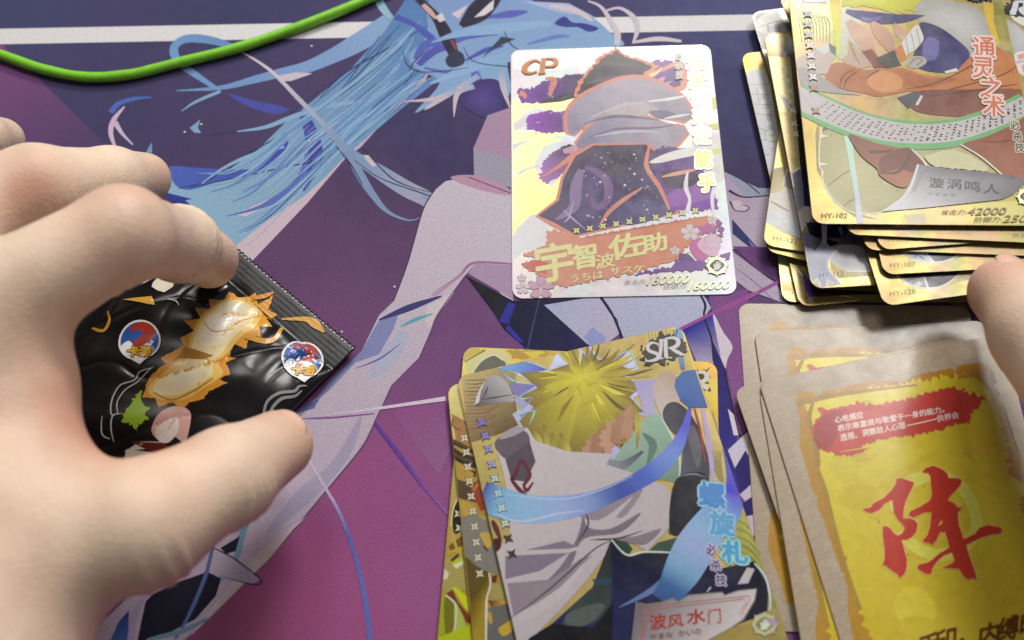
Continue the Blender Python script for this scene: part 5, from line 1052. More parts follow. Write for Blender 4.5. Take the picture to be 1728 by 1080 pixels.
  ["parchment","S","dac93a",[-748,-1669,-926,-1521,-1219,-1458,-1393,-1557,-1397,-1795,-1234,-1845,-895,-1840],{"r":0.5}],
  ["parchment","S","d2be34",[2562,237,2336,591,1862,650,1481,366,1370,42,1797,-129,2278,56],{"r":0.5}],
  ["parchment","S","dccb3c",[-672,-1980,-852,-1634,-1285,-1520,-1631,-1769,-1625,-2158,-1319,-2358,-845,-2385],{"r":0.5}],
  ["parchment","S","dccb3c",[-405,-1028,-516,-942,-752,-919,-916,-930,-950,-1129,-755,-1171,-567,-1162],{"r":0.5}],
  ["parchment","S","d2be34",[-737,-2435,-1032,-2224,-1371,-2127,-1803,-2275,-1655,-2551,-1384,-2649,-1002,-2677],{"r":0.5}],
  ["parchment","S","dccb3c",[487,1695,89,1897,-421,2046,-765,1882,-954,1519,-431,1180,-19,1425],{"r":0.5}],
  ["parchment","S","d8c636",[1413,2418,1314,2576,1068,2548,988,2516,897,2358,1074,2273,1265,2300],{"r":0.5}],
  ["parchment","S","d8c636",[-1411,1549,-1534,1740,-1768,1769,-1968,1653,-2022,1473,-1762,1304,-1510,1359],{"r":0.5}],
  ["parchment","S","d2be34",[2232,-959,2172,-782,1891,-689,1665,-887,1646,-1078,1879,-1083,2082,-1064],{"r":0.5}],
  ["parchment","S","dccb3c",[190,2197,66,2296,-143,2292,-332,2260,-272,2105,-145,2037,7,2057],{"r":0.5}],
  ["parchment","S","d0ba32",[1176,-2062,1191,-1963,993,-1901,913,-1990,825,-2144,1010,-2208,1172,-2202],{"r":0.5}],
  ["parchment","D","8a6a24",[961,-2227,16]],
  ["parchment","D","8a6a24",[1053,-254,13]],
  ["parchment","D","8a6a24",[-1474,-71,11]],
  ["parchment","D","8a6a24",[-892,-739,21]],
  ["parchment","D","8a6a24",[-292,1238,8]],
  ["parchment","D","8a6a24",[-584,1039,17]],
  ["parchment","D","8a6a24",[-342,-1174,13]],
  ["parchment","D","8a6a24",[2271,1521,15]],
  ["parchment","D","8a6a24",[1084,-3010,9]],
  ["parchment","D","8a6a24",[1025,-1432,14]],
  ["parchment","D","8a6a24",[-809,-2919,11]],
  ["parchment","D","8a6a24",[-1321,165,21]],
  ["parchment","D","8a6a24",[-80,308,11]],
  ["parchment","D","8a6a24",[996,-235,16]],
  ["parchment","D","8a6a24",[-2173,-712,9]],
  ["parchment","D","8a6a24",[77,814,20]],
  ["parchment","D","8a6a24",[2174,-2949,15]],
  ["parchment","D","8a6a24",[-813,1845,13]],
  ["parchment","D","8a6a24",[-1382,-1538,11]],
  ["parchment","D","8a6a24",[1083,1525,15]],
  ["parchment","D","8a6a24",[2100,2574,15]],
  ["parchment","D","8a6a24",[1673,-3043,15]],
  ["ring_emblem","R","d6c236",[1804,1410,185,1626,1121,612,1284,1060,549,852,1179,305,460,1322,275,-187,1291,259,-848,1039,257,-1149,720,255,-1399,271,296]],
  ["ring_emblem","R","d6c236",[966,1060,152,1304,545,301,1382,27,327,1280,-385,354,1037,-764,350,562,-1031,318,-26,-1124,259,-673,-1056,201,-1310,-960,172]],
  ["ring_emblem","R","ded95c",[-814,340,268,-718,697,300,-237,981,333,419,1041,334,881,757,333,1066,341,330,1048,-185,296,823,-600,292,291,-857,290,-237,-873,318,-680,-575,320,-863,-144,294]],
  ["ring_emblem","P","dba842",[1282,1384,1763,1631,1861,1595,1911,1339,1768,1319,1525,1433],{"g":["d8b83c",1769,1521,1507,1254]}],
  ["ring_emblem","S","cdbc38",[-112,294,161,521,570,440,670,45,457,-344,47,-446,-214,-150]],
  ["red_brush_panel","P","c2403a",[-2127,2895,-2064,3035,-1846,3143,-1874,3341,-1598,3227,-1147,3251,-765,3290,-382,3115,70,3139,592,3149,1267,3167,1729,3210,2053,3085,1942,2991,2265,2867,2470,2728,2228,2585,1905,2421,1884,2273,1625,2174,1157,2193,601,2173,-123,2188,-657,2221,-864,2151,-1103,2087,-900,2046,-1366,1955,-1721,1971,-2020,2160,-2207,2310,-2088,2397,-2201,2608],{"g":["c94a3c",-1823,2981,1772,2751],"r":0.4}],
  ["red_brush_panel","P","a8383a",[-2117,2893,-1852,3125,-1165,3197,-1330,2924,-1724,2399,-2009,2195,-2201,2327,-2201,2608],{"r":0.3}],
  ["red_brush_panel","R","d8c23c",[-771,3272,16,-545,3284,32,-460,3208,16]],
  ["red_brush_panel","R","d8c23c",[-376,3133,16,-78,3138,16]],
  ["red_brush_panel","R","d8c23c",[1135,3214,16,1246,3211,16]],
  ["red_brush_panel","R","d8c23c",[-894,2064,15,-1251,2080,31,-1681,2092,15]],
  ["lettering","T","f0dcd4",[-1557,2848,-799,2847,-1522,3032],{"t":"心电感应","b":0.03,"h":0}],
  ["lettering","T","f0dcd4",[-1559,2621,1287,2584,-1527,2796],{"t":"表示集富庶与敬爱于一身的能力。","b":0.03,"h":0}],
  ["lettering","T","f0dcd4",[-1573,2361,169,2370,-1545,2543],{"t":"透视、洞察敌人心理","b":0.03,"h":0}],
  ["lettering","R","f0dcd4",[212,2429,28,607,2437,28,1018,2456,28]],
  ["lettering","T","f0dcd4",[1007,2359,1595,2362,1046,2542],{"t":"供养会","b":0.03,"h":0}],
  ["seal_character","P","e8c878",[-1603,583,-1402,580,-1306,670,-1013,746,-764,894,-592,1034,-536,1155,-385,1149,-106,965,-226,809,-484,528,-617,315,-691,147,-552,140,-420,54,-393,-74,-487,-240,-659,-363,-812,-401,-924,-380,-916,-485,-933,-653,-942,-824,-1031,-1043,-1133,-1176,-1303,-1268,-1335,-1140,-1447,-1036,-1545,-892,-1618,-863,-1505,-712,-1430,-476,-1372,-187,-1291,41,-1195,67,-1080,-12,-1041,-151,-972,-224,-864,-187,-768,-91,-813,15,-880,140,-904,326,-851,539,-822,626,-1032,562,-1207,442,-1433,390,-1573,469]],
  ["seal_character","P","e8c878",[144,1190,276,1278,498,1304,632,1216,741,1115,787,1007,760,918,990,874,1080,799,1008,674,832,548,660,449,544,369,679,275,720,158,852,131,720,30,676,16,588,-268,588,-438,570,-616,865,-548,1046,-424,1286,-399,1437,-473,1559,-512,1579,-619,1479,-704,1265,-684,953,-707,575,-798,564,-948,553,-1198,557,-1410,520,-1632,384,-1588,278,-1620,193,-1481,159,-1313,-220,-1213,79,-1117,128,-1081,139,-908,-47,-934,-282,-1053,-437,-1185,-509,-1304,-667,-1276,-796,-1143,-816,-1058,-714,-988,-496,-989,-377,-943,-162,-837,123,-754,151,-453,82,-361,-86,-536,-250,-661,-304,-587,-440,-538,-437,-448,-297,-367,-173,-203,2,146,-124,157,-483,88,-568,192,-487,299,-196,362,79,459,177,582,237,813,306,1022,283,1113,201,1118]],
  ["seal_character","P","c23a2c",[-1596,566,-1398,562,-1300,653,-1008,728,-755,878,-578,1023,-527,1139,-396,1131,-124,955,-240,821,-499,538,-635,322,-709,139,-561,123,-437,41,-413,-73,-501,-229,-666,-347,-810,-383,-936,-367,-935,-487,-952,-654,-961,-822,-1048,-1037,-1145,-1164,-1297,-1251,-1318,-1130,-1431,-1024,-1531,-878,-1599,-865,-1487,-718,-1411,-478,-1353,-189,-1275,33,-1203,50,-1097,-24,-1059,-161,-978,-242,-854,-202,-749,-93,-795,25,-861,147,-884,327,-832,537,-815,645,-1038,579,-1213,459,-1429,409,-1558,483]],
  ["seal_character","P","c23a2c",[161,1183,279,1259,492,1285,617,1200,724,1102,767,1002,747,902,980,855,1059,794,995,686,823,563,651,464,524,365,662,262,705,143,832,126,712,45,658,20,569,-268,568,-441,559,-633,870,-565,1051,-441,1280,-417,1427,-490,1544,-526,1560,-616,1479,-686,1268,-666,953,-689,566,-784,545,-950,533,-1201,537,-1412,506,-1622,389,-1570,290,-1604,212,-1473,172,-1298,-203,-1203,83,-1133,146,-1083,154,-894,-51,-917,-292,-1038,-451,-1175,-515,-1288,-655,-1260,-780,-1131,-799,-1065,-712,-1006,-496,-1006,-370,-960,-157,-854,138,-763,171,-448,79,-344,-98,-524,-252,-643,-291,-571,-426,-523,-424,-459,-285,-379,-156,-210,21,147,-123,176,-479,106,-548,195,-481,282,-193,344,88,443,195,577,256,811,326,1023,298,1128,211,1136]],
  ["seal_character","P","dcd256",[71,-190,199,-85,212,-131,112,-198]],
  ["seal_character","P","dcc94a",[-29,-537,169,-361,178,-428,-173,-723]],
  ["lettering","T","6a3a10",[-1558,-3133,-1032,-3118,-1321,-2606],{"t":"手","b":0.035,"h":0}],
  ["lettering","T","6a3a10",[-1107,-3081,-606,-3067,-877,-2580],{"t":"印","b":0.035,"h":0}],
  ["lettering","T","6a3a10",[-36,-3122,440,-3109,191,-2647],{"t":"内","b":0.035,"h":0}],
  ["lettering","T","6a3a10",[428,-3093,932,-3079,673,-2590],{"t":"缚","b":0.035,"h":0}],
  ["lettering","T","6a3a10",[979,-3060,1458,-3046,1217,-2583],{"t":"印","b":0.035,"h":0}],
  ["lettering","T","6a3a10",[-468,-2970,-352,-2971,-411,-2845],{"t":"，","b":0.03,"h":0}],
 ],
 'S1': [
  ["artwork","P","948850",[-3011,3722,-1817,3721,-1617,3230,-1874,2320,-2498,1794,-3020,1897],{"g":["b8ac74",-2685,2934,-2691,939],"f":0.35}],
  ["artwork","P","b7a868",[-3102,-541,-2576,-538,-2801,-2523,-2512,-3639,-1913,-4053,-1127,-4003,2568,-3588,2436,-4337,-2977,-4397,-3136,-4192],{"g":["ac9a5c",-2848,-4256,-1111,-4237],"f":0.3}],
  ["artwork","P","94864e",[-2640,-816,-2801,-2523,-2751,-2957,-2520,-3724,-2033,-4180,-1369,-4255,-2118,-3972,-2630,-3386,-2890,-2698,-2811,-1455],{"g":["b0a164",-2721,-2933,-3012,-2936]}],
  ["artwork","P","e2d9b4",[-715,-4103,-140,-4034,-115,-4366,-611,-4392]],
  ["artwork","F","c9c594",[-1882,-2776,-2613,-723,-2492,-907,-2644,-1409,-2742,-1904,-2793,-2523,-2730,-2740,-2762,-2957,-2627,-3428,-2385,-3798,-2018,-4038,-1630,-4059,-1267,-3988,-722,-3604,-289,-3021,142,-2498,1701,-2659,1829,-2310,1151,-1786,288,-1434,-1110,-807],{"b":"b5b07c","s":0}],
  ["artwork","D","d6d2ac",[-2361,-3145,15]],
  ["artwork","D","8f8a56",[-1679,-3870,20]],
  ["artwork","D","a39d6a",[-1986,-1232,33]],
  ["artwork","D","8f8a56",[-1543,-1632,32]],
  ["artwork","D","d6d2ac",[-972,-2442,28]],
  ["artwork","D","a39d6a",[-1689,-2462,22]],
  ["artwork","D","a39d6a",[-1042,-3022,9]],
  ["artwork","D","8f8a56",[-735,-1466,20]],
  ["artwork","D","a39d6a",[-1295,-2185,12]],
  ["artwork","D","8f8a56",[-1054,-2534,10]],
  ["artwork","D","d6d2ac",[-2276,-3101,27]],
  ["artwork","D","d6d2ac",[-849,-2836,10]],
  ["artwork","D","a39d6a",[-1344,-2780,13]],
  ["artwork","D","a39d6a",[-1658,-2250,21]],
  ["artwork","D","a39d6a",[-1923,-2581,9]],
  ["artwork","D","a39d6a",[-2546,-3223,8]],
  ["artwork","D","d6d2ac",[-2571,-2902,14]],
  ["artwork","D","d6d2ac",[-1222,-2773,11]],
  ["artwork","D","a39d6a",[-1095,-2962,17]],
  ["artwork","D","8f8a56",[-1170,-2083,13]],
  ["artwork","D","a39d6a",[-307,-1705,18]],
  ["artwork","D","d6d2ac",[-1077,-3096,32]],
  ["artwork","D","d6d2ac",[-1851,-3940,22]],
  ["artwork","D","a39d6a",[-520,-2587,25]],
  ["artwork","D","d6d2ac",[-300,-1907,10]],
  ["artwork","D","a39d6a",[-810,-3357,10]],
  ["artwork","D","d6d2ac",[-2103,-3582,15]],
  ["artwork","D","8f8a56",[-1573,-1705,31]],
  ["artwork","D","8f8a56",[-996,-1631,28]],
  ["artwork","D","d6d2ac",[-1449,-1933,22]],
  ["artwork","D","8f8a56",[-745,-1296,32]],
  ["artwork","D","a39d6a",[-1703,-1658,24]],
  ["artwork","D","a39d6a",[-1683,-2844,16]],
  ["artwork","D","d6d2ac",[-1318,-1999,9]],
  ["artwork","D","8f8a56",[-1162,-3840,15]],
  ["artwork","D","d6d2ac",[-1832,-1929,19]],
  ["artwork","D","8f8a56",[-1102,-3300,12]],
  ["artwork","D","8f8a56",[-2371,-1493,25]],
  ["artwork","D","8f8a56",[-615,-1419,25]],
  ["artwork","D","a39d6a",[-2415,-2734,18]],
  ["artwork","D","8f8a56",[-554,-2943,13]],
  ["artwork","D","d6d2ac",[-1841,-3195,27]],
  ["artwork","D","d6d2ac",[-1218,-2631,28]],
  ["artwork","D","a39d6a",[-581,-1236,31]],
  ["artwork","D","d6d2ac",[-1748,-2806,14]],
  ["artwork","D","d6d2ac",[-361,-2898,9]],
  ["artwork","D","a39d6a",[-1693,-2095,29]],
  ["artwork","D","d6d2ac",[-719,-2587,11]],
  ["artwork","D","d6d2ac",[-1226,-2641,17]],
  ["artwork","D","d6d2ac",[-1367,-2043,22]],
  ["artwork","D","a39d6a",[-1182,-1399,34]],
  ["artwork","D","a39d6a",[-1780,-2120,11]],
  ["artwork","D","a39d6a",[-783,-3319,21]],
  ["artwork","D","d6d2ac",[-429,-3101,19]],
  ["artwork","D","a39d6a",[-1396,-2315,10]],
  ["artwork","D","8f8a56",[-2700,-3072,14]],
  ["artwork","D","d6d2ac",[-1072,-3476,19]],
  ["artwork","R","8a855a",[-2609,-3171,14,-2253,-2866,28,-1863,-2602,14]],
  ["artwork","R","8a855a",[-2283,-3848,14,-2086,-3677,28,-1862,-3590,14]],
  ["artwork","R","8a855a",[202,-2323,14,923,-2097,29,1613,-2311,14]],
  ["artwork","R","e9e4d0",[-2622,-705,45,-2477,-907,45,-2644,-1409,44,-2742,-1904,44,-2801,-2523,43,-2723,-2740,43,-2762,-2957,43,-2635,-3437,42,-2386,-3807,42,-2019,-4050,41,-1631,-4071,41,-1268,-4001,41,-723,-3613,42,-436,-3211,42]],
  ["artwork","P","efeada",[-2693,-1454,-2451,-1561,-2694,-1626]],
  ["artwork","P","efeada",[-2792,-2426,-2514,-2503,-2795,-2540]],
  ["artwork","P","6f6a5c",[-2496,-953,-2233,-1225,-2620,-1386]],
  ["artwork","R",["cfe8dc","c4ecd8","c9dce0","d2cdea"],[-1918,-1223,258,-1907,-2340,162,-1880,-3421,140,-1897,-4385,171]],
  ["artwork","F","cdcfcf",[1692,2429,501,3283,1420,3364,2213,3175,2660,2642,2831,1960,2901,1189,1721,1288,1022,2009,607,2534],{"b":"a8a99e","s":1}],
  ["artwork","P","c9cbb8",[-1633,3068,-1219,3068,-870,1797,-1229,1485,-1550,1900,-1753,1125,-1909,1175,-1731,2320],{"g":["dcdccc",-1481,2708,-1474,1159]}],
  ["artwork","R",["c9a820","e8dc1c","dfe23a","c4e85a"],[-1782,3447,327,-1799,3068,304,-1839,2057,178,-1918,1278,97]],
  ["artwork","R",["c9a84a","e2b838","e0c43c","c9b04a"],[2749,3445,203,2703,2907,301,2742,1908,177,2819,1649,59]],
  ["artwork","P","a9a45c",[2904,3391,3315,3391,3242,1089,3118,1292,2819,1649,2773,2589],{"g":["8d8c48",3062,2936,3225,1388],"f":0.35}],
  ["artwork","R","b4ab6a",[-2982,3067,20,-2924,2531,40,-2906,1793,20]],
  ["artwork","R","b4ab6a",[-2893,3035,20,-2825,2531,40,-2816,1793,20]],
  ["artwork","R","b4ab6a",[-2805,3003,20,-2726,2531,40,-2726,1793,20]],
  ["artwork","R","b4ab6a",[-2716,2970,20,-2627,2531,40,-2636,1794,20]],
  ["artwork","R","b4ab6a",[-2628,2938,20,-2528,2531,40,-2547,1794,20]],
  ["artwork","R","b4ab6a",[-2540,2906,20,-2429,2531,40,-2457,1794,20]],
  ["artwork","R","b4ab6a",[-2451,2874,20,-2330,2531,40,-2367,1794,20]],
  ["artwork","R","b4ab6a",[-2363,2841,20,-2232,2532,40,-2278,1794,20]],
  ["artwork","R","b4ab6a",[-2275,2809,20,-2133,2532,40,-2188,1794,20]],
  ["artwork","R","b4ab6a",[-2188,2777,20,-2034,2532,40,-2098,1795,20]],
  ["artwork","P","3a3830",[-2762,3448,-1969,3447,-2029,3262,-2735,3273]],
  ["artwork","P","d9d8d8",[-2725,3393,-1970,3436,-2006,3284,-2734,3284]],
  ["artwork","P","2f3034",[2099,3500,2922,3499,2853,3326,2437,3294,2156,3337],{"r":0.3}],
  ["artwork","F","dfe22e",[-680,3447,-1536,3611,-1607,3122,-1415,3176,-1220,3057,-1043,3165,-479,3035,12,2810,-42,2971,253,2832,212,3025,588,2950,522,3132,756,3337,751,3609],{"b":"c4c024","s":0}],
  ["artwork","R",["3a3370","443c7c","352e68","2d2858"],[-1500,2960,162,-1084,2799,362,-602,2693,441,-31,2666,361,386,2720,241,784,2789,20]],
  ["artwork","P","6c629e",[-1090,2746,-768,2682,-426,2789,-526,2639,-785,2533,-1025,2586],{"g":["8a80b4",-1287,2889,-431,2754]}],
  ["artwork","R",["cfa388","dcb69c","c49478"],[-1477,2585,200,-1166,2058,594,-923,1332,273]],
  ["artwork","R",["d6ac92","cfa388","b98a70"],[-785,2533,160,-514,2059,515,-312,1385,195]],
  ["artwork","R",["c49478","dcb69c"],[-136,2480,120,22,2112,356,137,1747,118]],
  ["artwork","S","c4a594",[-1793,1125,-1604,1382,-1514,1848,-1380,1588,-1241,1382,-929,1281,-884,974,-1303,821,-1613,921]],
  ["artwork","R","8d6a5c",[-1520,1796,20,-1413,1279,39,-1292,922,19]],
  ["artwork","P","8a4a3c",[-1194,1434,-900,1538,-576,874,-902,822]],
  ["artwork","P","4a4a40",[-861,1178,-259,1488,-129,926,-582,823]],
  ["artwork","P","dcdad6",[-25,1747,470,2428,670,2402,651,1904,393,1541,34,1258]],
  ["artwork","R","a9a5a2",[123,1955,30,144,1335,29]],
  ["artwork","R","a9a5a2",[308,2123,30,329,1520,29]],
  ["artwork","R","a9a5a2",[492,2291,30,516,1706,29]],
  ["artwork","P","cf8444",[-233,1539,-10,1705,72,1181,-113,1053]],
  ["artwork","S","3f3a7a",[603,2508,1078,2402,1540,1958,1893,1365,1489,805,914,677,304,877,292,1386,640,1878],{"g":["332e66",829,1819,1552,953]}],
  ["artwork","S","6a66a4",[772,1956,1073,1801,906,1183,578,1132,561,1593]],
  ["artwork","S","c9824a",[-2341,666,-2046,1012,-1648,972,-1306,796,-988,771,-139,850,430,625,1213,553,1825,1186,2507,1700,3069,1241,3176,486,3051,-9,1869,-308,1072,-410,187,2,-860,-175,-1245,-88,-1863,67,-2276,314],{"g":["b87040",-1668,942,2424,110]}],
  ["artwork","S","d8955c",[-1005,620,-668,773,-187,473,-277,74,-843,-27,-1165,269]],
  ["artwork","S","b8703e",[-2321,666,-2015,920,-1851,567,-1937,116,-2271,364]],
  ["artwork","S","b06a40",[-42,674,608,476,1400,479,685,178,52,175]],
  ["artwork","R","7a4630",[-1982,67,19,-1856,516,57,-1463,820,19]],
  ["artwork","R","7a4630",[-1863,67,19,-1746,416,57,-1394,719,19]],
  ["artwork","R","7a4630",[-1182,469,19,-920,671,58,-748,772,19]],
  ["artwork","R","7a4630",[-119,75,19,699,277,44,1644,781,45,2184,1187,19]],
  ["artwork","R","7a4630",[329,-120,19,1144,81,44,2641,584,45,3176,937,19]],
  ["artwork","S","8f5440",[187,2,1537,83,3107,90,3194,-301,2196,-694,1393,-867,243,-754,-104,-416],{"g":["784338",395,-108,1285,-824]}],
  ["artwork","R","6a3a30",[322,-169,19,1522,-16,75,3102,287,19]],
  ["artwork","P","4d4a58",[-393,-222,191,27,237,-219,-129,-611]],
  ["artwork","P","d8d6d2",[86,-464,289,-120,342,-169,161,-488]],
  ["artwork","P","e2ded4",[1080,728,1434,840,1457,730,1087,638]],
  ["artwork","S","b5b0a8",[4,1028,234,1258,552,1234,604,1030,297,826,64,876]],
  ["artwork","R","6f6a66",[71,927,27,305,1182,27,498,1131,27,311,928,27]],
  ["artwork","S","cbbab0",[-3094,1121,-2694,1430,-2316,1560,-1928,1381,-2126,1021,-2326,615,-2763,664,-3116,764]],
  ["artwork","P","d6d8d2",[-2560,1560,-2136,1743,-1953,1535,-2298,1328]],
  ["artwork","P","5f6a5c",[-2136,1743,-1928,1587,-1979,1278,-2126,1432]],
  ["artwork","S","a9a4a4",[-3072,815,-2714,765,-2381,464,-1942,67,-1408,-129,-2429,-35,-3008,161]],
  ["artwork","R","76b878",[-3298,-192,945,-3011,-354,979,-2585,-631,1010,-1879,-1031,1000,-1170,-1318,993,-452,-1475,988,278,-1506,950,1024,-1411,915,1797,-1154,846,2592,-785,815,3245,-414,821]],
  ["artwork","R",["8fc890","7ac47a","62e072","74c07a"],[-2902,-817,75,-2266,-1180,111,-1839,-1358,147,-1350,-1607,91]],
  ["artwork","R","cac5c6",[-3297,-168,757,-3009,-331,772,-2581,-584,768,-1874,-985,741,-1164,-1272,718,-446,-1430,678,284,-1461,640,1030,-1375,604,1801,-1126,552,2596,-758,537,3249,-396,542]],
  ["artwork","R","3c3a40",[-2418,-376,15,-2391,-417,24,-2346,-376,13]],
  ["artwork","R","3c3a40",[-2492,-450,15,-2464,-477,32,-2428,-483,13]],
  ["artwork","R","3c3a40",[-2579,-537,15,-2540,-534,34,-2511,-552,13]],
  ["artwork","R","3c3a40",[-2738,-706,15,-2692,-675,32,-2672,-706,13]],
  ["artwork","R","3c3a40",[-2806,-787,15,-2767,-756,27,-2746,-790,13]],
  ["artwork","R","3c3a40",[-2261,-465,15,-2232,-490,38,-2184,-514,13]],
  ["artwork","R","3c3a40",[-2341,-564,15,-2297,-544,29,-2271,-566,13]],
  ["artwork","R","3c3a40",[-2410,-640,15,-2376,-617,27,-2337,-635,13]],
  ["artwork","R","3c3a40",[-2483,-705,15,-2466,-723,29,-2428,-721,13]],
  ["artwork","R","3c3a40",[-2087,-567,15,-2064,-556,38,-2039,-594,13]],
  ["artwork","R","3c3a40",[-2168,-647,15,-2146,-686,36,-2115,-670,13]],
  ["artwork","R","3c3a40",[-2255,-741,15,-2215,-712,39,-2190,-757,13]],
  ["artwork","R","3c3a40",[-2337,-806,15,-2298,-816,33,-2266,-826,13]],
  ["artwork","R","3c3a40",[-2414,-873,15,-2370,-859,24,-2337,-901,13]],
  ["artwork","R","3c3a40",[-2478,-951,15,-2453,-944,35,-2417,-960,13]],
  ["artwork","R","3c3a40",[-1951,-652,15,-1911,-654,38,-1882,-662,13]],
  ["artwork","R","3c3a40",[-2020,-729,15,-1987,-762,32,-1951,-758,13]],
  ["artwork","R","3c3a40",[-2096,-817,15,-2054,-822,22,-2037,-821,13]],
  ["artwork","R","3c3a40",[-2166,-899,15,-2132,-879,29,-2106,-896,13]],
  ["artwork","R","3c3a40",[-2247,-988,15,-2215,-966,34,-2187,-980,13]],
  ["artwork","R","3c3a40",[-2309,-1050,15,-2285,-1041,29,-2252,-1054,13]],
  ["artwork","R","3c3a40",[-1776,-766,15,-1756,-765,37,-1722,-771,13]],
  ["artwork","R","3c3a40",[-1850,-843,15,-1820,-851,34,-1785,-851,13]],
  ["artwork","R","3c3a40",[-1932,-900,15,-1891,-900,32,-1876,-924,13]],
  ["artwork","R","3c3a40",[-2007,-970,15,-1978,-970,29,-1935,-982,13]],
  ["artwork","R","3c3a40",[-2074,-1047,15,-2044,-1056,23,-2017,-1062,13]],
  ["artwork","R","3c3a40",[-2162,-1121,15,-2133,-1159,36,-2083,-1139,13]],
  ["artwork","R","3c3a40",[-1635,-829,15,-1602,-839,37,-1563,-808,13]],
  ["artwork","R","3c3a40",[-1707,-892,15,-1670,-902,25,-1633,-891,13]],
  ["artwork","R","3c3a40",[-1772,-987,15,-1740,-964,27,-1702,-995,13]],
  ["artwork","R","3c3a40",[-1839,-1051,15,-1820,-1083,32,-1769,-1056,13]],
  ["artwork","R","3c3a40",[-1913,-1128,15,-1878,-1149,37,-1861,-1171,13]],
  ["artwork","R","3c3a40",[-1995,-1235,15,-1954,-1216,34,-1911,-1216,13]],
  ["artwork","R","3c3a40",[-1475,-905,15,-1447,-907,31,-1409,-901,13]],
  ["artwork","R","3c3a40",[-1555,-984,15,-1516,-970,34,-1480,-987,13]],
  ["artwork","R","3c3a40",[-1613,-1039,15,-1578,-1081,37,-1543,-1073,13]],
  ["artwork","R","3c3a40",[-1685,-1117,15,-1657,-1123,38,-1613,-1133,13]],
  ["artwork","R","3c3a40",[-1756,-1192,15,-1724,-1196,32,-1685,-1208,13]],
  ["artwork","R","3c3a40",[-1828,-1276,15,-1784,-1280,24,-1768,-1314,13]],
  ["artwork","R","3c3a40",[-1323,-946,15,-1285,-982,28,-1252,-975,13]],
  ["artwork","R","3c3a40",[-1451,-1128,15,-1423,-1126,35,-1397,-1122,13]],
  ["artwork","R","3c3a40",[-1530,-1201,15,-1482,-1189,35,-1455,-1199,13]],
  ["artwork","R","3c3a40",[-1590,-1278,15,-1562,-1311,31,-1525,-1275,13]],
  ["artwork","R","3c3a40",[-1646,-1347,15,-1617,-1357,33,-1591,-1363,13]],
  ["artwork","R","3c3a40",[-1222,-1105,15,-1190,-1077,37,-1150,-1094,13]],
  ["artwork","R","3c3a40",[-1302,-1180,15,-1258,-1179,30,-1220,-1167,13]],
  ["artwork","R","3c3a40",[-1363,-1244,15,-1316,-1235,38,-1290,-1284,13]],
  ["artwork","R","3c3a40",[-1429,-1351,15,-1400,-1358,27,-1351,-1337,13]],
  ["artwork","R","3c3a40",[-1496,-1434,15,-1455,-1414,34,-1423,-1440,13]],
  ["artwork","R","3c3a40",[-1022,-1063,15,-984,-1066,34,-943,-1079,13]],
  ["artwork","R","3c3a40",[-1073,-1157,15,-1049,-1179,23,-1002,-1143,13]],
  ["artwork","R","3c3a40",[-1139,-1225,15,-1108,-1246,23,-1064,-1229,13]],
  ["artwork","R","3c3a40",[-1247,-1412,15,-1219,-1383,23,-1187,-1426,13]],
  ["artwork","R","3c3a40",[-1313,-1474,15,-1283,-1477,36,-1249,-1508,13]],
  ["artwork","R","3c3a40",[-847,-1113,15,-815,-1091,35,-795,-1106,13]],
  ["artwork","R","3c3a40",[-913,-1198,15,-870,-1177,32,-849,-1197,13]],
  ["artwork","R","3c3a40",[-975,-1257,15,-947,-1295,21,-915,-1302,13]],
  ["artwork","R","3c3a40",[-1027,-1356,15,-1003,-1335,24,-971,-1376,13]],
  ["artwork","R","3c3a40",[-1095,-1449,15,-1055,-1431,28,-1034,-1464,13]],
  ["artwork","R","3c3a40",[-1145,-1523,15,-1112,-1523,26,-1076,-1520,13]],
  ["artwork","R","3c3a40",[-683,-1149,15,-665,-1175,29,-624,-1169,13]],
  ["artwork","R","3c3a40",[-738,-1213,15,-712,-1229,29,-692,-1232,13]],
  ["artwork","R","3c3a40",[-862,-1411,15,-834,-1428,34,-799,-1387,13]],
  ["artwork","R","3c3a40",[-980,-1547,15,-951,-1595,22,-915,-1597,13]],
  ["artwork","R","3c3a40",[-523,-1180,15,-495,-1174,32,-472,-1183,13]],
  ["artwork","R","3c3a40",[-636,-1328,15,-608,-1358,27,-582,-1365,13]],
  ["artwork","R","3c3a40",[-705,-1428,15,-665,-1444,29,-631,-1438,13]],
  ["artwork","R","3c3a40",[-765,-1516,15,-729,-1503,31,-693,-1519,13]],
  ["artwork","R","3c3a40",[-817,-1590,15,-781,-1630,30,-756,-1599,13]],
  ["artwork","R","3c3a40",[-416,-1276,15,-388,-1294,29,-359,-1290,13]],
  ["artwork","R","3c3a40",[-482,-1384,15,-447,-1402,38,-415,-1367,13]],
  ["artwork","R","3c3a40",[-550,-1469,15,-509,-1485,33,-473,-1477,13]],
  ["artwork","R","3c3a40",[-654,-1634,15,-623,-1619,28,-586,-1662,13]],
  ["artwork","R","3c3a40",[-276,-1304,15,-235,-1298,24,-212,-1319,13]],
  ["artwork","R","3c3a40",[-328,-1403,15,-288,-1395,37,-260,-1385,13]],
  ["artwork","R","3c3a40",[-379,-1482,15,-330,-1464,30,-304,-1481,13]],
  ["artwork","R","3c3a40",[-477,-1639,15,-438,-1683,38,-403,-1655,13]],
  ["artwork","R","3c3a40",[-61,-1229,15,-13,-1205,32,18,-1227,13]],
  ["artwork","R","3c3a40",[-99,-1304,15,-81,-1327,22,-40,-1335,13]],
  ["artwork","R","3c3a40",[-197,-1498,15,-175,-1489,35,-135,-1490,13]],
  ["artwork","R","3c3a40",[-300,-1679,15,-268,-1651,35,-238,-1660,13]],
  ["artwork","R","3c3a40",[102,-1221,15,136,-1218,25,172,-1217,13]],
  ["artwork","R","3c3a40",[14,-1406,15,39,-1397,24,74,-1419,13]],
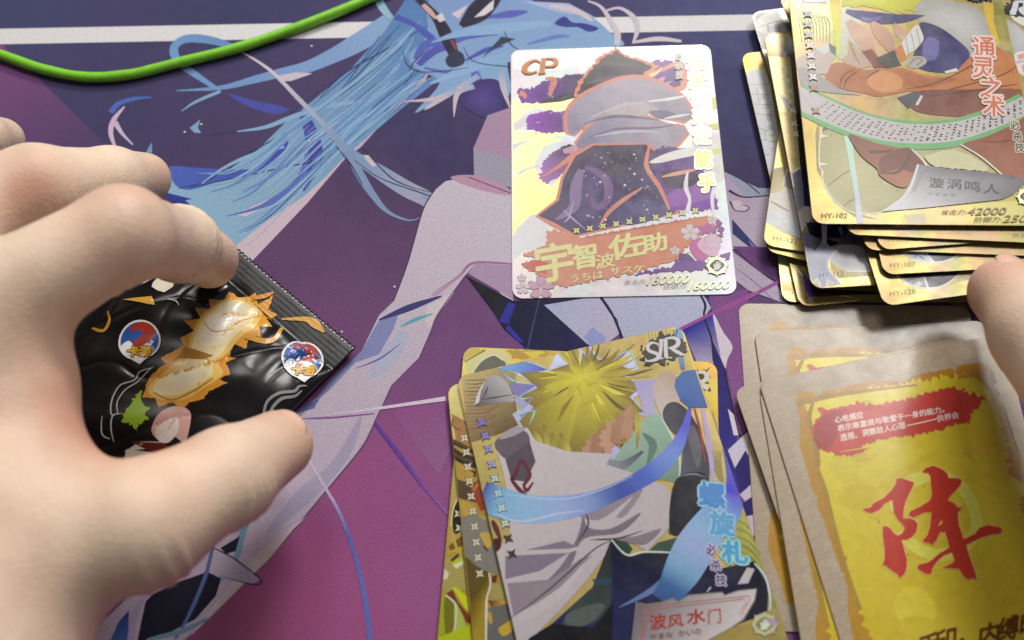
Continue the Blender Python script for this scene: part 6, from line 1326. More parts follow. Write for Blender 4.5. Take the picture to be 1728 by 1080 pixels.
  ["artwork","R","3c3a40",[-87,-1598,15,-49,-1614,35,-13,-1588,13]],
  ["artwork","R","3c3a40",[-125,-1680,15,-107,-1689,22,-55,-1668,13]],
  ["artwork","R","3c3a40",[273,-1221,15,307,-1231,22,331,-1242,13]],
  ["artwork","R","3c3a40",[215,-1327,15,248,-1318,38,284,-1332,13]],
  ["artwork","R","3c3a40",[168,-1408,15,217,-1390,33,239,-1438,13]],
  ["artwork","R","3c3a40",[90,-1575,15,124,-1564,26,151,-1585,13]],
  ["artwork","R","3c3a40",[42,-1663,15,63,-1676,37,105,-1700,13]],
  ["artwork","R","3c3a40",[427,-1199,15,452,-1245,28,489,-1241,13]],
  ["artwork","R","3c3a40",[388,-1317,15,411,-1287,29,454,-1301,13]],
  ["artwork","R","3c3a40",[309,-1491,15,340,-1475,33,369,-1518,13]],
  ["artwork","R","3c3a40",[259,-1573,15,281,-1620,35,332,-1600,13]],
  ["artwork","R","3c3a40",[215,-1680,15,253,-1655,32,277,-1686,13]],
  ["artwork","R","3c3a40",[589,-1196,15,616,-1233,34,640,-1233,13]],
  ["artwork","R","3c3a40",[550,-1286,15,569,-1318,27,615,-1310,13]],
  ["artwork","R","3c3a40",[502,-1366,15,545,-1418,35,566,-1382,13]],
  ["artwork","R","3c3a40",[477,-1477,15,500,-1491,27,541,-1475,13]],
  ["artwork","R","3c3a40",[423,-1553,15,466,-1560,27,498,-1569,13]],
  ["artwork","R","3c3a40",[398,-1660,15,426,-1686,34,465,-1649,13]],
  ["artwork","R","3c3a40",[748,-1184,15,793,-1173,30,820,-1188,13]],
  ["artwork","R","3c3a40",[709,-1257,15,746,-1281,23,775,-1301,13]],
  ["artwork","R","3c3a40",[645,-1446,15,667,-1493,22,705,-1462,13]],
  ["artwork","R","3c3a40",[603,-1540,15,635,-1532,26,674,-1549,13]],
  ["artwork","R","3c3a40",[559,-1631,15,594,-1653,36,624,-1670,13]],
  ["artwork","R","3c3a40",[930,-1153,15,959,-1152,32,990,-1165,13]],
  ["artwork","R","3c3a40",[878,-1242,15,917,-1240,26,947,-1269,13]],
  ["artwork","R","3c3a40",[808,-1428,15,838,-1431,21,877,-1435,13]],
  ["artwork","R","3c3a40",[768,-1526,15,799,-1540,27,827,-1548,13]],
  ["artwork","R","3c3a40",[738,-1626,15,767,-1635,32,790,-1616,13]],
  ["artwork","R","3c3a40",[1100,-1150,15,1121,-1133,35,1154,-1159,13]],
  ["artwork","R","3c3a40",[1055,-1216,15,1086,-1237,32,1122,-1230,13]],
  ["artwork","R","3c3a40",[1007,-1331,15,1055,-1308,37,1072,-1347,13]],
  ["artwork","R","3c3a40",[986,-1413,15,1008,-1415,31,1050,-1406,13]],
  ["artwork","R","3c3a40",[943,-1499,15,984,-1482,26,1002,-1495,13]],
  ["artwork","R","3c3a40",[906,-1603,15,930,-1611,32,969,-1598,13]],
  ["artwork","R","3c3a40",[1206,-1169,15,1242,-1183,20,1267,-1208,13]],
  ["artwork","R","3c3a40",[1170,-1346,15,1194,-1383,22,1216,-1368,13]],
  ["artwork","R","3c3a40",[1126,-1439,15,1159,-1444,35,1192,-1473,13]],
  ["artwork","R","3c3a40",[1097,-1548,15,1132,-1526,22,1174,-1541,13]],
  ["artwork","R","3c3a40",[1417,-1053,15,1455,-1029,37,1474,-1051,13]],
  ["artwork","R","3c3a40",[1382,-1143,15,1411,-1161,21,1444,-1147,13]],
  ["artwork","R","3c3a40",[1367,-1213,15,1391,-1222,32,1425,-1220,13]],
  ["artwork","R","3c3a40",[1341,-1297,15,1369,-1317,31,1402,-1309,13]],
  ["artwork","R","3c3a40",[1312,-1407,15,1335,-1393,24,1373,-1399,13]],
  ["artwork","R","3c3a40",[1277,-1510,15,1312,-1517,29,1342,-1499,13]],
  ["artwork","R","3c3a40",[1590,-990,15,1606,-1013,34,1655,-970,13]],
  ["artwork","R","3c3a40",[1565,-1068,15,1592,-1106,37,1617,-1103,13]],
  ["artwork","R","3c3a40",[1540,-1172,15,1558,-1187,23,1590,-1191,13]],
  ["artwork","R","3c3a40",[1504,-1245,15,1549,-1241,37,1571,-1265,13]],
  ["artwork","R","3c3a40",[1480,-1334,15,1523,-1326,29,1544,-1341,13]],
  ["artwork","R","3c3a40",[1763,-923,15,1794,-902,32,1816,-911,13]],
  ["artwork","R","3c3a40",[1746,-990,15,1774,-997,31,1803,-1012,13]],
  ["artwork","R","3c3a40",[1718,-1106,15,1747,-1109,30,1771,-1107,13]],
  ["artwork","R","3c3a40",[1688,-1196,15,1725,-1192,26,1747,-1206,13]],
  ["artwork","R","3c3a40",[1647,-1367,15,1675,-1371,20,1696,-1371,13]],
  ["artwork","R","3c3a40",[1916,-844,15,1957,-862,28,1993,-875,13]],
  ["artwork","R","3c3a40",[1911,-942,15,1945,-922,24,1980,-931,13]],
  ["artwork","R","3c3a40",[1870,-1116,15,1893,-1137,24,1925,-1111,13]],
  ["artwork","R","3c3a40",[1837,-1219,15,1876,-1225,23,1916,-1231,13]],
  ["artwork","R","3c3a40",[1826,-1314,15,1857,-1283,29,1904,-1292,13]],
  ["artwork","R","3c3a40",[2090,-840,15,2118,-851,25,2139,-889,13]],
  ["artwork","R","3c3a40",[2073,-955,15,2105,-943,25,2134,-958,13]],
  ["artwork","R","3c3a40",[2049,-1034,15,2076,-1057,33,2110,-1052,13]],
  ["artwork","R","3c3a40",[2030,-1128,15,2054,-1152,25,2096,-1152,13]],
  ["artwork","R","3c3a40",[2012,-1217,15,2045,-1195,31,2083,-1212,13]],
  ["artwork","R","3c3a40",[2286,-678,15,2308,-695,31,2346,-681,13]],
  ["artwork","R","3c3a40",[2269,-780,15,2294,-775,24,2331,-792,13]],
  ["artwork","R","3c3a40",[2242,-873,15,2279,-847,28,2312,-870,13]],
  ["artwork","R","3c3a40",[2238,-941,15,2257,-938,38,2296,-948,13]],
  ["artwork","R","3c3a40",[2204,-1058,15,2251,-1034,21,2279,-1068,13]],
  ["artwork","R","3c3a40",[2199,-1125,15,2217,-1162,22,2261,-1158,13]],
  ["artwork","R","3c3a40",[2467,-617,15,2495,-594,34,2518,-607,13]],
  ["artwork","R","3c3a40",[2434,-694,15,2486,-674,34,2518,-692,13]],
  ["artwork","R","3c3a40",[2420,-784,15,2470,-763,33,2496,-794,13]],
  ["artwork","R","3c3a40",[2405,-876,15,2436,-896,22,2467,-893,13]],
  ["artwork","R","3c3a40",[2386,-950,15,2420,-989,32,2449,-977,13]],
  ["artwork","R","3c3a40",[2371,-1041,15,2411,-1064,29,2449,-1053,13]],
  ["artwork","R","3c3a40",[2613,-603,15,2651,-611,21,2691,-594,13]],
  ["artwork","R","3c3a40",[2602,-694,15,2634,-709,33,2671,-714,13]],
  ["artwork","R","3c3a40",[2595,-758,15,2634,-759,35,2666,-780,13]],
  ["artwork","R","3c3a40",[2818,-426,15,2849,-438,21,2873,-429,13]],
  ["artwork","R","3c3a40",[2798,-502,15,2833,-514,37,2879,-508,13]],
  ["artwork","R","3c3a40",[2790,-574,15,2823,-608,36,2858,-616,13]],
  ["artwork","R","3c3a40",[2774,-666,15,2822,-661,25,2852,-679,13]],
  ["artwork","R","3c3a40",[2762,-754,15,2797,-774,22,2822,-776,13]],
  ["artwork","R","3c3a40",[2760,-857,15,2791,-858,24,2819,-851,13]],
  ["artwork","R","3c3a40",[3009,-296,15,3028,-337,25,3074,-331,13]],
  ["artwork","R","3c3a40",[3000,-388,15,3024,-421,22,3055,-417,13]],
  ["artwork","R","3c3a40",[2966,-558,15,2987,-600,21,3024,-577,13]],
  ["artwork","R","3c3a40",[2939,-751,15,2973,-745,26,2996,-760,13]],
  ["artwork","S","b0704f",[-1872,-1494,-1787,-1897,-1574,-2293,-1251,-2641,-1204,-2857,-944,-3092,-710,-3231,-491,-3194,-258,-2784,87,-2499,-162,-2062,-513,-1958,-1222,-1768],{"g":["8a5040",-1788,-1750,-443,-2720]}],
  ["artwork","S","7d463a",[-1142,-2334,-667,-2021,-223,-1974,69,-2499,-255,-2762,-671,-2636,-1121,-2770]],
  ["artwork","R","5f332c",[-1194,-2770,27,-760,-2767,71,-474,-2503,72,-229,-2018,36]],
  ["artwork","R","6a3c30",[-1406,-2093,108,-892,-2067,90,-735,-1978,36]],
  ["artwork","S","ab6a4f",[1181,-1830,1630,-2202,2109,-2793,2584,-2931,2929,-2992,3311,-872,2676,-1148,1918,-1535],{"g":["98583f",1635,-1725,2280,-2696]}],
  ["artwork","R","7d4638",[1675,-1693,18,2250,-1733,63,2898,-1551,18]],
  ["artwork","R","ece6d8",[-225,-1982,36,21,-2324,54,160,-2628,53]],
  ["artwork","R","ece6d8",[1144,-1830,45,1627,-2224,54,2106,-2806,53]],
  ["artwork","S","d6d2a8",[129,-2192,754,-2010,1279,-2139,1693,-2485,1694,-2702,1025,-2621,316,-2540],{"r":0.3}],
  ["name_scroll","P","d2d1d6",[-110,-2491,120,-2524,666,-2615,1621,-2711,2109,-2793,2796,-2942,2622,-3122,2283,-3444,1975,-3594,-48,-3875,-1270,-4013,-724,-3621,-425,-3236],{"g":["8f8c92",653,-2903,41,-3854]}],
  ["name_scroll","R","8a8890",[-334,-3363,25,46,-2673,25,472,-2712,25,2431,-2996,25,2301,-3338,24],{"l":1}],
  ["name_scroll","R","e6e4ea",[-1270,-4013,35,-724,-3621,52,-425,-3236,70,-110,-2491,54]],
  ["name_scroll","R","8a8890",[-411,-3407,18,-51,-2717,18,119,-2664,18,473,-2704,18],{"l":1}],
  ["lettering","T","57524c",[75,-3240,472,-3262,135,-2910],{"t":"漩","b":0.02,"h":0}],
  ["lettering","T","57524c",[553,-3270,930,-3300,617,-2948],{"t":"涡","b":0.02,"h":0}],
  ["lettering","T","57524c",[1016,-3342,1422,-3380,1088,-3008],{"t":"鸣","b":0.02,"h":0}],
  ["lettering","T","57524c",[1510,-3409,1913,-3435,1589,-3089],{"t":"人","b":0.03,"h":0}],
  ["lettering","T","8d8a8c",[7,-3479,746,-3531,26,-3394],{"t":"うずまき","b":0,"h":0}],
  ["lettering","T","6a5a2a",[-2907,-4222,-2214,-4215,-2890,-4072],{"t":"HY-102","b":0,"h":0}],
  ["lettering","T","8a6a3c",[275,-4092,947,-4073,311,-3938],{"t":"攻击力:","b":0.01,"h":0.15}],
  ["lettering","T","a58a54",[960,-4097,1965,-4070,1018,-3880],{"t":"42000","b":0.02,"h":0.2}],
  ["lettering","T","8a6a3c",[1119,-4319,1844,-4294,1159,-4153],{"t":"防御力:","b":0.01,"h":0.15}],
  ["lettering","T","a58a54",[1862,-4311,2906,-4283,1926,-4095],{"t":"25000","b":0.02,"h":0.2}],
  ["lettering","T","d8785c",[1956,1215,2573,1169,2064,1978],{"t":"通","b":0.018,"h":0,"o":"f0dcd4","w":0.1}],
  ["lettering","T","d8785c",[1826,484,2437,439,1932,1231],{"t":"灵","b":0.018,"h":0,"o":"f0dcd4","w":0.1}],
  ["lettering","T","d8785c",[1938,-207,2543,-250,2044,525],{"t":"之","b":0.018,"h":0,"o":"f0dcd4","w":0.1}],
  ["lettering","T","d8785c",[1904,-861,2503,-903,2008,-142],{"t":"术","b":0.018,"h":0,"o":"f0dcd4","w":0.1}],
  ["lettering","T","4a3c38",[2584,-1314,2826,-1328,2632,-1012],{"t":"必","b":0.03,"h":0,"o":"e6dcc8","w":0.13}],
  ["lettering","T","4a3c38",[2594,-1685,2834,-1698,2641,-1387],{"t":"杀","b":0.03,"h":0,"o":"e6dcc8","w":0.13}],
  ["lettering","T","4a3c38",[2588,-2057,2826,-2070,2635,-1761],{"t":"技","b":0.03,"h":0,"o":"e6dcc8","w":0.13}],
  ["rank_star","K","a79ac4",[-2658,2825,173],{"d":"b0a488"}],
  ["rank_star","K","b4a6c2",[-2686,2424,172],{"d":"b0a488"}],
  ["rank_star","K","cdc0ca",[-2692,2028,170],{"d":"b0a488"}],
  ["rank_star","K","ece6e0",[-2695,1637,169],{"d":"b0a488"}],
  ["rank_star","K","f0ece6",[-2696,1265,167],{"d":"b0a488"}],
  ["rank_star","K","f0ece6",[-2703,877,166],{"d":"b0a488"}],
  ["rank_star","K","f2eee8",[-2706,487,164],{"d":"b0a488"}],
  ["rank_star","K","b98a74",[-2727,87,163],{"d":"b0a488"}],
  ["rank_star","K","b9917c",[-2736,-698,160],{"d":"b0a488"}],
  ["rarity_badge","P","3a382f",[2060,4085,3269,4177,3273,3574,2254,3299,2035,3575],{"r":0.5}],
  ["hand_emblem","P","77725c",[2945,-3500,2884,-3543,2869,-3584,2848,-3624,2821,-3662,2819,-3733,2754,-3722,2716,-3744,2676,-3759,2636,-3767,2587,-3824,2557,-3768,2520,-3760,2485,-3746,2454,-3725,2385,-3737,2408,-3666,2395,-3629,2388,-3589,2387,-3548,2342,-3506,2402,-3464,2417,-3422,2438,-3382,2464,-3344,2466,-3272,2532,-3283,2570,-3261,2610,-3246,2651,-3237,2700,-3180,2730,-3236,2767,-3245,2802,-3259,2833,-3280,2903,-3268,2879,-3340,2892,-3377,2899,-3417,2899,-3459]],
  ["hand_emblem","P","e0dcae",[2930,-3501,2873,-3541,2858,-3581,2838,-3619,2813,-3654,2811,-3722,2749,-3712,2712,-3732,2674,-3747,2636,-3755,2589,-3809,2561,-3756,2526,-3748,2493,-3734,2463,-3715,2398,-3726,2419,-3658,2407,-3623,2400,-3585,2399,-3546,2356,-3506,2413,-3466,2428,-3426,2448,-3388,2473,-3352,2475,-3283,2537,-3294,2574,-3273,2612,-3258,2651,-3250,2698,-3195,2726,-3249,2761,-3257,2795,-3271,2824,-3291,2890,-3279,2868,-3348,2881,-3383,2887,-3422,2887,-3461],{"f":0.4}],
  ["hand_emblem","P","55534a",[2841,-3495,2789,-3562,2635,-3689,2574,-3684,2451,-3541,2473,-3469,2636,-3329,2704,-3328,2820,-3442]],
  ["hand_emblem","P","ecebe6",[2544,-3639,2659,-3629,2739,-3532,2775,-3472,2743,-3478,2705,-3509,2754,-3418,2725,-3412,2682,-3485,2716,-3376,2686,-3377,2653,-3479,2666,-3377,2633,-3389,2613,-3504,2583,-3444,2558,-3474,2561,-3540]],
 ],
 'S2': [
  ["artwork","S","8f8a7c",[-2356,-4086,-2032,-4151,-1516,-4146,-992,-4040,-846,-3977,-2352,-4030]],
  ["artwork","R","e8e2cc",[-1954,-4059,17,-1698,-4078,45,-1436,-4031,17]],
  ["artwork","F","cfcfd0",[2382,2689,1959,3281,2272,3119,2494,2781,2627,2058,2025,1713,1921,2453],{"b":"b4b4b0","s":0}],
  ["artwork","R","b98a5c",[1951,3281,30,2208,3138,40,2452,2866,30]],
  ["artwork","P","b9b4c4",[2035,1925,2303,2086,2462,2050,2405,1626,2011,1608]],
  ["artwork","P","e2e4d8",[2110,3420,2817,3450,2751,2966,2428,3039,2217,3205]],
  ["rarity_badge","P","24241c",[2031,3861,2212,3958,2897,4031,2805,3362,2469,3347,2043,3417,1964,3591],{"r":0.5}],
  ["rarity_badge","R","d9dce8",[2359,3919,163,2299,3716,162,2202,3479,182]],
  ["rarity_badge","R","d9dce8",[2310,3928,61,2549,3950,102,2638,3864,163,2587,3728,142,2412,3676,61]],
  ["rarity_badge","R","d9dce8",[2429,3677,122,2498,3569,162,2582,3440,121]],
  ["rarity_badge","P","d9dce8",[2117,3475,2304,3495,2297,3439,2111,3424]],
  ["lettering","T","6a5628",[-2693,-4201,-2210,-4175,-2679,-4070],{"t":"HY-101","b":0,"h":0}],
  ["lettering","T","8a6a3c",[320,-4079,986,-4038,343,-3941],{"t":"攻击力:","b":0,"h":0.15}],
  ["lettering","T","8d6f40",[1006,-4059,1937,-4009,1048,-3875],{"t":"33000","b":0.03,"h":0.2}],
  ["lettering","T","8a6a3c",[1186,-4284,1858,-4247,1214,-4135],{"t":"防御力:","b":0,"h":0.15}],
  ["lettering","P","ece4ea",[2024,1903,2165,2037,2402,2090,2339,1623,2213,1158,2098,1278,2055,1568]],
  ["lettering","P","e0a898",[2115,1908,2338,2002,2368,1834,2159,1741]],
  ["lettering","P","cdb9d0",[2071,1695,2304,1747,2293,1663,2074,1590]],
  ["lettering","P","e0a898",[2200,1553,2301,1579,2256,1243,2202,1324]],
 ],
 'S3': [
  ["lettering","T","6a5628",[-2879,-4156,-2177,-4168,-2861,-4021],{"t":"HY-105","b":0,"h":0}],
 ],
 'S4': [
  ["lettering","T","6a5628",[-2896,-4192,-2398,-4143,-2892,-4082],{"t":"HY-108","b":0,"h":0}],
 ],
 'S5': [
  ["artwork","P","4c4a4c",[-2501,-3724,-1813,-3631,-855,-3719,-1009,-3873,-1233,-4021,-1487,-4100,-1772,-4101,-2095,-4062,-2369,-3896]],
  ["artwork","P","c9d2e0",[-2496,-3725,-1825,-3685,-1895,-3790,-1768,-4083,-2004,-4076,-2222,-3987,-2387,-3868]],
  ["artwork","R","5f6f8c",[-2105,-3885,51,-1985,-3988,51]],
  ["artwork","R","8d9ab4",[-2347,-3789,34,-2147,-3856,51,-2258,-3930,34]],
  ["artwork","R","f0eef0",[-1777,-3688,34,-1886,-3804,51,-1758,-4091,51]],
  ["artwork","R","ece8dc",[-2539,-3681,51,-2369,-3896,66,-2097,-4067,68,-1774,-4109,68,-1489,-4105,68,-1234,-4027,68,-1010,-3878,66,-842,-3714,51]],
  ["artwork","P","8a857a",[-1212,-4036,-791,-3750,747,-3766,730,-3833,-60,-3878,-794,-3968],{"g":["d9cc86",-654,-3764,-582,-4132]}],
  ["lettering","T","6a5628",[-2936,-4206,-2268,-4205,-2915,-4057],{"t":"HY-107","b":0,"h":0}],
  ["lettering","T","9a8444",[304,-4037,846,-4044,335,-3930],{"t":"攻击力:","b":0,"h":0}],
 ],
 'S6': [
  ["artwork","P","3f3e40",[-2543,-3529,-1699,-3550,-855,-3652,-952,-3800,-1195,-3952,-1521,-4063,-1855,-4052,-2158,-3939,-2389,-3742]],
  ["artwork","P","9aa098",[-2327,-3778,-1867,-3700,-1847,-4027,-2160,-3944]],
  ["artwork","P","d9dcd4",[-2228,-3928,-2018,-3799,-1958,-3916,-2072,-3973]],
  ["artwork","R","e8e6e4",[-1844,-3704,51,-1847,-4027,67]],
  ["artwork","P","5d5670",[-1716,-3683,-1360,-3710,-1121,-3720,-1233,-3919,-1434,-3942]],
  ["artwork","R","ece8dc",[-2551,-3555,51,-2397,-3768,65,-2166,-3964,67,-1858,-4060,67,-1522,-4068,67,-1197,-3957,65,-936,-3789,51]],
  ["artwork","P","8a857a",[-1266,-4022,-906,-3807,-427,-3826,-594,-3963],{"g":["d0bd70",-743,-3841,-645,-4037]}],
  ["lettering","T","6a5628",[-2908,-4145,-2217,-4170,-2878,-3990],{"t":"HY-128","b":0,"h":0}],
 ],
 'S7': [
  ["artwork","P","d6c896",[-3118,4193,-2963,4331,-2425,4334,-2256,4129,-2334,3334,-3171,3396],{"g":["8a7440",-3058,3613,-2525,4145],"f":0.35}],
  ["artwork","P","3f4440",[-2794,3473,-2604,3837,-2379,4096,-2234,3958,-2321,3417],{"g":["c4c8c8",-2382,3905,-2720,3475]}],
  ["artwork","P","b9bcbc",[-2824,3491,-2657,3710,-2545,3576,-2601,3433]],
  ["artwork","P","dccd96",[-3156,3495,-2502,3426,-2561,2340,-2682,1388,-3161,1422,-3159,2383],{"g":["d6c488",-3126,3168,-2664,1600],"f":0.3}],
  ["artwork","P","4a463c",[-2479,3571,-2282,3556,-2351,2324,-2458,1372,-2650,1386,-2577,2341],{"g":["6a6450",-2384,3338,-2508,1482]}],  # painted shadow strip beside the top card's left edge
  ["artwork","P","b9a8a8",[-3044,2071,-2766,1771,-2704,1548,-2730,1391,-2825,1398]],
  ["artwork","R","efeade",[-3086,2114,39,-2920,1822,58,-2800,1555,58,-2761,1394,39]],
  ["artwork","R","efeade",[-3086,2114,39,-2950,2044,39,-2821,1835,39]],
  ["artwork","P","d8c88c",[-3161,1422,-2602,1382,-2841,-671,-3183,-648,-3164,776],{"g":["d2bd80",-2903,1191,-2928,-564],"f":0.3}],
  ["artwork","P","2c2618",[-2650,1386,-2474,1373,-2656,-683,-2841,-671]],  # painted shadow strip, continued down the top card's left edge
  ["artwork","R","efeade",[-3042,-648,55,-2848,-521,56]],
  ["artwork","P","8a8898",[-3124,-711,-2812,-527,-2784,-548,-2737,-1672,-2819,-2435,-3151,-2413,-3138,-1190],{"g":["77768a",-2976,-862,-2855,-1660]}],
  ["artwork","P","23224a",[-2815,-546,-2613,-559,-2748,-1833,-2928,-1803,-2861,-1209],{"g":["15142e",-2676,-581,-2838,-1759]}],
  ["artwork","R","efeade",[-2827,-526,56,-3116,-712,55,-3127,-1172,55],{"l":1}],
  ["artwork","P","c4bab8",[-3149,-2022,-2944,-1802,-2751,-1851,-2784,-2224,-2970,-2425,-3166,-2412]],
  ["artwork","P","1c1c40",[-2964,-2340,-2714,-2356,-1782,-2523,-1920,-2777,-2054,-2887,-2751,-2842,-2934,-2712]],
  ["artwork","P","6a86d0",[-2113,-2581,-2013,-2534,-1997,-2825,-2100,-2766],{"g":["9ac4f0",-2103,-2576,-2026,-2790]}],
  ["artwork","P","c4bcb8",[-3128,-2223,-2978,-2286,-2950,-2394,-3124,-2621,-3189,-2458]],
  ["artwork","P","77788e",[-3124,-2621,-2934,-2712,-2753,-2855,-2079,-2898,-2152,-3050,-2528,-2869,-2864,-3238,-3160,-3115]],
  ["artwork","P","a9b0cc",[-3145,-3090,-2985,-3153,-2868,-3264,-2578,-2892,-2421,-3163,-2111,-3079,-2336,-3323,-2559,-3566,-2626,-3817,-2515,-4077,-2335,-4315,-2924,-4378,-3044,-4296,-3134,-4039,-3164,-3681],{"g":["b9bfd8",-2976,-3365,-2621,-4121]}],
  ["artwork","P","6a6470",[-2169,-2892,-1785,-2786,-1495,-2936,-1633,-3187,-2094,-3106]],
  ["artwork","S","d3d4da",[-2495,-3519,-2309,-3299,-2049,-3109,-1611,-3189,-1498,-3428,-1440,-3943,-1781,-3972,-2108,-3926,-2342,-3733]],
  ["artwork","R","f0eef0",[-2049,-3109,35,-2278,-3250,52,-2559,-3566,52,-2604,-3819,52,-2467,-4055,51,-2317,-4341,34]],
  ["artwork","R","f0eef0",[-2497,-3532,35,-2307,-3786,47,-2087,-3932,51,-1780,-3967,51,-1441,-3948,51]],
  ["artwork","P","a8995c",[-2515,-3569,-2326,-3772,-2090,-3952,-1450,-3993,-1457,-4144,-2312,-4191,-2524,-3874],{"g":["d0bd5c",-2255,-3871,-2161,-4240]}],
  ["artwork","P","d0bf64",[-2414,-4134,-1430,-4120,-1407,-4348,-2295,-4342],{"f":0.3}],
  ["artwork","P","d9d0a0",[-3064,-4219,-2943,-4101,-2907,-4279,-2924,-4378]],
  ["artwork","R","f0eee8",[-3075,-4219,37,-2965,-4095,38,-2903,-4254,37,-2902,-4380,37],{"l":1}],
  ["artwork","R","f0eee8",[-2729,-4340,37,-2683,-4142,38,-2550,-4276,37],{"l":1}],
  ["artwork","P","c8bd84",[-2702,-4317,-2669,-4194,-2577,-4300,-2652,-4345]],
  ["artwork","R","e2dcf0",[-2447,-2267,178,-2571,-3049,105]],
  ["rank_star","K","efece4",[-2730,2924,135],{"d":"c9bfa0"}],
  ["rank_star","K","efece4",[-2706,2553,134],{"d":"c9bfa0"}],
  ["rank_star","K","efece4",[-2710,2168,133],{"d":"c9bfa0"}],
  ["rank_star","K","efece4",[-2746,1789,132],{"d":"c9bfa0"}],
  ["rank_star","K","efece4",[-2716,1469,131],{"d":"c9bfa0"}],
  ["rank_star","K","efece4",[-2760,1000,130],{"d":"c9bfa0"}],
  ["rank_star","K","efece4",[-2779,633,129],{"d":"c9bfa0"}],
  ["lettering","T","5f5c6c",[-2890,-4074,-2235,-4070,-2879,-3933],{"t":"HY-113","b":0,"h":0}],
 ],
 'S8': [
  ["artwork","P","dccb8c",[-3122,-460,-2679,-1838,-3157,-1936],{"g":["d6c488",-3064,-652,-3067,-1814],"f":0.3}],
  ["artwork","P","d8ca94",[-3141,-1821,-2758,-1646,-2801,-2381,-2821,-2611,-3142,-2677],{"g":["b8a878",-3032,-2117,-2760,-2267]}],
  ["artwork","R","efeade",[-2747,-1740,56,-2823,-2386,55,-2574,-2448,55],{"l":1}],
  ["artwork","R","efeade",[-2813,-2478,55,-2817,-2648,55,-2740,-2707,37],{"l":1}],
  ["artwork","P","b9a9b0",[-2741,-1797,-2535,-2232,-2576,-2429,-2802,-2372]],
  ["artwork","P","e2dcd8",[-3137,-2714,-2788,-2492,-2546,-2423,-2285,-3245,-2205,-3558,-3107,-3744,-3142,-3200]],
  ["artwork","P","dfdccc",[-3122,-2711,-2752,-2803,-2430,-2905,-2418,-3014,-2837,-2877,-3120,-2860]],
  ["artwork","R","a59c86",[-3111,-2933,37,-2816,-3059,73,-2556,-3171,36]],
  ["artwork","P","cfdce2",[-3137,-3365,-2934,-3379,-2680,-3437,-2251,-3421,-2205,-3558,-3137,-3751]],
  ["artwork","P","c9d8e2",[-3131,-3607,-2279,-3376,-2120,-3996,-2569,-3873,-2931,-3730],{"g":["e2e0dc",-2697,-3561,-2319,-3973]}],
  ["artwork","P","dcc888",[-3136,-3663,-2928,-3757,-2563,-3926,-2092,-4044,-1968,-4354,-2828,-4412,-3121,-4258],{"g":["d3bd78",-2988,-3916,-2118,-4318],"f":0.3}],
  ["lettering","T","6a5628",[-2888,-4196,-2215,-4178,-2889,-4048],{"t":"HY-122","b":0,"h":0}],
 ],
 'S10': [
  ["artwork","P","c9a848",[-3145,4103,-3065,4351,-2911,4441,-2591,4404,-2549,3905,-2715,3754,-3134,3697],{"g":["e8e020",-2977,4198,-2742,4171],"f":0.3}],
  ["artwork","S","d2d2d4",[-3136,3549,-2960,3719,-2756,3717,-2555,3609,-2527,3143,-2600,2081,-3122,2140,-3142,2922]],
  ["artwork","R","eef0a8",[-3145,3592,41,-2952,3761,56,-2750,3748,61,-2572,3611,61,-2628,3851,62]],
  ["artwork","P","cfcfd2",[-3155,3215,-2494,3139,-2567,2077,-3170,2146]],
  ["artwork","P","cacace",[-3154,2144,-2567,2077,-2609,1280,-3024,1,-3182,19,-3145,1579]],
  ["artwork","R","8d8c94",[-3159,3195,20,-2527,3143,20]],
  ["artwork","R","8d8c94",[-3141,2839,20,-2606,2737,20]],
  ["artwork","R","8d8c94",[-3127,2467,20,-2578,2364,20]],
  ["artwork","R","8d8c94",[-2914,3062,20,-2955,2489,20]],
  ["artwork","R","8d8c94",[-3145,2102,20,-2591,1959,20]],
  ["artwork","R","8d8c94",[-3145,1579,20,-2889,1450,33,-2598,1418,19]],
  ["artwork","R","8d8c94",[-3149,1122,19,-2885,1132,19]],
  ["artwork","R","8d8c94",[-3145,632,19,-2897,566,19]],
  ["artwork","R","8d8c94",[-2974,1520,20,-3017,1127,19]],
  ["artwork","R","8d8c94",[-2896,1074,19,-2914,645,19]],
  ["artwork","P","e4ebc0",[-2930,1236,-2669,1227,-2735,1056,-2888,1113]],
  ["artwork","P","d0bd84",[-3166,-3046,-2973,-3119,-2875,-3650,-2987,-4403,-3134,-4236,-3159,-3465],{"f":0.3}],
  ["artwork","R","efeade",[-2984,-3118,53,-2924,-3333,53,-2858,-3457,35]],
  ["artwork","P","4a3f8c",[-2846,-3290,-2695,-3669,-2651,-4109,-2795,-4145,-2877,-3881]],
  ["artwork","P","5a30c0",[-2818,-3707,-2727,-3820,-2695,-4104,-2802,-4068]],
  ["artwork","P","b48ad8",[-2812,-4117,-2589,-4141,-2625,-4415,-2853,-4417]],
  ["artwork","P","d0bb74",[-2661,-4159,-894,-4216,-948,-4439,-2989,-4415],{"g":["c2a85c",-2292,-4308,-1151,-4335],"f":0.3}],
  ["artwork","P","3c2f20",[-2705,-3719,-2474,-3923,-971,-4157,-900,-4241,-2564,-4131,-2690,-4079]],
  ["artwork","R","efeade",[-2003,-4176,17,-1805,-4210,41,-1661,-4276,17]],
  ["rank_star","K","f0efec",[-2792,2902,148],{"d":"a9a8a8"}],
  ["rank_star","K","f0efec",[-2791,2510,147],{"d":"a9a8a8"}],
  ["rank_star","K","f0efec",[-2779,2142,146],{"d":"a9a8a8"}],
  ["rank_star","K","f0efec",[-2795,1719,145],{"d":"a9a8a8"}],
  ["rank_star","K","f0efec",[-2803,1380,144],{"d":"a9a8a8"}],
  ["rank_star","K","f0efec",[-2842,930,142],{"d":"a9a8a8"}],
  ["lettering","T","6a5a4c",[-2918,-4183,-2257,-4188,-2898,-4045],{"t":"HY-116","b":0,"h":0}],
 ],
 'S9': [
  ["lettering","T","6a5628",[-2865,-4164,-2181,-4145,-2866,-4036],{"t":"HY-119","b":0,"h":0}],
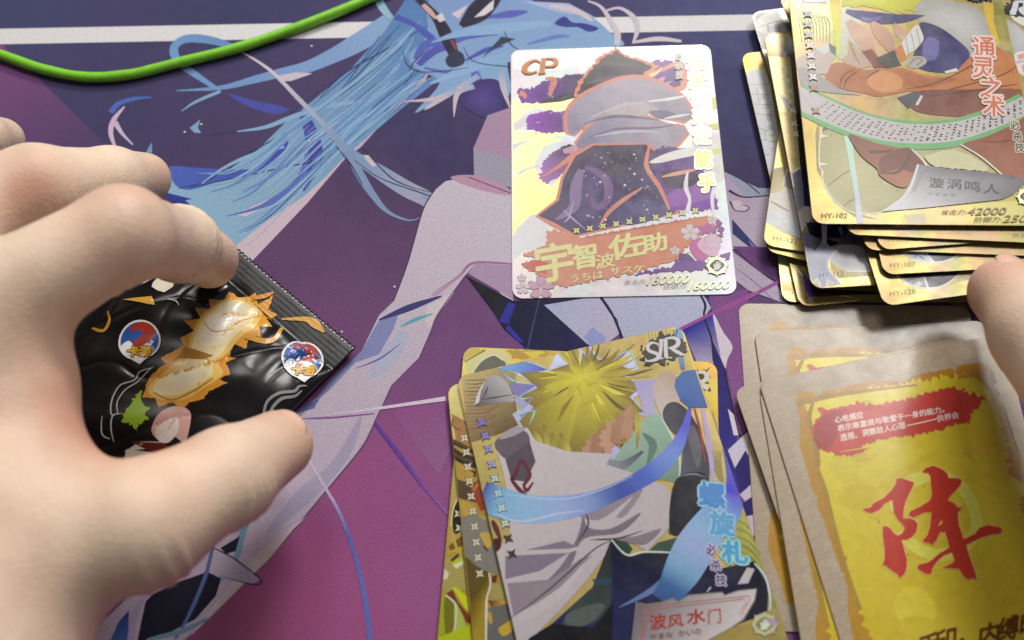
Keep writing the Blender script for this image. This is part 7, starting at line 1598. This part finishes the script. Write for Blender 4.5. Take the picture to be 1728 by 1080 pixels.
 ],
 'T2': [
  ["artwork","P","d3d3ca",[-3155,4010,-2600,4364,-2262,4374,-2214,3803,-2222,3361,-2934,3307,-3151,3344],{"g":["c9c9c6",-2894,4379,-2521,3589]}],
  ["artwork","P","8d8a86",[-3132,4028,-2966,4314,-2620,4356,-2857,4183]],
  ["artwork","R","77746c",[-3025,3787,21,-2729,3847,49,-2433,3908,49,-2192,3889,21]],
  ["artwork","P","b9b0b8",[-2717,3756,-2203,3846,-2211,3404,-2781,3501]],
  ["artwork","P","b5aeb2",[-3112,3646,-2835,3422,-2988,2879,-3137,2905]],
  ["artwork","P","c9c6c4",[-3169,2776,-3003,2748,-3092,1843,-3223,1866]],
  ["artwork","R","6a5f5a",[-2740,3805,42,-2784,3524,63]],
 ],
 'S11': [
  ["lettering","T","5a4526",[2063,-4311,2734,-4313,2088,-4072],{"t":"0000","b":0.03,"h":0.2}],
 ],
 'pouch': [
  ["printed_design","P","dd9a34",[-950,-1484,-893,-938,-1127,-907,-997,-246,-1260,-188,-1119,211,-1541,233,-1239,581,-1668,697,-1360,955,-1689,1161,-1324,1370,-1498,1709,-1124,1730,-1035,2193,-708,1981,-592,2466,-394,2051,-81,2121,-124,1799,241,1727,40,1464,302,1309,50,1097,263,812,-42,649,121,325,297,427,227,140,585,-11,440,-313,715,-216,499,-710,554,-930,336,-1246,365,-1441,17,-1559,-125,-1855,-430,-1760,-677,-1968],{"r":0.1}],
  ["printed_design","S","edc66a",[-797,-1445,-713,-924,-785,-345,-1032,3,-1293,630,-1399,1259,-1075,1820,-483,1880,-37,1446,-74,900,16,420,78,14,436,-137,349,-748,186,-1284,-182,-1639,-658,-1775]],
  ["printed_design","S","f3e2b0",[-698,-1362,-564,-798,-656,-329,-956,67,-1189,670,-1283,1288,-1007,1731,-512,1780,-187,1406,-214,895,-111,360,30,-117,238,-304,199,-785,-15,-1277,-334,-1591,-612,-1647]],
  ["printed_design","F","fcf8ee",[-781,1012,-855,152,-1111,688,-1175,1254,-935,1646,-540,1661,-300,1367,-348,894,-303,429,-603,85],{"b":"f4e8c6","s":1}],
  ["printed_design","F","fbf5e2",[-259,-722,-546,-1323,-511,-844,-346,-387,35,-294,145,-652,6,-1126,-314,-1440],{"b":"f1dfae","s":1}],
  ["printed_design","R","c08a34",[-866,-962,33,-682,-350,84,-175,-107,33]],
  ["printed_design","R","b8862c",[-535,-1671,33,-44,-1505,49,203,-960,49,341,-397,33]],
  ["printed_design","R","c9a050",[-1133,575,17,-712,551,34,-414,989,17]],
  ["printed_design","P","a87830",[-970,-269,-180,72,-275,-191,-776,-612]],
  ["printed_design","P","9cbf24",[-629,-2630,-877,-2049,-859,-1855,-572,-2057,-297,-2000,-240,-2214,-13,-2284,-181,-2512,-52,-2662,-300,-2700],{"r":0.4}],
  ["printed_design","S","e0b0a4",[239,-2416,29,-1987,143,-1584,514,-1403,840,-1649,1067,-2058,775,-2134,633,-2425]],
  ["printed_design","S","f0e2d2",[312,-2355,279,-2037,421,-1743,722,-1922,778,-2303,585,-2466]],
  ["printed_design","P","d8cfc4",[63,-3248,199,-2793,585,-2466,782,-2554,349,-2920]],
  ["printed_design","P","d8d0bc",[60,-3165,1025,-2517,1149,-2707,888,-3053,213,-3374]],
  ["printed_design","P","6a2018",[5,-2956,706,-2406,1266,-2398,883,-2722]],
  ["printed_design","R","cfcfd2",[-1086,-1283,17,-1256,-1561,25,-1195,-1781,33,-1387,-2121,33,-1270,-2468,33,-978,-2750,28,-824,-2795,23]],
  ["printed_design","R","cfcfd2",[-1063,-1218,17,-1099,-1610,26,-1092,-1784,33,-1181,-2127,33,-1065,-2472,29,-779,-2669,23]],
  ["printed_design","R","cfcfd2",[-681,-2587,16,-824,-2795,32,-614,-3051,32,-333,-3243,22]],
  ["printed_design","R","cfcfd2",[-1045,-2982,16,-706,-3301,32,-457,-3262,22]],
  ["printed_design","R","8f8f92",[2168,1142,33,2045,993,62,2046,815,81,1825,496,81,1779,103,68,2025,-301,48]],
  ["printed_design","R","8f8f92",[2168,963,33,2144,721,69,1973,444,81,1975,93,72,2122,-219,48]],
  ["printed_design","R","d89c34",[128,2106,52,638,2533,154,947,2601,239,1321,2584,51]],
  ["printed_design","R","d89c34",[1,1009,118,381,1236,152,555,1521,135,366,1926,68]],
  ["printed_design","R","d0942c",[-3427,-1537,69,-3085,-1391,103,-3184,-1097,87,-3494,-927,35]],
  ["printed_design","P","dca43c",[-3473,-427,-2881,164,-2548,37,-3181,-280]],
  ["printed_design","R","d8903c",[-949,2022,105,-745,2289,140,-647,2518,70]],
  ["printed_design","P","e8e2cc",[-3256,485,-3274,766,-3087,872,-2869,906,-2697,756,-2724,470,-2938,389,-3166,364]],
  ["printed_design","R","cfcfcc",[-3492,288,107,-3429,588,143]],
  ["printed_design","R","c9c9cc",[-2512,376,18,-2249,500,52,-2015,455,17]],
  ["printed_design","P","eeecea",[-1552,-573,-1442,-693,-1371,-830,-1343,-974,-1359,-1116,-1418,-1247,-1517,-1357,-1648,-1440,-1803,-1490,-1972,-1503,-2143,-1479,-2306,-1418,-2448,-1325,-2561,-1206,-2635,-1069,-2666,-923,-2651,-778,-2592,-645,-2492,-532,-2358,-448,-2199,-399,-2027,-387,-1854,-414,-1692,-478]],
  ["printed_design","P","eeecea",[-1674,-1449,-1387,-1393,-1389,-1128]],
  ["printed_design","P","2c58a4",[-1596,-610,-1498,-718,-1434,-841,-1408,-971,-1423,-1100,-1476,-1217,-1565,-1317,-1683,-1391,-1823,-1436,-1975,-1448,-2129,-1426,-2275,-1371,-2403,-1288,-2504,-1180,-2571,-1057,-2599,-926,-2586,-795,-2532,-675,-2442,-574,-2321,-499,-2179,-454,-2024,-444,-1869,-468,-1723,-525]],
  ["printed_design","S","f0f0f2",[-2234,-1391,-2224,-1137,-1921,-1128,-1817,-877,-1517,-830,-1429,-1057,-1565,-1317,-1906,-1441]],
  ["printed_design","R","a83424",[-2472,-891,124,-2320,-639,260,-2017,-592,308,-1936,-813,306,-1947,-1069,256,-1714,-1077,122]],
  ["printed_design","T","e0b02c",[-1825,-1471,-1356,-1044,-2077,-1260],{"t":"卡游","b":0.06,"h":0,"o":"5a2a14","w":0.1}],
  ["printed_design","P","eeecea",[1954,1957,2048,1839,2107,1706,2127,1566,2108,1430,2050,1306,1957,1203,1837,1127,1695,1083,1543,1075,1390,1103,1246,1165,1122,1258,1025,1375,964,1509,941,1650,959,1788,1018,1915,1112,2020,1235,2097,1379,2140,1534,2147,1688,2117,1831,2052]],
  ["printed_design","P","eeecea",[1813,1119,2073,1165,2081,1419]],
  ["printed_design","P","2c58a4",[1913,1922,1997,1816,2050,1696,2069,1570,2051,1448,1999,1336,1916,1243,1807,1174,1680,1135,1543,1128,1405,1153,1276,1209,1164,1293,1077,1398,1021,1519,1001,1645,1018,1770,1070,1884,1155,1979,1266,2048,1395,2087,1534,2093,1673,2066,1802,2007]],
  ["printed_design","S","f0f0f2",[1312,1189,1330,1433,1603,1433,1705,1672,1976,1709,2047,1489,1916,1243,1605,1132]],
  ["printed_design","R","a83424",[1116,1675,114,1261,1913,240,1535,1950,284,1600,1736,283,1581,1491,237,1790,1477,112]],
  ["printed_design","T","e0b02c",[1676,1101,2113,1500,1457,1311],{"t":"卡游","b":0.06,"h":0,"o":"5a2a14","w":0.1}],
 ],
}

# ------------------------------------------------------------------ playmat (the surface everything rests on)
def build_mat():
    xs = np.linspace(-300, 330, 127); ys = np.linspace(-140, 330, 95)
    px = np.array([b[:2] for b in BASE]); pc = np.array([lin(b[2]) for b in BASE])
    B = Buf()
    X, Y = np.meshgrid(xs, ys); q = np.c_[X.ravel(), Y.ravel()]
    d2 = ((q[:, None, :] - px[None]) ** 2).sum(2) + 60.0; w = d2 ** -1.6; c = (w[:, :, None] * pc[None]).sum(1) / w.sum(1)[:, None]
    nx = len(xs); B.v = [(x, y, 0.0) for x, y in q]; B.c = c.tolist(); B.m = [0.0] * len(q)
    B.f = [(j * nx + i, j * nx + i + 1, (j + 1) * nx + i + 1, (j + 1) * nx + i) for j in range(len(ys) - 1) for i in range(nx - 1)]
    # side and underside give the mat its 2 mm of rubber
    e = [(xs[0], ys[0]), (xs[-1], ys[0]), (xs[-1], ys[-1]), (xs[0], ys[-1])]; k = len(B.v)
    B.v += [(x, y, 0) for x, y in e] + [(x, y, -2.0) for x, y in e]; B.c += [[0.02] * 3] * 8; B.m += [0.0] * 8
    B.f += [(k + i, k + 4 + i, k + 4 + (i + 1) % 4, k + (i + 1) % 4) for i in range(4)] + [(k + 7, k + 6, k + 5, k + 4)]
    o = B.build('playmat', M_CLOTH); o['kind'] = 'structure'
    parts, _ = run_ops(PRINTS['mat'], 0.0, 3)
    for n, b in parts.items(): b.build(n, M_CLOTH, o)
    return o
build_mat()

# ------------------------------------------------------------------ cards
GOLD, PAPER, SILVER = ('a8955a', 0.26, '54482a'), ('bba88e', 0.0, 'b5a68f'), ('dcdadd', 0.12, 'cfcdcf')  # gold edge colour darkened to stand in for shadow gaps between cards
def place(o, key, tilt=(0, 0)):
    x, y, t, z = CARDS[key]; o.location = (x * MM, y * MM, z * MM); o.rotation_euler = (math.radians(tilt[0]), math.radians(tilt[1]), math.radians(t))
def make_card(key, style, label, group, base=None):
    c, f, e = style
    o = card_body('trading_card', base or c, f, e); tag(o, label, 'card', group); place(o, key)
    if key in PRINTS:
        parts, _ = run_ops(PRINTS[key], 0.004, len(key) * 7 + ord(key[-1]), CARD_GAIN)
        if 'artwork' in parts: parts['artwork'].poly(rounded(62.6, 87.6, 2.9), 0.003, lin(base or c, CARD_GAIN), f)
        for n, b in parts.items():
            if all(abs(x) > 31.3 or abs(y) > 43.8 for x, y, z in b.v): continue
            b.build(n, M_PRINT, o, clip=True)
    return o
def gold_band(o):
    """flat gold band along the lower border of a gold card, darker toward its bottom"""
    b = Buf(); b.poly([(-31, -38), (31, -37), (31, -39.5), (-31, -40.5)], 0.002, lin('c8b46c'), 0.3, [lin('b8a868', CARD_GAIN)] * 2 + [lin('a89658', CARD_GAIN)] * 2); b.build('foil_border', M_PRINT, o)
c_ = make_card('CP', SILVER, 'silver white card with orange banner and purple ink art lying alone on the mat', None)
c_ = make_card('D', GOLD, 'orange cornered card with a white R badge peeking out right of the SR card', 'bright cards stacked at lower centre', base='cdb050')
c_ = make_card('C', GOLD, 'yellow card with grey arch at its top left corner, lowest left of the SR stack', 'bright cards stacked at lower centre', base='cfb656')
c_ = make_card('B', GOLD, 'gold card showing a column of cream stars, just under the SR card', 'bright cards stacked at lower centre', base='c2a044')
c_ = make_card('A', GOLD, 'card marked SR with golden burst and blue sweep, topmost of its stack', 'bright cards stacked at lower centre', base='d2bc70')
c_ = make_card('S11', GOLD, 'gold card turned askew with dark zeros under the thumb at pile bottom', 'gold character cards fanned in the upper right pile')
c_ = make_card('S9', GOLD, 'pale gold card with plain corner, lowest left in the gold pile', 'gold character cards fanned in the upper right pile', base='dedb98'); gold_band(c_)
c_ = make_card('S10', GOLD, 'card with grey stone wall print and bright yellow corner, far left of the gold pile', 'gold character cards fanned in the upper right pile')
c_ = make_card('T2', GOLD, 'pale grey folded print card tilted at the top left of the gold pile', 'gold character cards fanned in the upper right pile', base='c9c4ba')
c_ = make_card('S8b', GOLD, 'plain gold edge showing just beneath the HY-122 card', 'gold character cards fanned in the upper right pile', base='d2bc74'); gold_band(c_)
c_ = make_card('S8', GOLD, 'gold card marked HY-122 with white swirl at the left of the pile', 'gold character cards fanned in the upper right pile')
c_ = make_card('S7', GOLD, 'card marked HY-113 with blue grey print and white stars', 'gold character cards fanned in the upper right pile')
c_ = make_card('T4', GOLD, 'narrow olive gold sliver of a tilted card left of the HY-102 card', 'gold character cards fanned in the upper right pile', base='a89a60')
c_ = make_card('S6', GOLD, 'gold card marked HY-128 at the bottom of the fanned pile', 'gold character cards fanned in the upper right pile')
c_ = make_card('S5', GOLD, 'gold card marked HY-107 with dark oval print above the HY-128 card', 'gold character cards fanned in the upper right pile')
c_ = make_card('S4', GOLD, 'gold card corner with a half hidden HY mark left of HY-105', 'gold character cards fanned in the upper right pile'); gold_band(c_)
c_ = make_card('S3', GOLD, 'gold card marked HY-105 showing a thin strip under HY-101', 'gold character cards fanned in the upper right pile'); gold_band(c_)
c_ = make_card('S2', GOLD, 'gold card marked HY-101 with an R badge at right, second from top', 'gold character cards fanned in the upper right pile')
c_ = make_card('S1', GOLD, 'gold card marked HY-102 with orange cloth and scroll print, topmost of the pile', 'gold character cards fanned in the upper right pile')

# card backs: one shared parchment print
def wave_pattern():
    B = Buf(); z = 0.003; r = 2.6; rows = int(88 / 1.3) + 2
    for j in range(rows):
        y = 43.6 - j * 1.3
        for i in range(-13, 14):
            x = i * 2 * r + (r if j % 2 else 0)
            for q, s in ((0.95, 0), (0.68, 1), (0.4, 0)):
                rr = r * q; P_ = []; 
                for a in range(12, 169, 26):
                    P_.append((x + rr * math.cos(math.radians(a)), y + rr * math.sin(math.radians(a)) - r))
                if any(abs(p[0]) > 31.2 or abs(p[1]) > 43.6 for p in P_): continue
                if max(abs(p[0]) for p in P_) < 22 and max(abs(p[1]) for p in P_) < 33: continue
                w = 0.09 + 0.05 * ((i * 7 + j * 13) % 5) / 5; cc = lin('d3c8b6' if (i + j) % 2 else 'a3957e', CARD_GAIN)
                L = [(x + (p[0] - x) * (1 + w / rr), y - r + (p[1] - y + r) * (1 + w / rr)) for p in P_]; B.strip(L, P_, z, [cc] * len(P_))
    return B
wave_src = tag(wave_pattern().build('wave_pattern', M_PAPER), kind='stuff')
back_parts = [wave_src]
for n, b in run_ops(PRINTS['Kt'], 0.006, 5, PAPER_GAIN)[0].items(): back_parts.append(b.build(n, M_PAPER, clip=True))
def make_back(key, label):
    o = card_body('trading_card', *PAPER, material=M_PAPER); tag(o, label, 'card', 'pale seal cards in the lower right pile'); place(o, key)
    for i, p in enumerate(back_parts):
        q = p
        if key != 'Kt': q = p.copy(); col.objects.link(q)
        q.parent = o
    return o
make_back('Kt', 'seal card with big red brush character and red panel, on top of the pile')
make_back('K1', 'pale card back farthest from the camera in the seal pile')
make_back('K2', 'pale card back with torn gold print, second from the far end')
make_back('N', 'pale card back whose corner sticks out at the right of the pile')
make_back('K3', 'pale card back sticking out left under the top seal card')
make_back('M', 'pale card back showing only a thin strip between two backs')

# ------------------------------------------------------------------ green cord
def tube(name, pts, r, material, n=14):
    P = np.array(catmull(pts, False, 10)); V = []; F = []
    for i, p in enumerate(P):
        t = P[min(len(P) - 1, i + 1)] - P[max(0, i - 1)]; t /= np.linalg.norm(t); s = np.cross(t, (0, 0, 1.0)); s /= np.linalg.norm(s); u = np.cross(s, t)
        rr = r * (1 + 0.02 * math.sin(i * 0.83) + 0.015 * math.sin(i * 0.31)); V += [tuple(p + rr * (s * math.cos(a) + u * math.sin(a))) for a in np.linspace(0, 2 * math.pi, n, endpoint=False)]
    for i in range(len(P) - 1): F += [(i * n + j, i * n + (j + 1) % n, (i + 1) * n + (j + 1) % n, (i + 1) * n + j) for j in range(n)]
    F += [tuple(range(n - 1, -1, -1)), tuple((len(P) - 1) * n + j for j in range(n))]
    me = bpy.data.meshes.new(name); me.from_pydata((np.array(V) * MM).tolist(), [], F); me.shade_smooth(); me.materials.append(material)
    o = bpy.data.objects.new(name, me); col.objects.link(o); return o
m, nt, b = mat('green_rubber'); nn = noise(nt, 500, 3)
rg = nd(nt, 'ShaderNodeRGB'); rg.outputs[0].default_value = (*lin('86d632'), 1); nt.links.new(tint(nt, rg.outputs[0], ramp(nt, nn.outputs[0], 0.88, 1.08, 0.3, 0.7)), b.inputs['Base Color']); nb = noise(nt, 900, 3); cb = nd(nt, 'ShaderNodeBump'); cb.inputs['Strength'].default_value = 0.25; cb.inputs['Distance'].default_value = 0.0002; nt.links.new(nb.outputs[0], cb.inputs['Height']); nt.links.new(cb.outputs[0], b.inputs['Normal'])
b.inputs['Roughness'].default_value = 0.42; b.inputs['Subsurface Weight'].default_value = 0.15; b.inputs['Subsurface Radius'].default_value = (0.002, 0.003, 0.001)
tag(tube('cord', CORD, 1.62, m), 'bright green rubber cord curving across the top left of the mat', 'cord')

# ------------------------------------------------------------------ black foil pouch
def build_pouch():
    px_, py_, ang, pz, X0, X1, Y0, Y1 = POUCH
    base = 3.0
    def h(x, y):
        u = np.clip((x - (X0 + X1) / 2) / ((X1 - X0) / 2), -1, 1); yb = Y1 - 8.5
        v = np.clip((y - (Y0 + 8.5 + yb) / 2) / ((yb - Y0 - 8.5) / 2), -1, 1)
        puff = np.clip(1 - u * u, 0, 1) ** 0.55 * np.clip(1 - v * v, 0, 1) ** 0.5 * 7.6
        e = np.clip(1.25 - np.clip(1 - np.abs(v), 0, 1) * 3.2, 0, 1)
        wr = 0.6 * np.sin(x * 0.55 + 1.7 * np.sin(y * 0.13)) * e + 0.25 * np.sin(x * 1.15 + y * 0.3 + 1) * e * np.clip(1 - np.abs(u), 0, 1) + 0.5 * np.sin(0.21 * x - 0.33 * y) * np.clip(1 - u * u, 0, 1) - 0.9 * (1 - np.abs(np.sin(0.17 * x + 0.9 * np.sin(0.11 * y + 0.5)))) ** 6 * np.clip(e + 0.15, 0, 1) - 0.8 * (1 - np.abs(np.sin(0.13 * x - 0.12 * y + 0.6 * np.sin(0.2 * x)))) ** 7 * np.clip(1 - u * u, 0, 1) * 0.8
        seal = (y > Y1 - 8.5) | (y < Y0 + 8.5); crimp = 0.008 * np.sin(y * 2 * math.pi / 1.45)
        lift = 0.0009 * (x - X0) * 0 + 1.2 * np.sin((x - X0) / (X1 - X0) * 5.0 + 0.6) * np.clip(np.abs(v) - 0.6, 0, 1) + 0.05 * (y - Y0)*0
        return base + lift + np.where(seal, crimp, puff + wr)
    nx, ny = 150, 210; xs = np.linspace(X0, X1, nx); ys = np.linspace(Y0, Y1, ny); V = []; F = []
    XX, YY = np.meshgrid(xs, ys); XX = XX.copy(); YY = YY.copy()
    tooth = 0.55 * np.abs(((xs / 1.5) % 1) * 2 - 1); YY[-1] += tooth * 1.6; YY[0] -= tooth * 1.6
    Zt = h(XX, np.clip(YY, Y0, Y1)); Zb = base - 0.5 - (Zt - base) * 0.25; Zb = np.minimum(Zb, Zt - 0.25); Zb = np.maximum(Zb, 0.15)
    V = np.concatenate([np.stack([XX, YY, Zt], -1).reshape(-1, 3), np.stack([XX, YY, Zb], -1).reshape(-1, 3)]); N = nx * ny
    for j in range(ny - 1):
        for i in range(nx - 1):
            a, b_, c_, d_ = j * nx + i, j * nx + i + 1, (j + 1) * nx + i + 1, (j + 1) * nx + i; F += [(a, b_, c_, d_), (N + d_, N + c_, N + b_, N + a)]
    rim = list(range(nx)) + [j * nx + nx - 1 for j in range(1, ny)] + list(range(N - 2, N - nx - 1, -1)) + [j * nx for j in range(ny - 2, 0, -1)]
    F += [(rim[i], N + rim[i], N + rim[(i + 1) % len(rim)], rim[(i + 1) % len(rim)]) for i in range(len(rim))]
    me = bpy.data.meshes.new('foil_pouch'); me.from_pydata((V * MM).tolist(), [], F); me.shade_smooth()
    m, nt, b = mat('black_foil'); b.inputs['Base Color'].default_value = (0.006, 0.0055, 0.006, 1); b.inputs['Roughness'].default_value = 0.2; b.inputs['Specular IOR Level'].default_value = 0.5
    n1 = noise(nt, 140, 3, 0.55); bp = nd(nt, 'ShaderNodeBump'); bp.inputs['Strength'].default_value = 0.05; bp.inputs['Distance'].default_value = 0.0008
    nt.links.new(n1.outputs[0], bp.inputs['Height']); nt.links.new(bp.outputs[0], b.inputs['Normal'])
    nt.links.new(ramp(nt, n1.outputs[0], 0.17, 0.30, 0.3, 0.7), b.inputs['Roughness'])
    me.materials.append(m)
    o = bpy.data.objects.new('foil_pouch', me); col.objects.link(o); o.location = (px_ * MM, py_ * MM, 0); o.rotation_euler = (0, 0, math.radians(ang))
    tag(o, 'glossy black foil card pouch with crimped zigzag end held in the left hand', 'pouch')
    parts, _ = run_ops(PRINTS['pouch'], 0.10, 11, LAYER=0.011)
    mp = print_material('pouch_ink', 0.3, 0.05, 500, 0.4)
    for n, bb in parts.items(): bb.build(n, mp, o, drape=h)
    return o
build_pouch()

# ------------------------------------------------------------------ hands
def skin_material():
    m, nt, b = mat('skin')
    at = nd(nt, 'ShaderNodeAttribute', attribute_name='Flush')
    mx = nd(nt, 'ShaderNodeMix', data_type='RGBA'); mx.inputs[6].default_value = (*SKIN_A, 1); mx.inputs[7].default_value = (*SKIN_B, 1)
    n = noise(nt, 55, 5, 0.65); n3 = noise(nt, 24, 3, 0.55)
    ad = nd(nt, 'ShaderNodeMath', operation='ADD', use_clamp=True); nt.links.new(at.outputs['Fac'], ad.inputs[0]); nt.links.new(ramp(nt, n3.outputs[0], 0.0, 0.5, 0.45, 0.75), ad.inputs[1]); nt.links.new(ad.outputs[0], mx.inputs[0])
    tc = nd(nt, 'ShaderNodeTexCoord'); vo = nd(nt, 'ShaderNodeTexVoronoi', feature='DISTANCE_TO_EDGE'); vo.inputs['Scale'].default_value = 620; nt.links.new(tc.outputs['Object'], vo.inputs['Vector'])
    n4 = noise(nt, 420, 3, 0.6); n2 = nd(nt, 'ShaderNodeMath', operation='ADD'); nt.links.new(n4.outputs[0], n2.inputs[0]); nt.links.new(ramp(nt, vo.outputs['Distance'], 0.0, 0.7, 0.0, 0.25), n2.inputs[1])
    nt.links.new(tint(nt, mx.outputs[2], ramp(nt, n.outputs[0], 0.90, 1.08, 0.3, 0.7)), b.inputs['Base Color'])
    nt.links.new(ramp(nt, n.outputs[0], 0.42, 0.60, 0.3, 0.7), b.inputs['Roughness']); b.inputs['Specular IOR Level'].default_value = 0.35
    b.inputs['Subsurface Weight'].default_value = 0.14; b.inputs['Subsurface Radius'].default_value = (0.006, 0.0022, 0.0012); b.inputs['Subsurface Scale'].default_value = 0.6
    bp = nd(nt, 'ShaderNodeBump'); bp.inputs['Strength'].default_value = 0.2; bp.inputs['Distance'].default_value = 0.0003
    nt.links.new(n2.outputs[0], bp.inputs['Height']); nt.links.new(bp.outputs[0], b.inputs['Normal'])
    return m
SKIN_A, SKIN_B = lin('e2cab2', 1.0), lin('c48d78', 1.0)
M_SKIN = skin_material()
mn, ntn, bn = mat('fingernail_keratin'); nz = noise(ntn, 300, 2); rgn = nd(ntn, 'ShaderNodeRGB'); rgn.outputs[0].default_value = (*lin('dcb4a0', 1.0), 1)
ntn.links.new(tint(ntn, rgn.outputs[0], ramp(ntn, nz.outputs[0], 0.95, 1.05, 0.3, 0.7)), bn.inputs['Base Color']); bn.inputs['Roughness'].default_value = 0.3
def round_cone(P, a, b, ra, rb):
    ba = b - a; L2 = float(ba @ ba); t = np.clip(((P - a) @ ba) / L2, 0, 1); return np.linalg.norm(P - a - t[:, None] * ba, axis=1) - (ra + (rb - ra) * t)
def smin(a, b, k):
    h = np.clip(0.5 + 0.5 * (b - a) / k, 0, 1); return b * (1 - h) + a * h - k * h * (1 - h)
def build_hand(spec, label, voxel=0.8):
    allp = np.array([p for ch in spec['fingers'] + spec['palm'] for p in ch]); lo = allp[:, :3].min(0) - 32; hi = allp[:, :3].max(0) + 32; lo[2] = -2
    dim = np.ceil((hi - lo) / voxel).astype(int); g = np.stack(np.meshgrid(*[lo[i] + voxel * np.arange(dim[i]) for i in range(3)], indexing='ij'), -1).reshape(-1, 3).astype(np.float32)
    def chain(ch, k):
        d = None; full = np.full(len(g), 40.0, np.float32)
        pts = np.array(ch, np.float32); bb0 = (pts[:, :3] - pts[:, 3:]).min(0) - 14; bb1 = (pts[:, :3] + pts[:, 3:]).max(0) + 14
        sel = np.all((g > bb0) & (g < bb1), axis=1); G = g[sel]
        for p, q in zip(pts[:-1], pts[1:]):
            e = round_cone(G, p[:3], q[:3], p[3], q[3]); d = e if d is None else smin(d, e, k)
        full[sel] = d; return full
    pal = None
    for ch in spec['palm']:
        d = chain(ch, 6.0); pal = d if pal is None else smin(pal, d, 11.0)
    fin = None
    for ch in spec['fingers']:
        d = chain(ch, 3.5); fin = d if fin is None else smin(fin, d, 1.1)
    D = fin if pal is None else smin(fin, pal, 8.0)
    for x, y, z, r, dep in spec.get('dents', []):
        D = -smin(-D, np.linalg.norm(g - np.array((x, y, z), np.float32), axis=1) - r, dep)
    D = np.clip(D, -6, 6).reshape(dim)
    grid = openvdb.FloatGrid(); grid.background = 6.0; grid.copyFromArray(np.ascontiguousarray(D))
    pts, quads = grid.convertToQuads(0.0); P = np.asarray(pts, float) * voxel + lo; Q = np.asarray(quads)[:, ::-1]
    me = bpy.data.meshes.new('hand'); me.from_pydata((P * MM).tolist(), [], Q.tolist()); me.update(); me.shade_smooth()
    # skin folds across the joints, pressed in along the surface normal
    nr = np.zeros(len(P) * 3, np.float32); me.vertices.foreach_get('normal', nr); nr = nr.reshape(-1, 3)
    for j, ax, up, r, folds, depth in spec.get('folds', []):
        rel = P - np.array(j); ax = np.array(ax); s = rel @ ax; rad = np.linalg.norm(rel - np.outer(s, ax), axis=1); side = np.clip((nr @ np.array(up)) * 1.6 + 0.3, 0, 1); near = (rad < r + 3.5) & (np.abs(s) < 12)
        wob = 0.7 * np.sin(rel @ np.cross(ax, up) * 0.45)
        for f in folds: P = P - nr * (near * side * depth * 1.5 * np.exp(-((s + wob - f) / 0.7) ** 2))[:, None]
    me.vertices.foreach_set('co', (P * MM).astype(np.float32).ravel()); me.update()
    fl = np.zeros(len(P))
    for x, y, z, r in spec['flush']: fl = np.maximum(fl, np.exp(-((P - np.array((x, y, z))) ** 2).sum(1) / (r * r)))  # skin redness; raised on the right thumb to darken it in place of shade
    a = me.attributes.new('Flush', 'FLOAT', 'POINT'); a.data.foreach_set('value', (0.75 * fl).astype(np.float32)); me.materials.append(M_SKIN)
    o = bpy.data.objects.new('hand', me); col.objects.link(o); tag(o, label, 'hand')
    sm = o.modifiers.new('smooth', 'SMOOTH'); sm.factor = 0.5; sm.iterations = 3
    for tip, ax, up, w, ln, r in spec['nails']:
        tip, ax, up = Vector(tip), Vector(ax).normalized(), Vector(up); up = (up - ax * up.dot(ax)).normalized(); sd = ax.cross(up); V = []; F = []; nu, nv = 14, 14
        for j in range(nv):
            for i in range(nu):
                u = (i / (nu - 1) * 2 - 1); v = j / (nv - 1) * 2 - 1
                # squircle outline, curved across the finger and slightly along it
                k = 1 / max(1e-6, (abs(u) ** 3 + abs(v) ** 3) ** (1 / 3)) if (u or v) else 1; mxx = max(abs(u), abs(v)); u2, v2 = (u * k * mxx, v * k * mxx) if (u or v) else (0, 0)
                th = u2 * w / 2 / r; p = tip + sd * (math.sin(th) * r) + up * (math.cos(th) * r + 0.25 - 0.9 * v2 * v2 * 0.5) + ax * (v2 * ln / 2); V.append(tuple(p))
        n0 = len(V); V += [tuple(Vector(p) - up * 0.7) for p in V]
        for j in range(nv - 1):
            for i in range(nu - 1): q = (j * nu + i, j * nu + i + 1, (j + 1) * nu + i + 1, (j + 1) * nu + i); F += [q, tuple(n0 + k for k in reversed(q))]
        rim = list(range(nu)) + [j * nu + nu - 1 for j in range(1, nv)] + list(range(nu * nv - 2, nu * nv - nu - 1, -1)) + [j * nu for j in range(nv - 2, 0, -1)]
        F += [(rim[i], n0 + rim[i], n0 + rim[(i + 1) % len(rim)], rim[(i + 1) % len(rim)]) for i in range(len(rim))]
        nm = bpy.data.meshes.new('fingernail'); nm.from_pydata([tuple(c * MM for c in p) for p in V], [], F); nm.shade_smooth(); nm.materials.append(mn)
        no = bpy.data.objects.new('fingernail', nm); col.objects.link(no); no.parent = o
    return o
build_hand(HANDS['left'], 'left hand with bent fingers gripping the black foil pouch')
build_hand(HANDS['right'], 'pinkish thumb of a second hand reaching in over the gold cards at right edge')
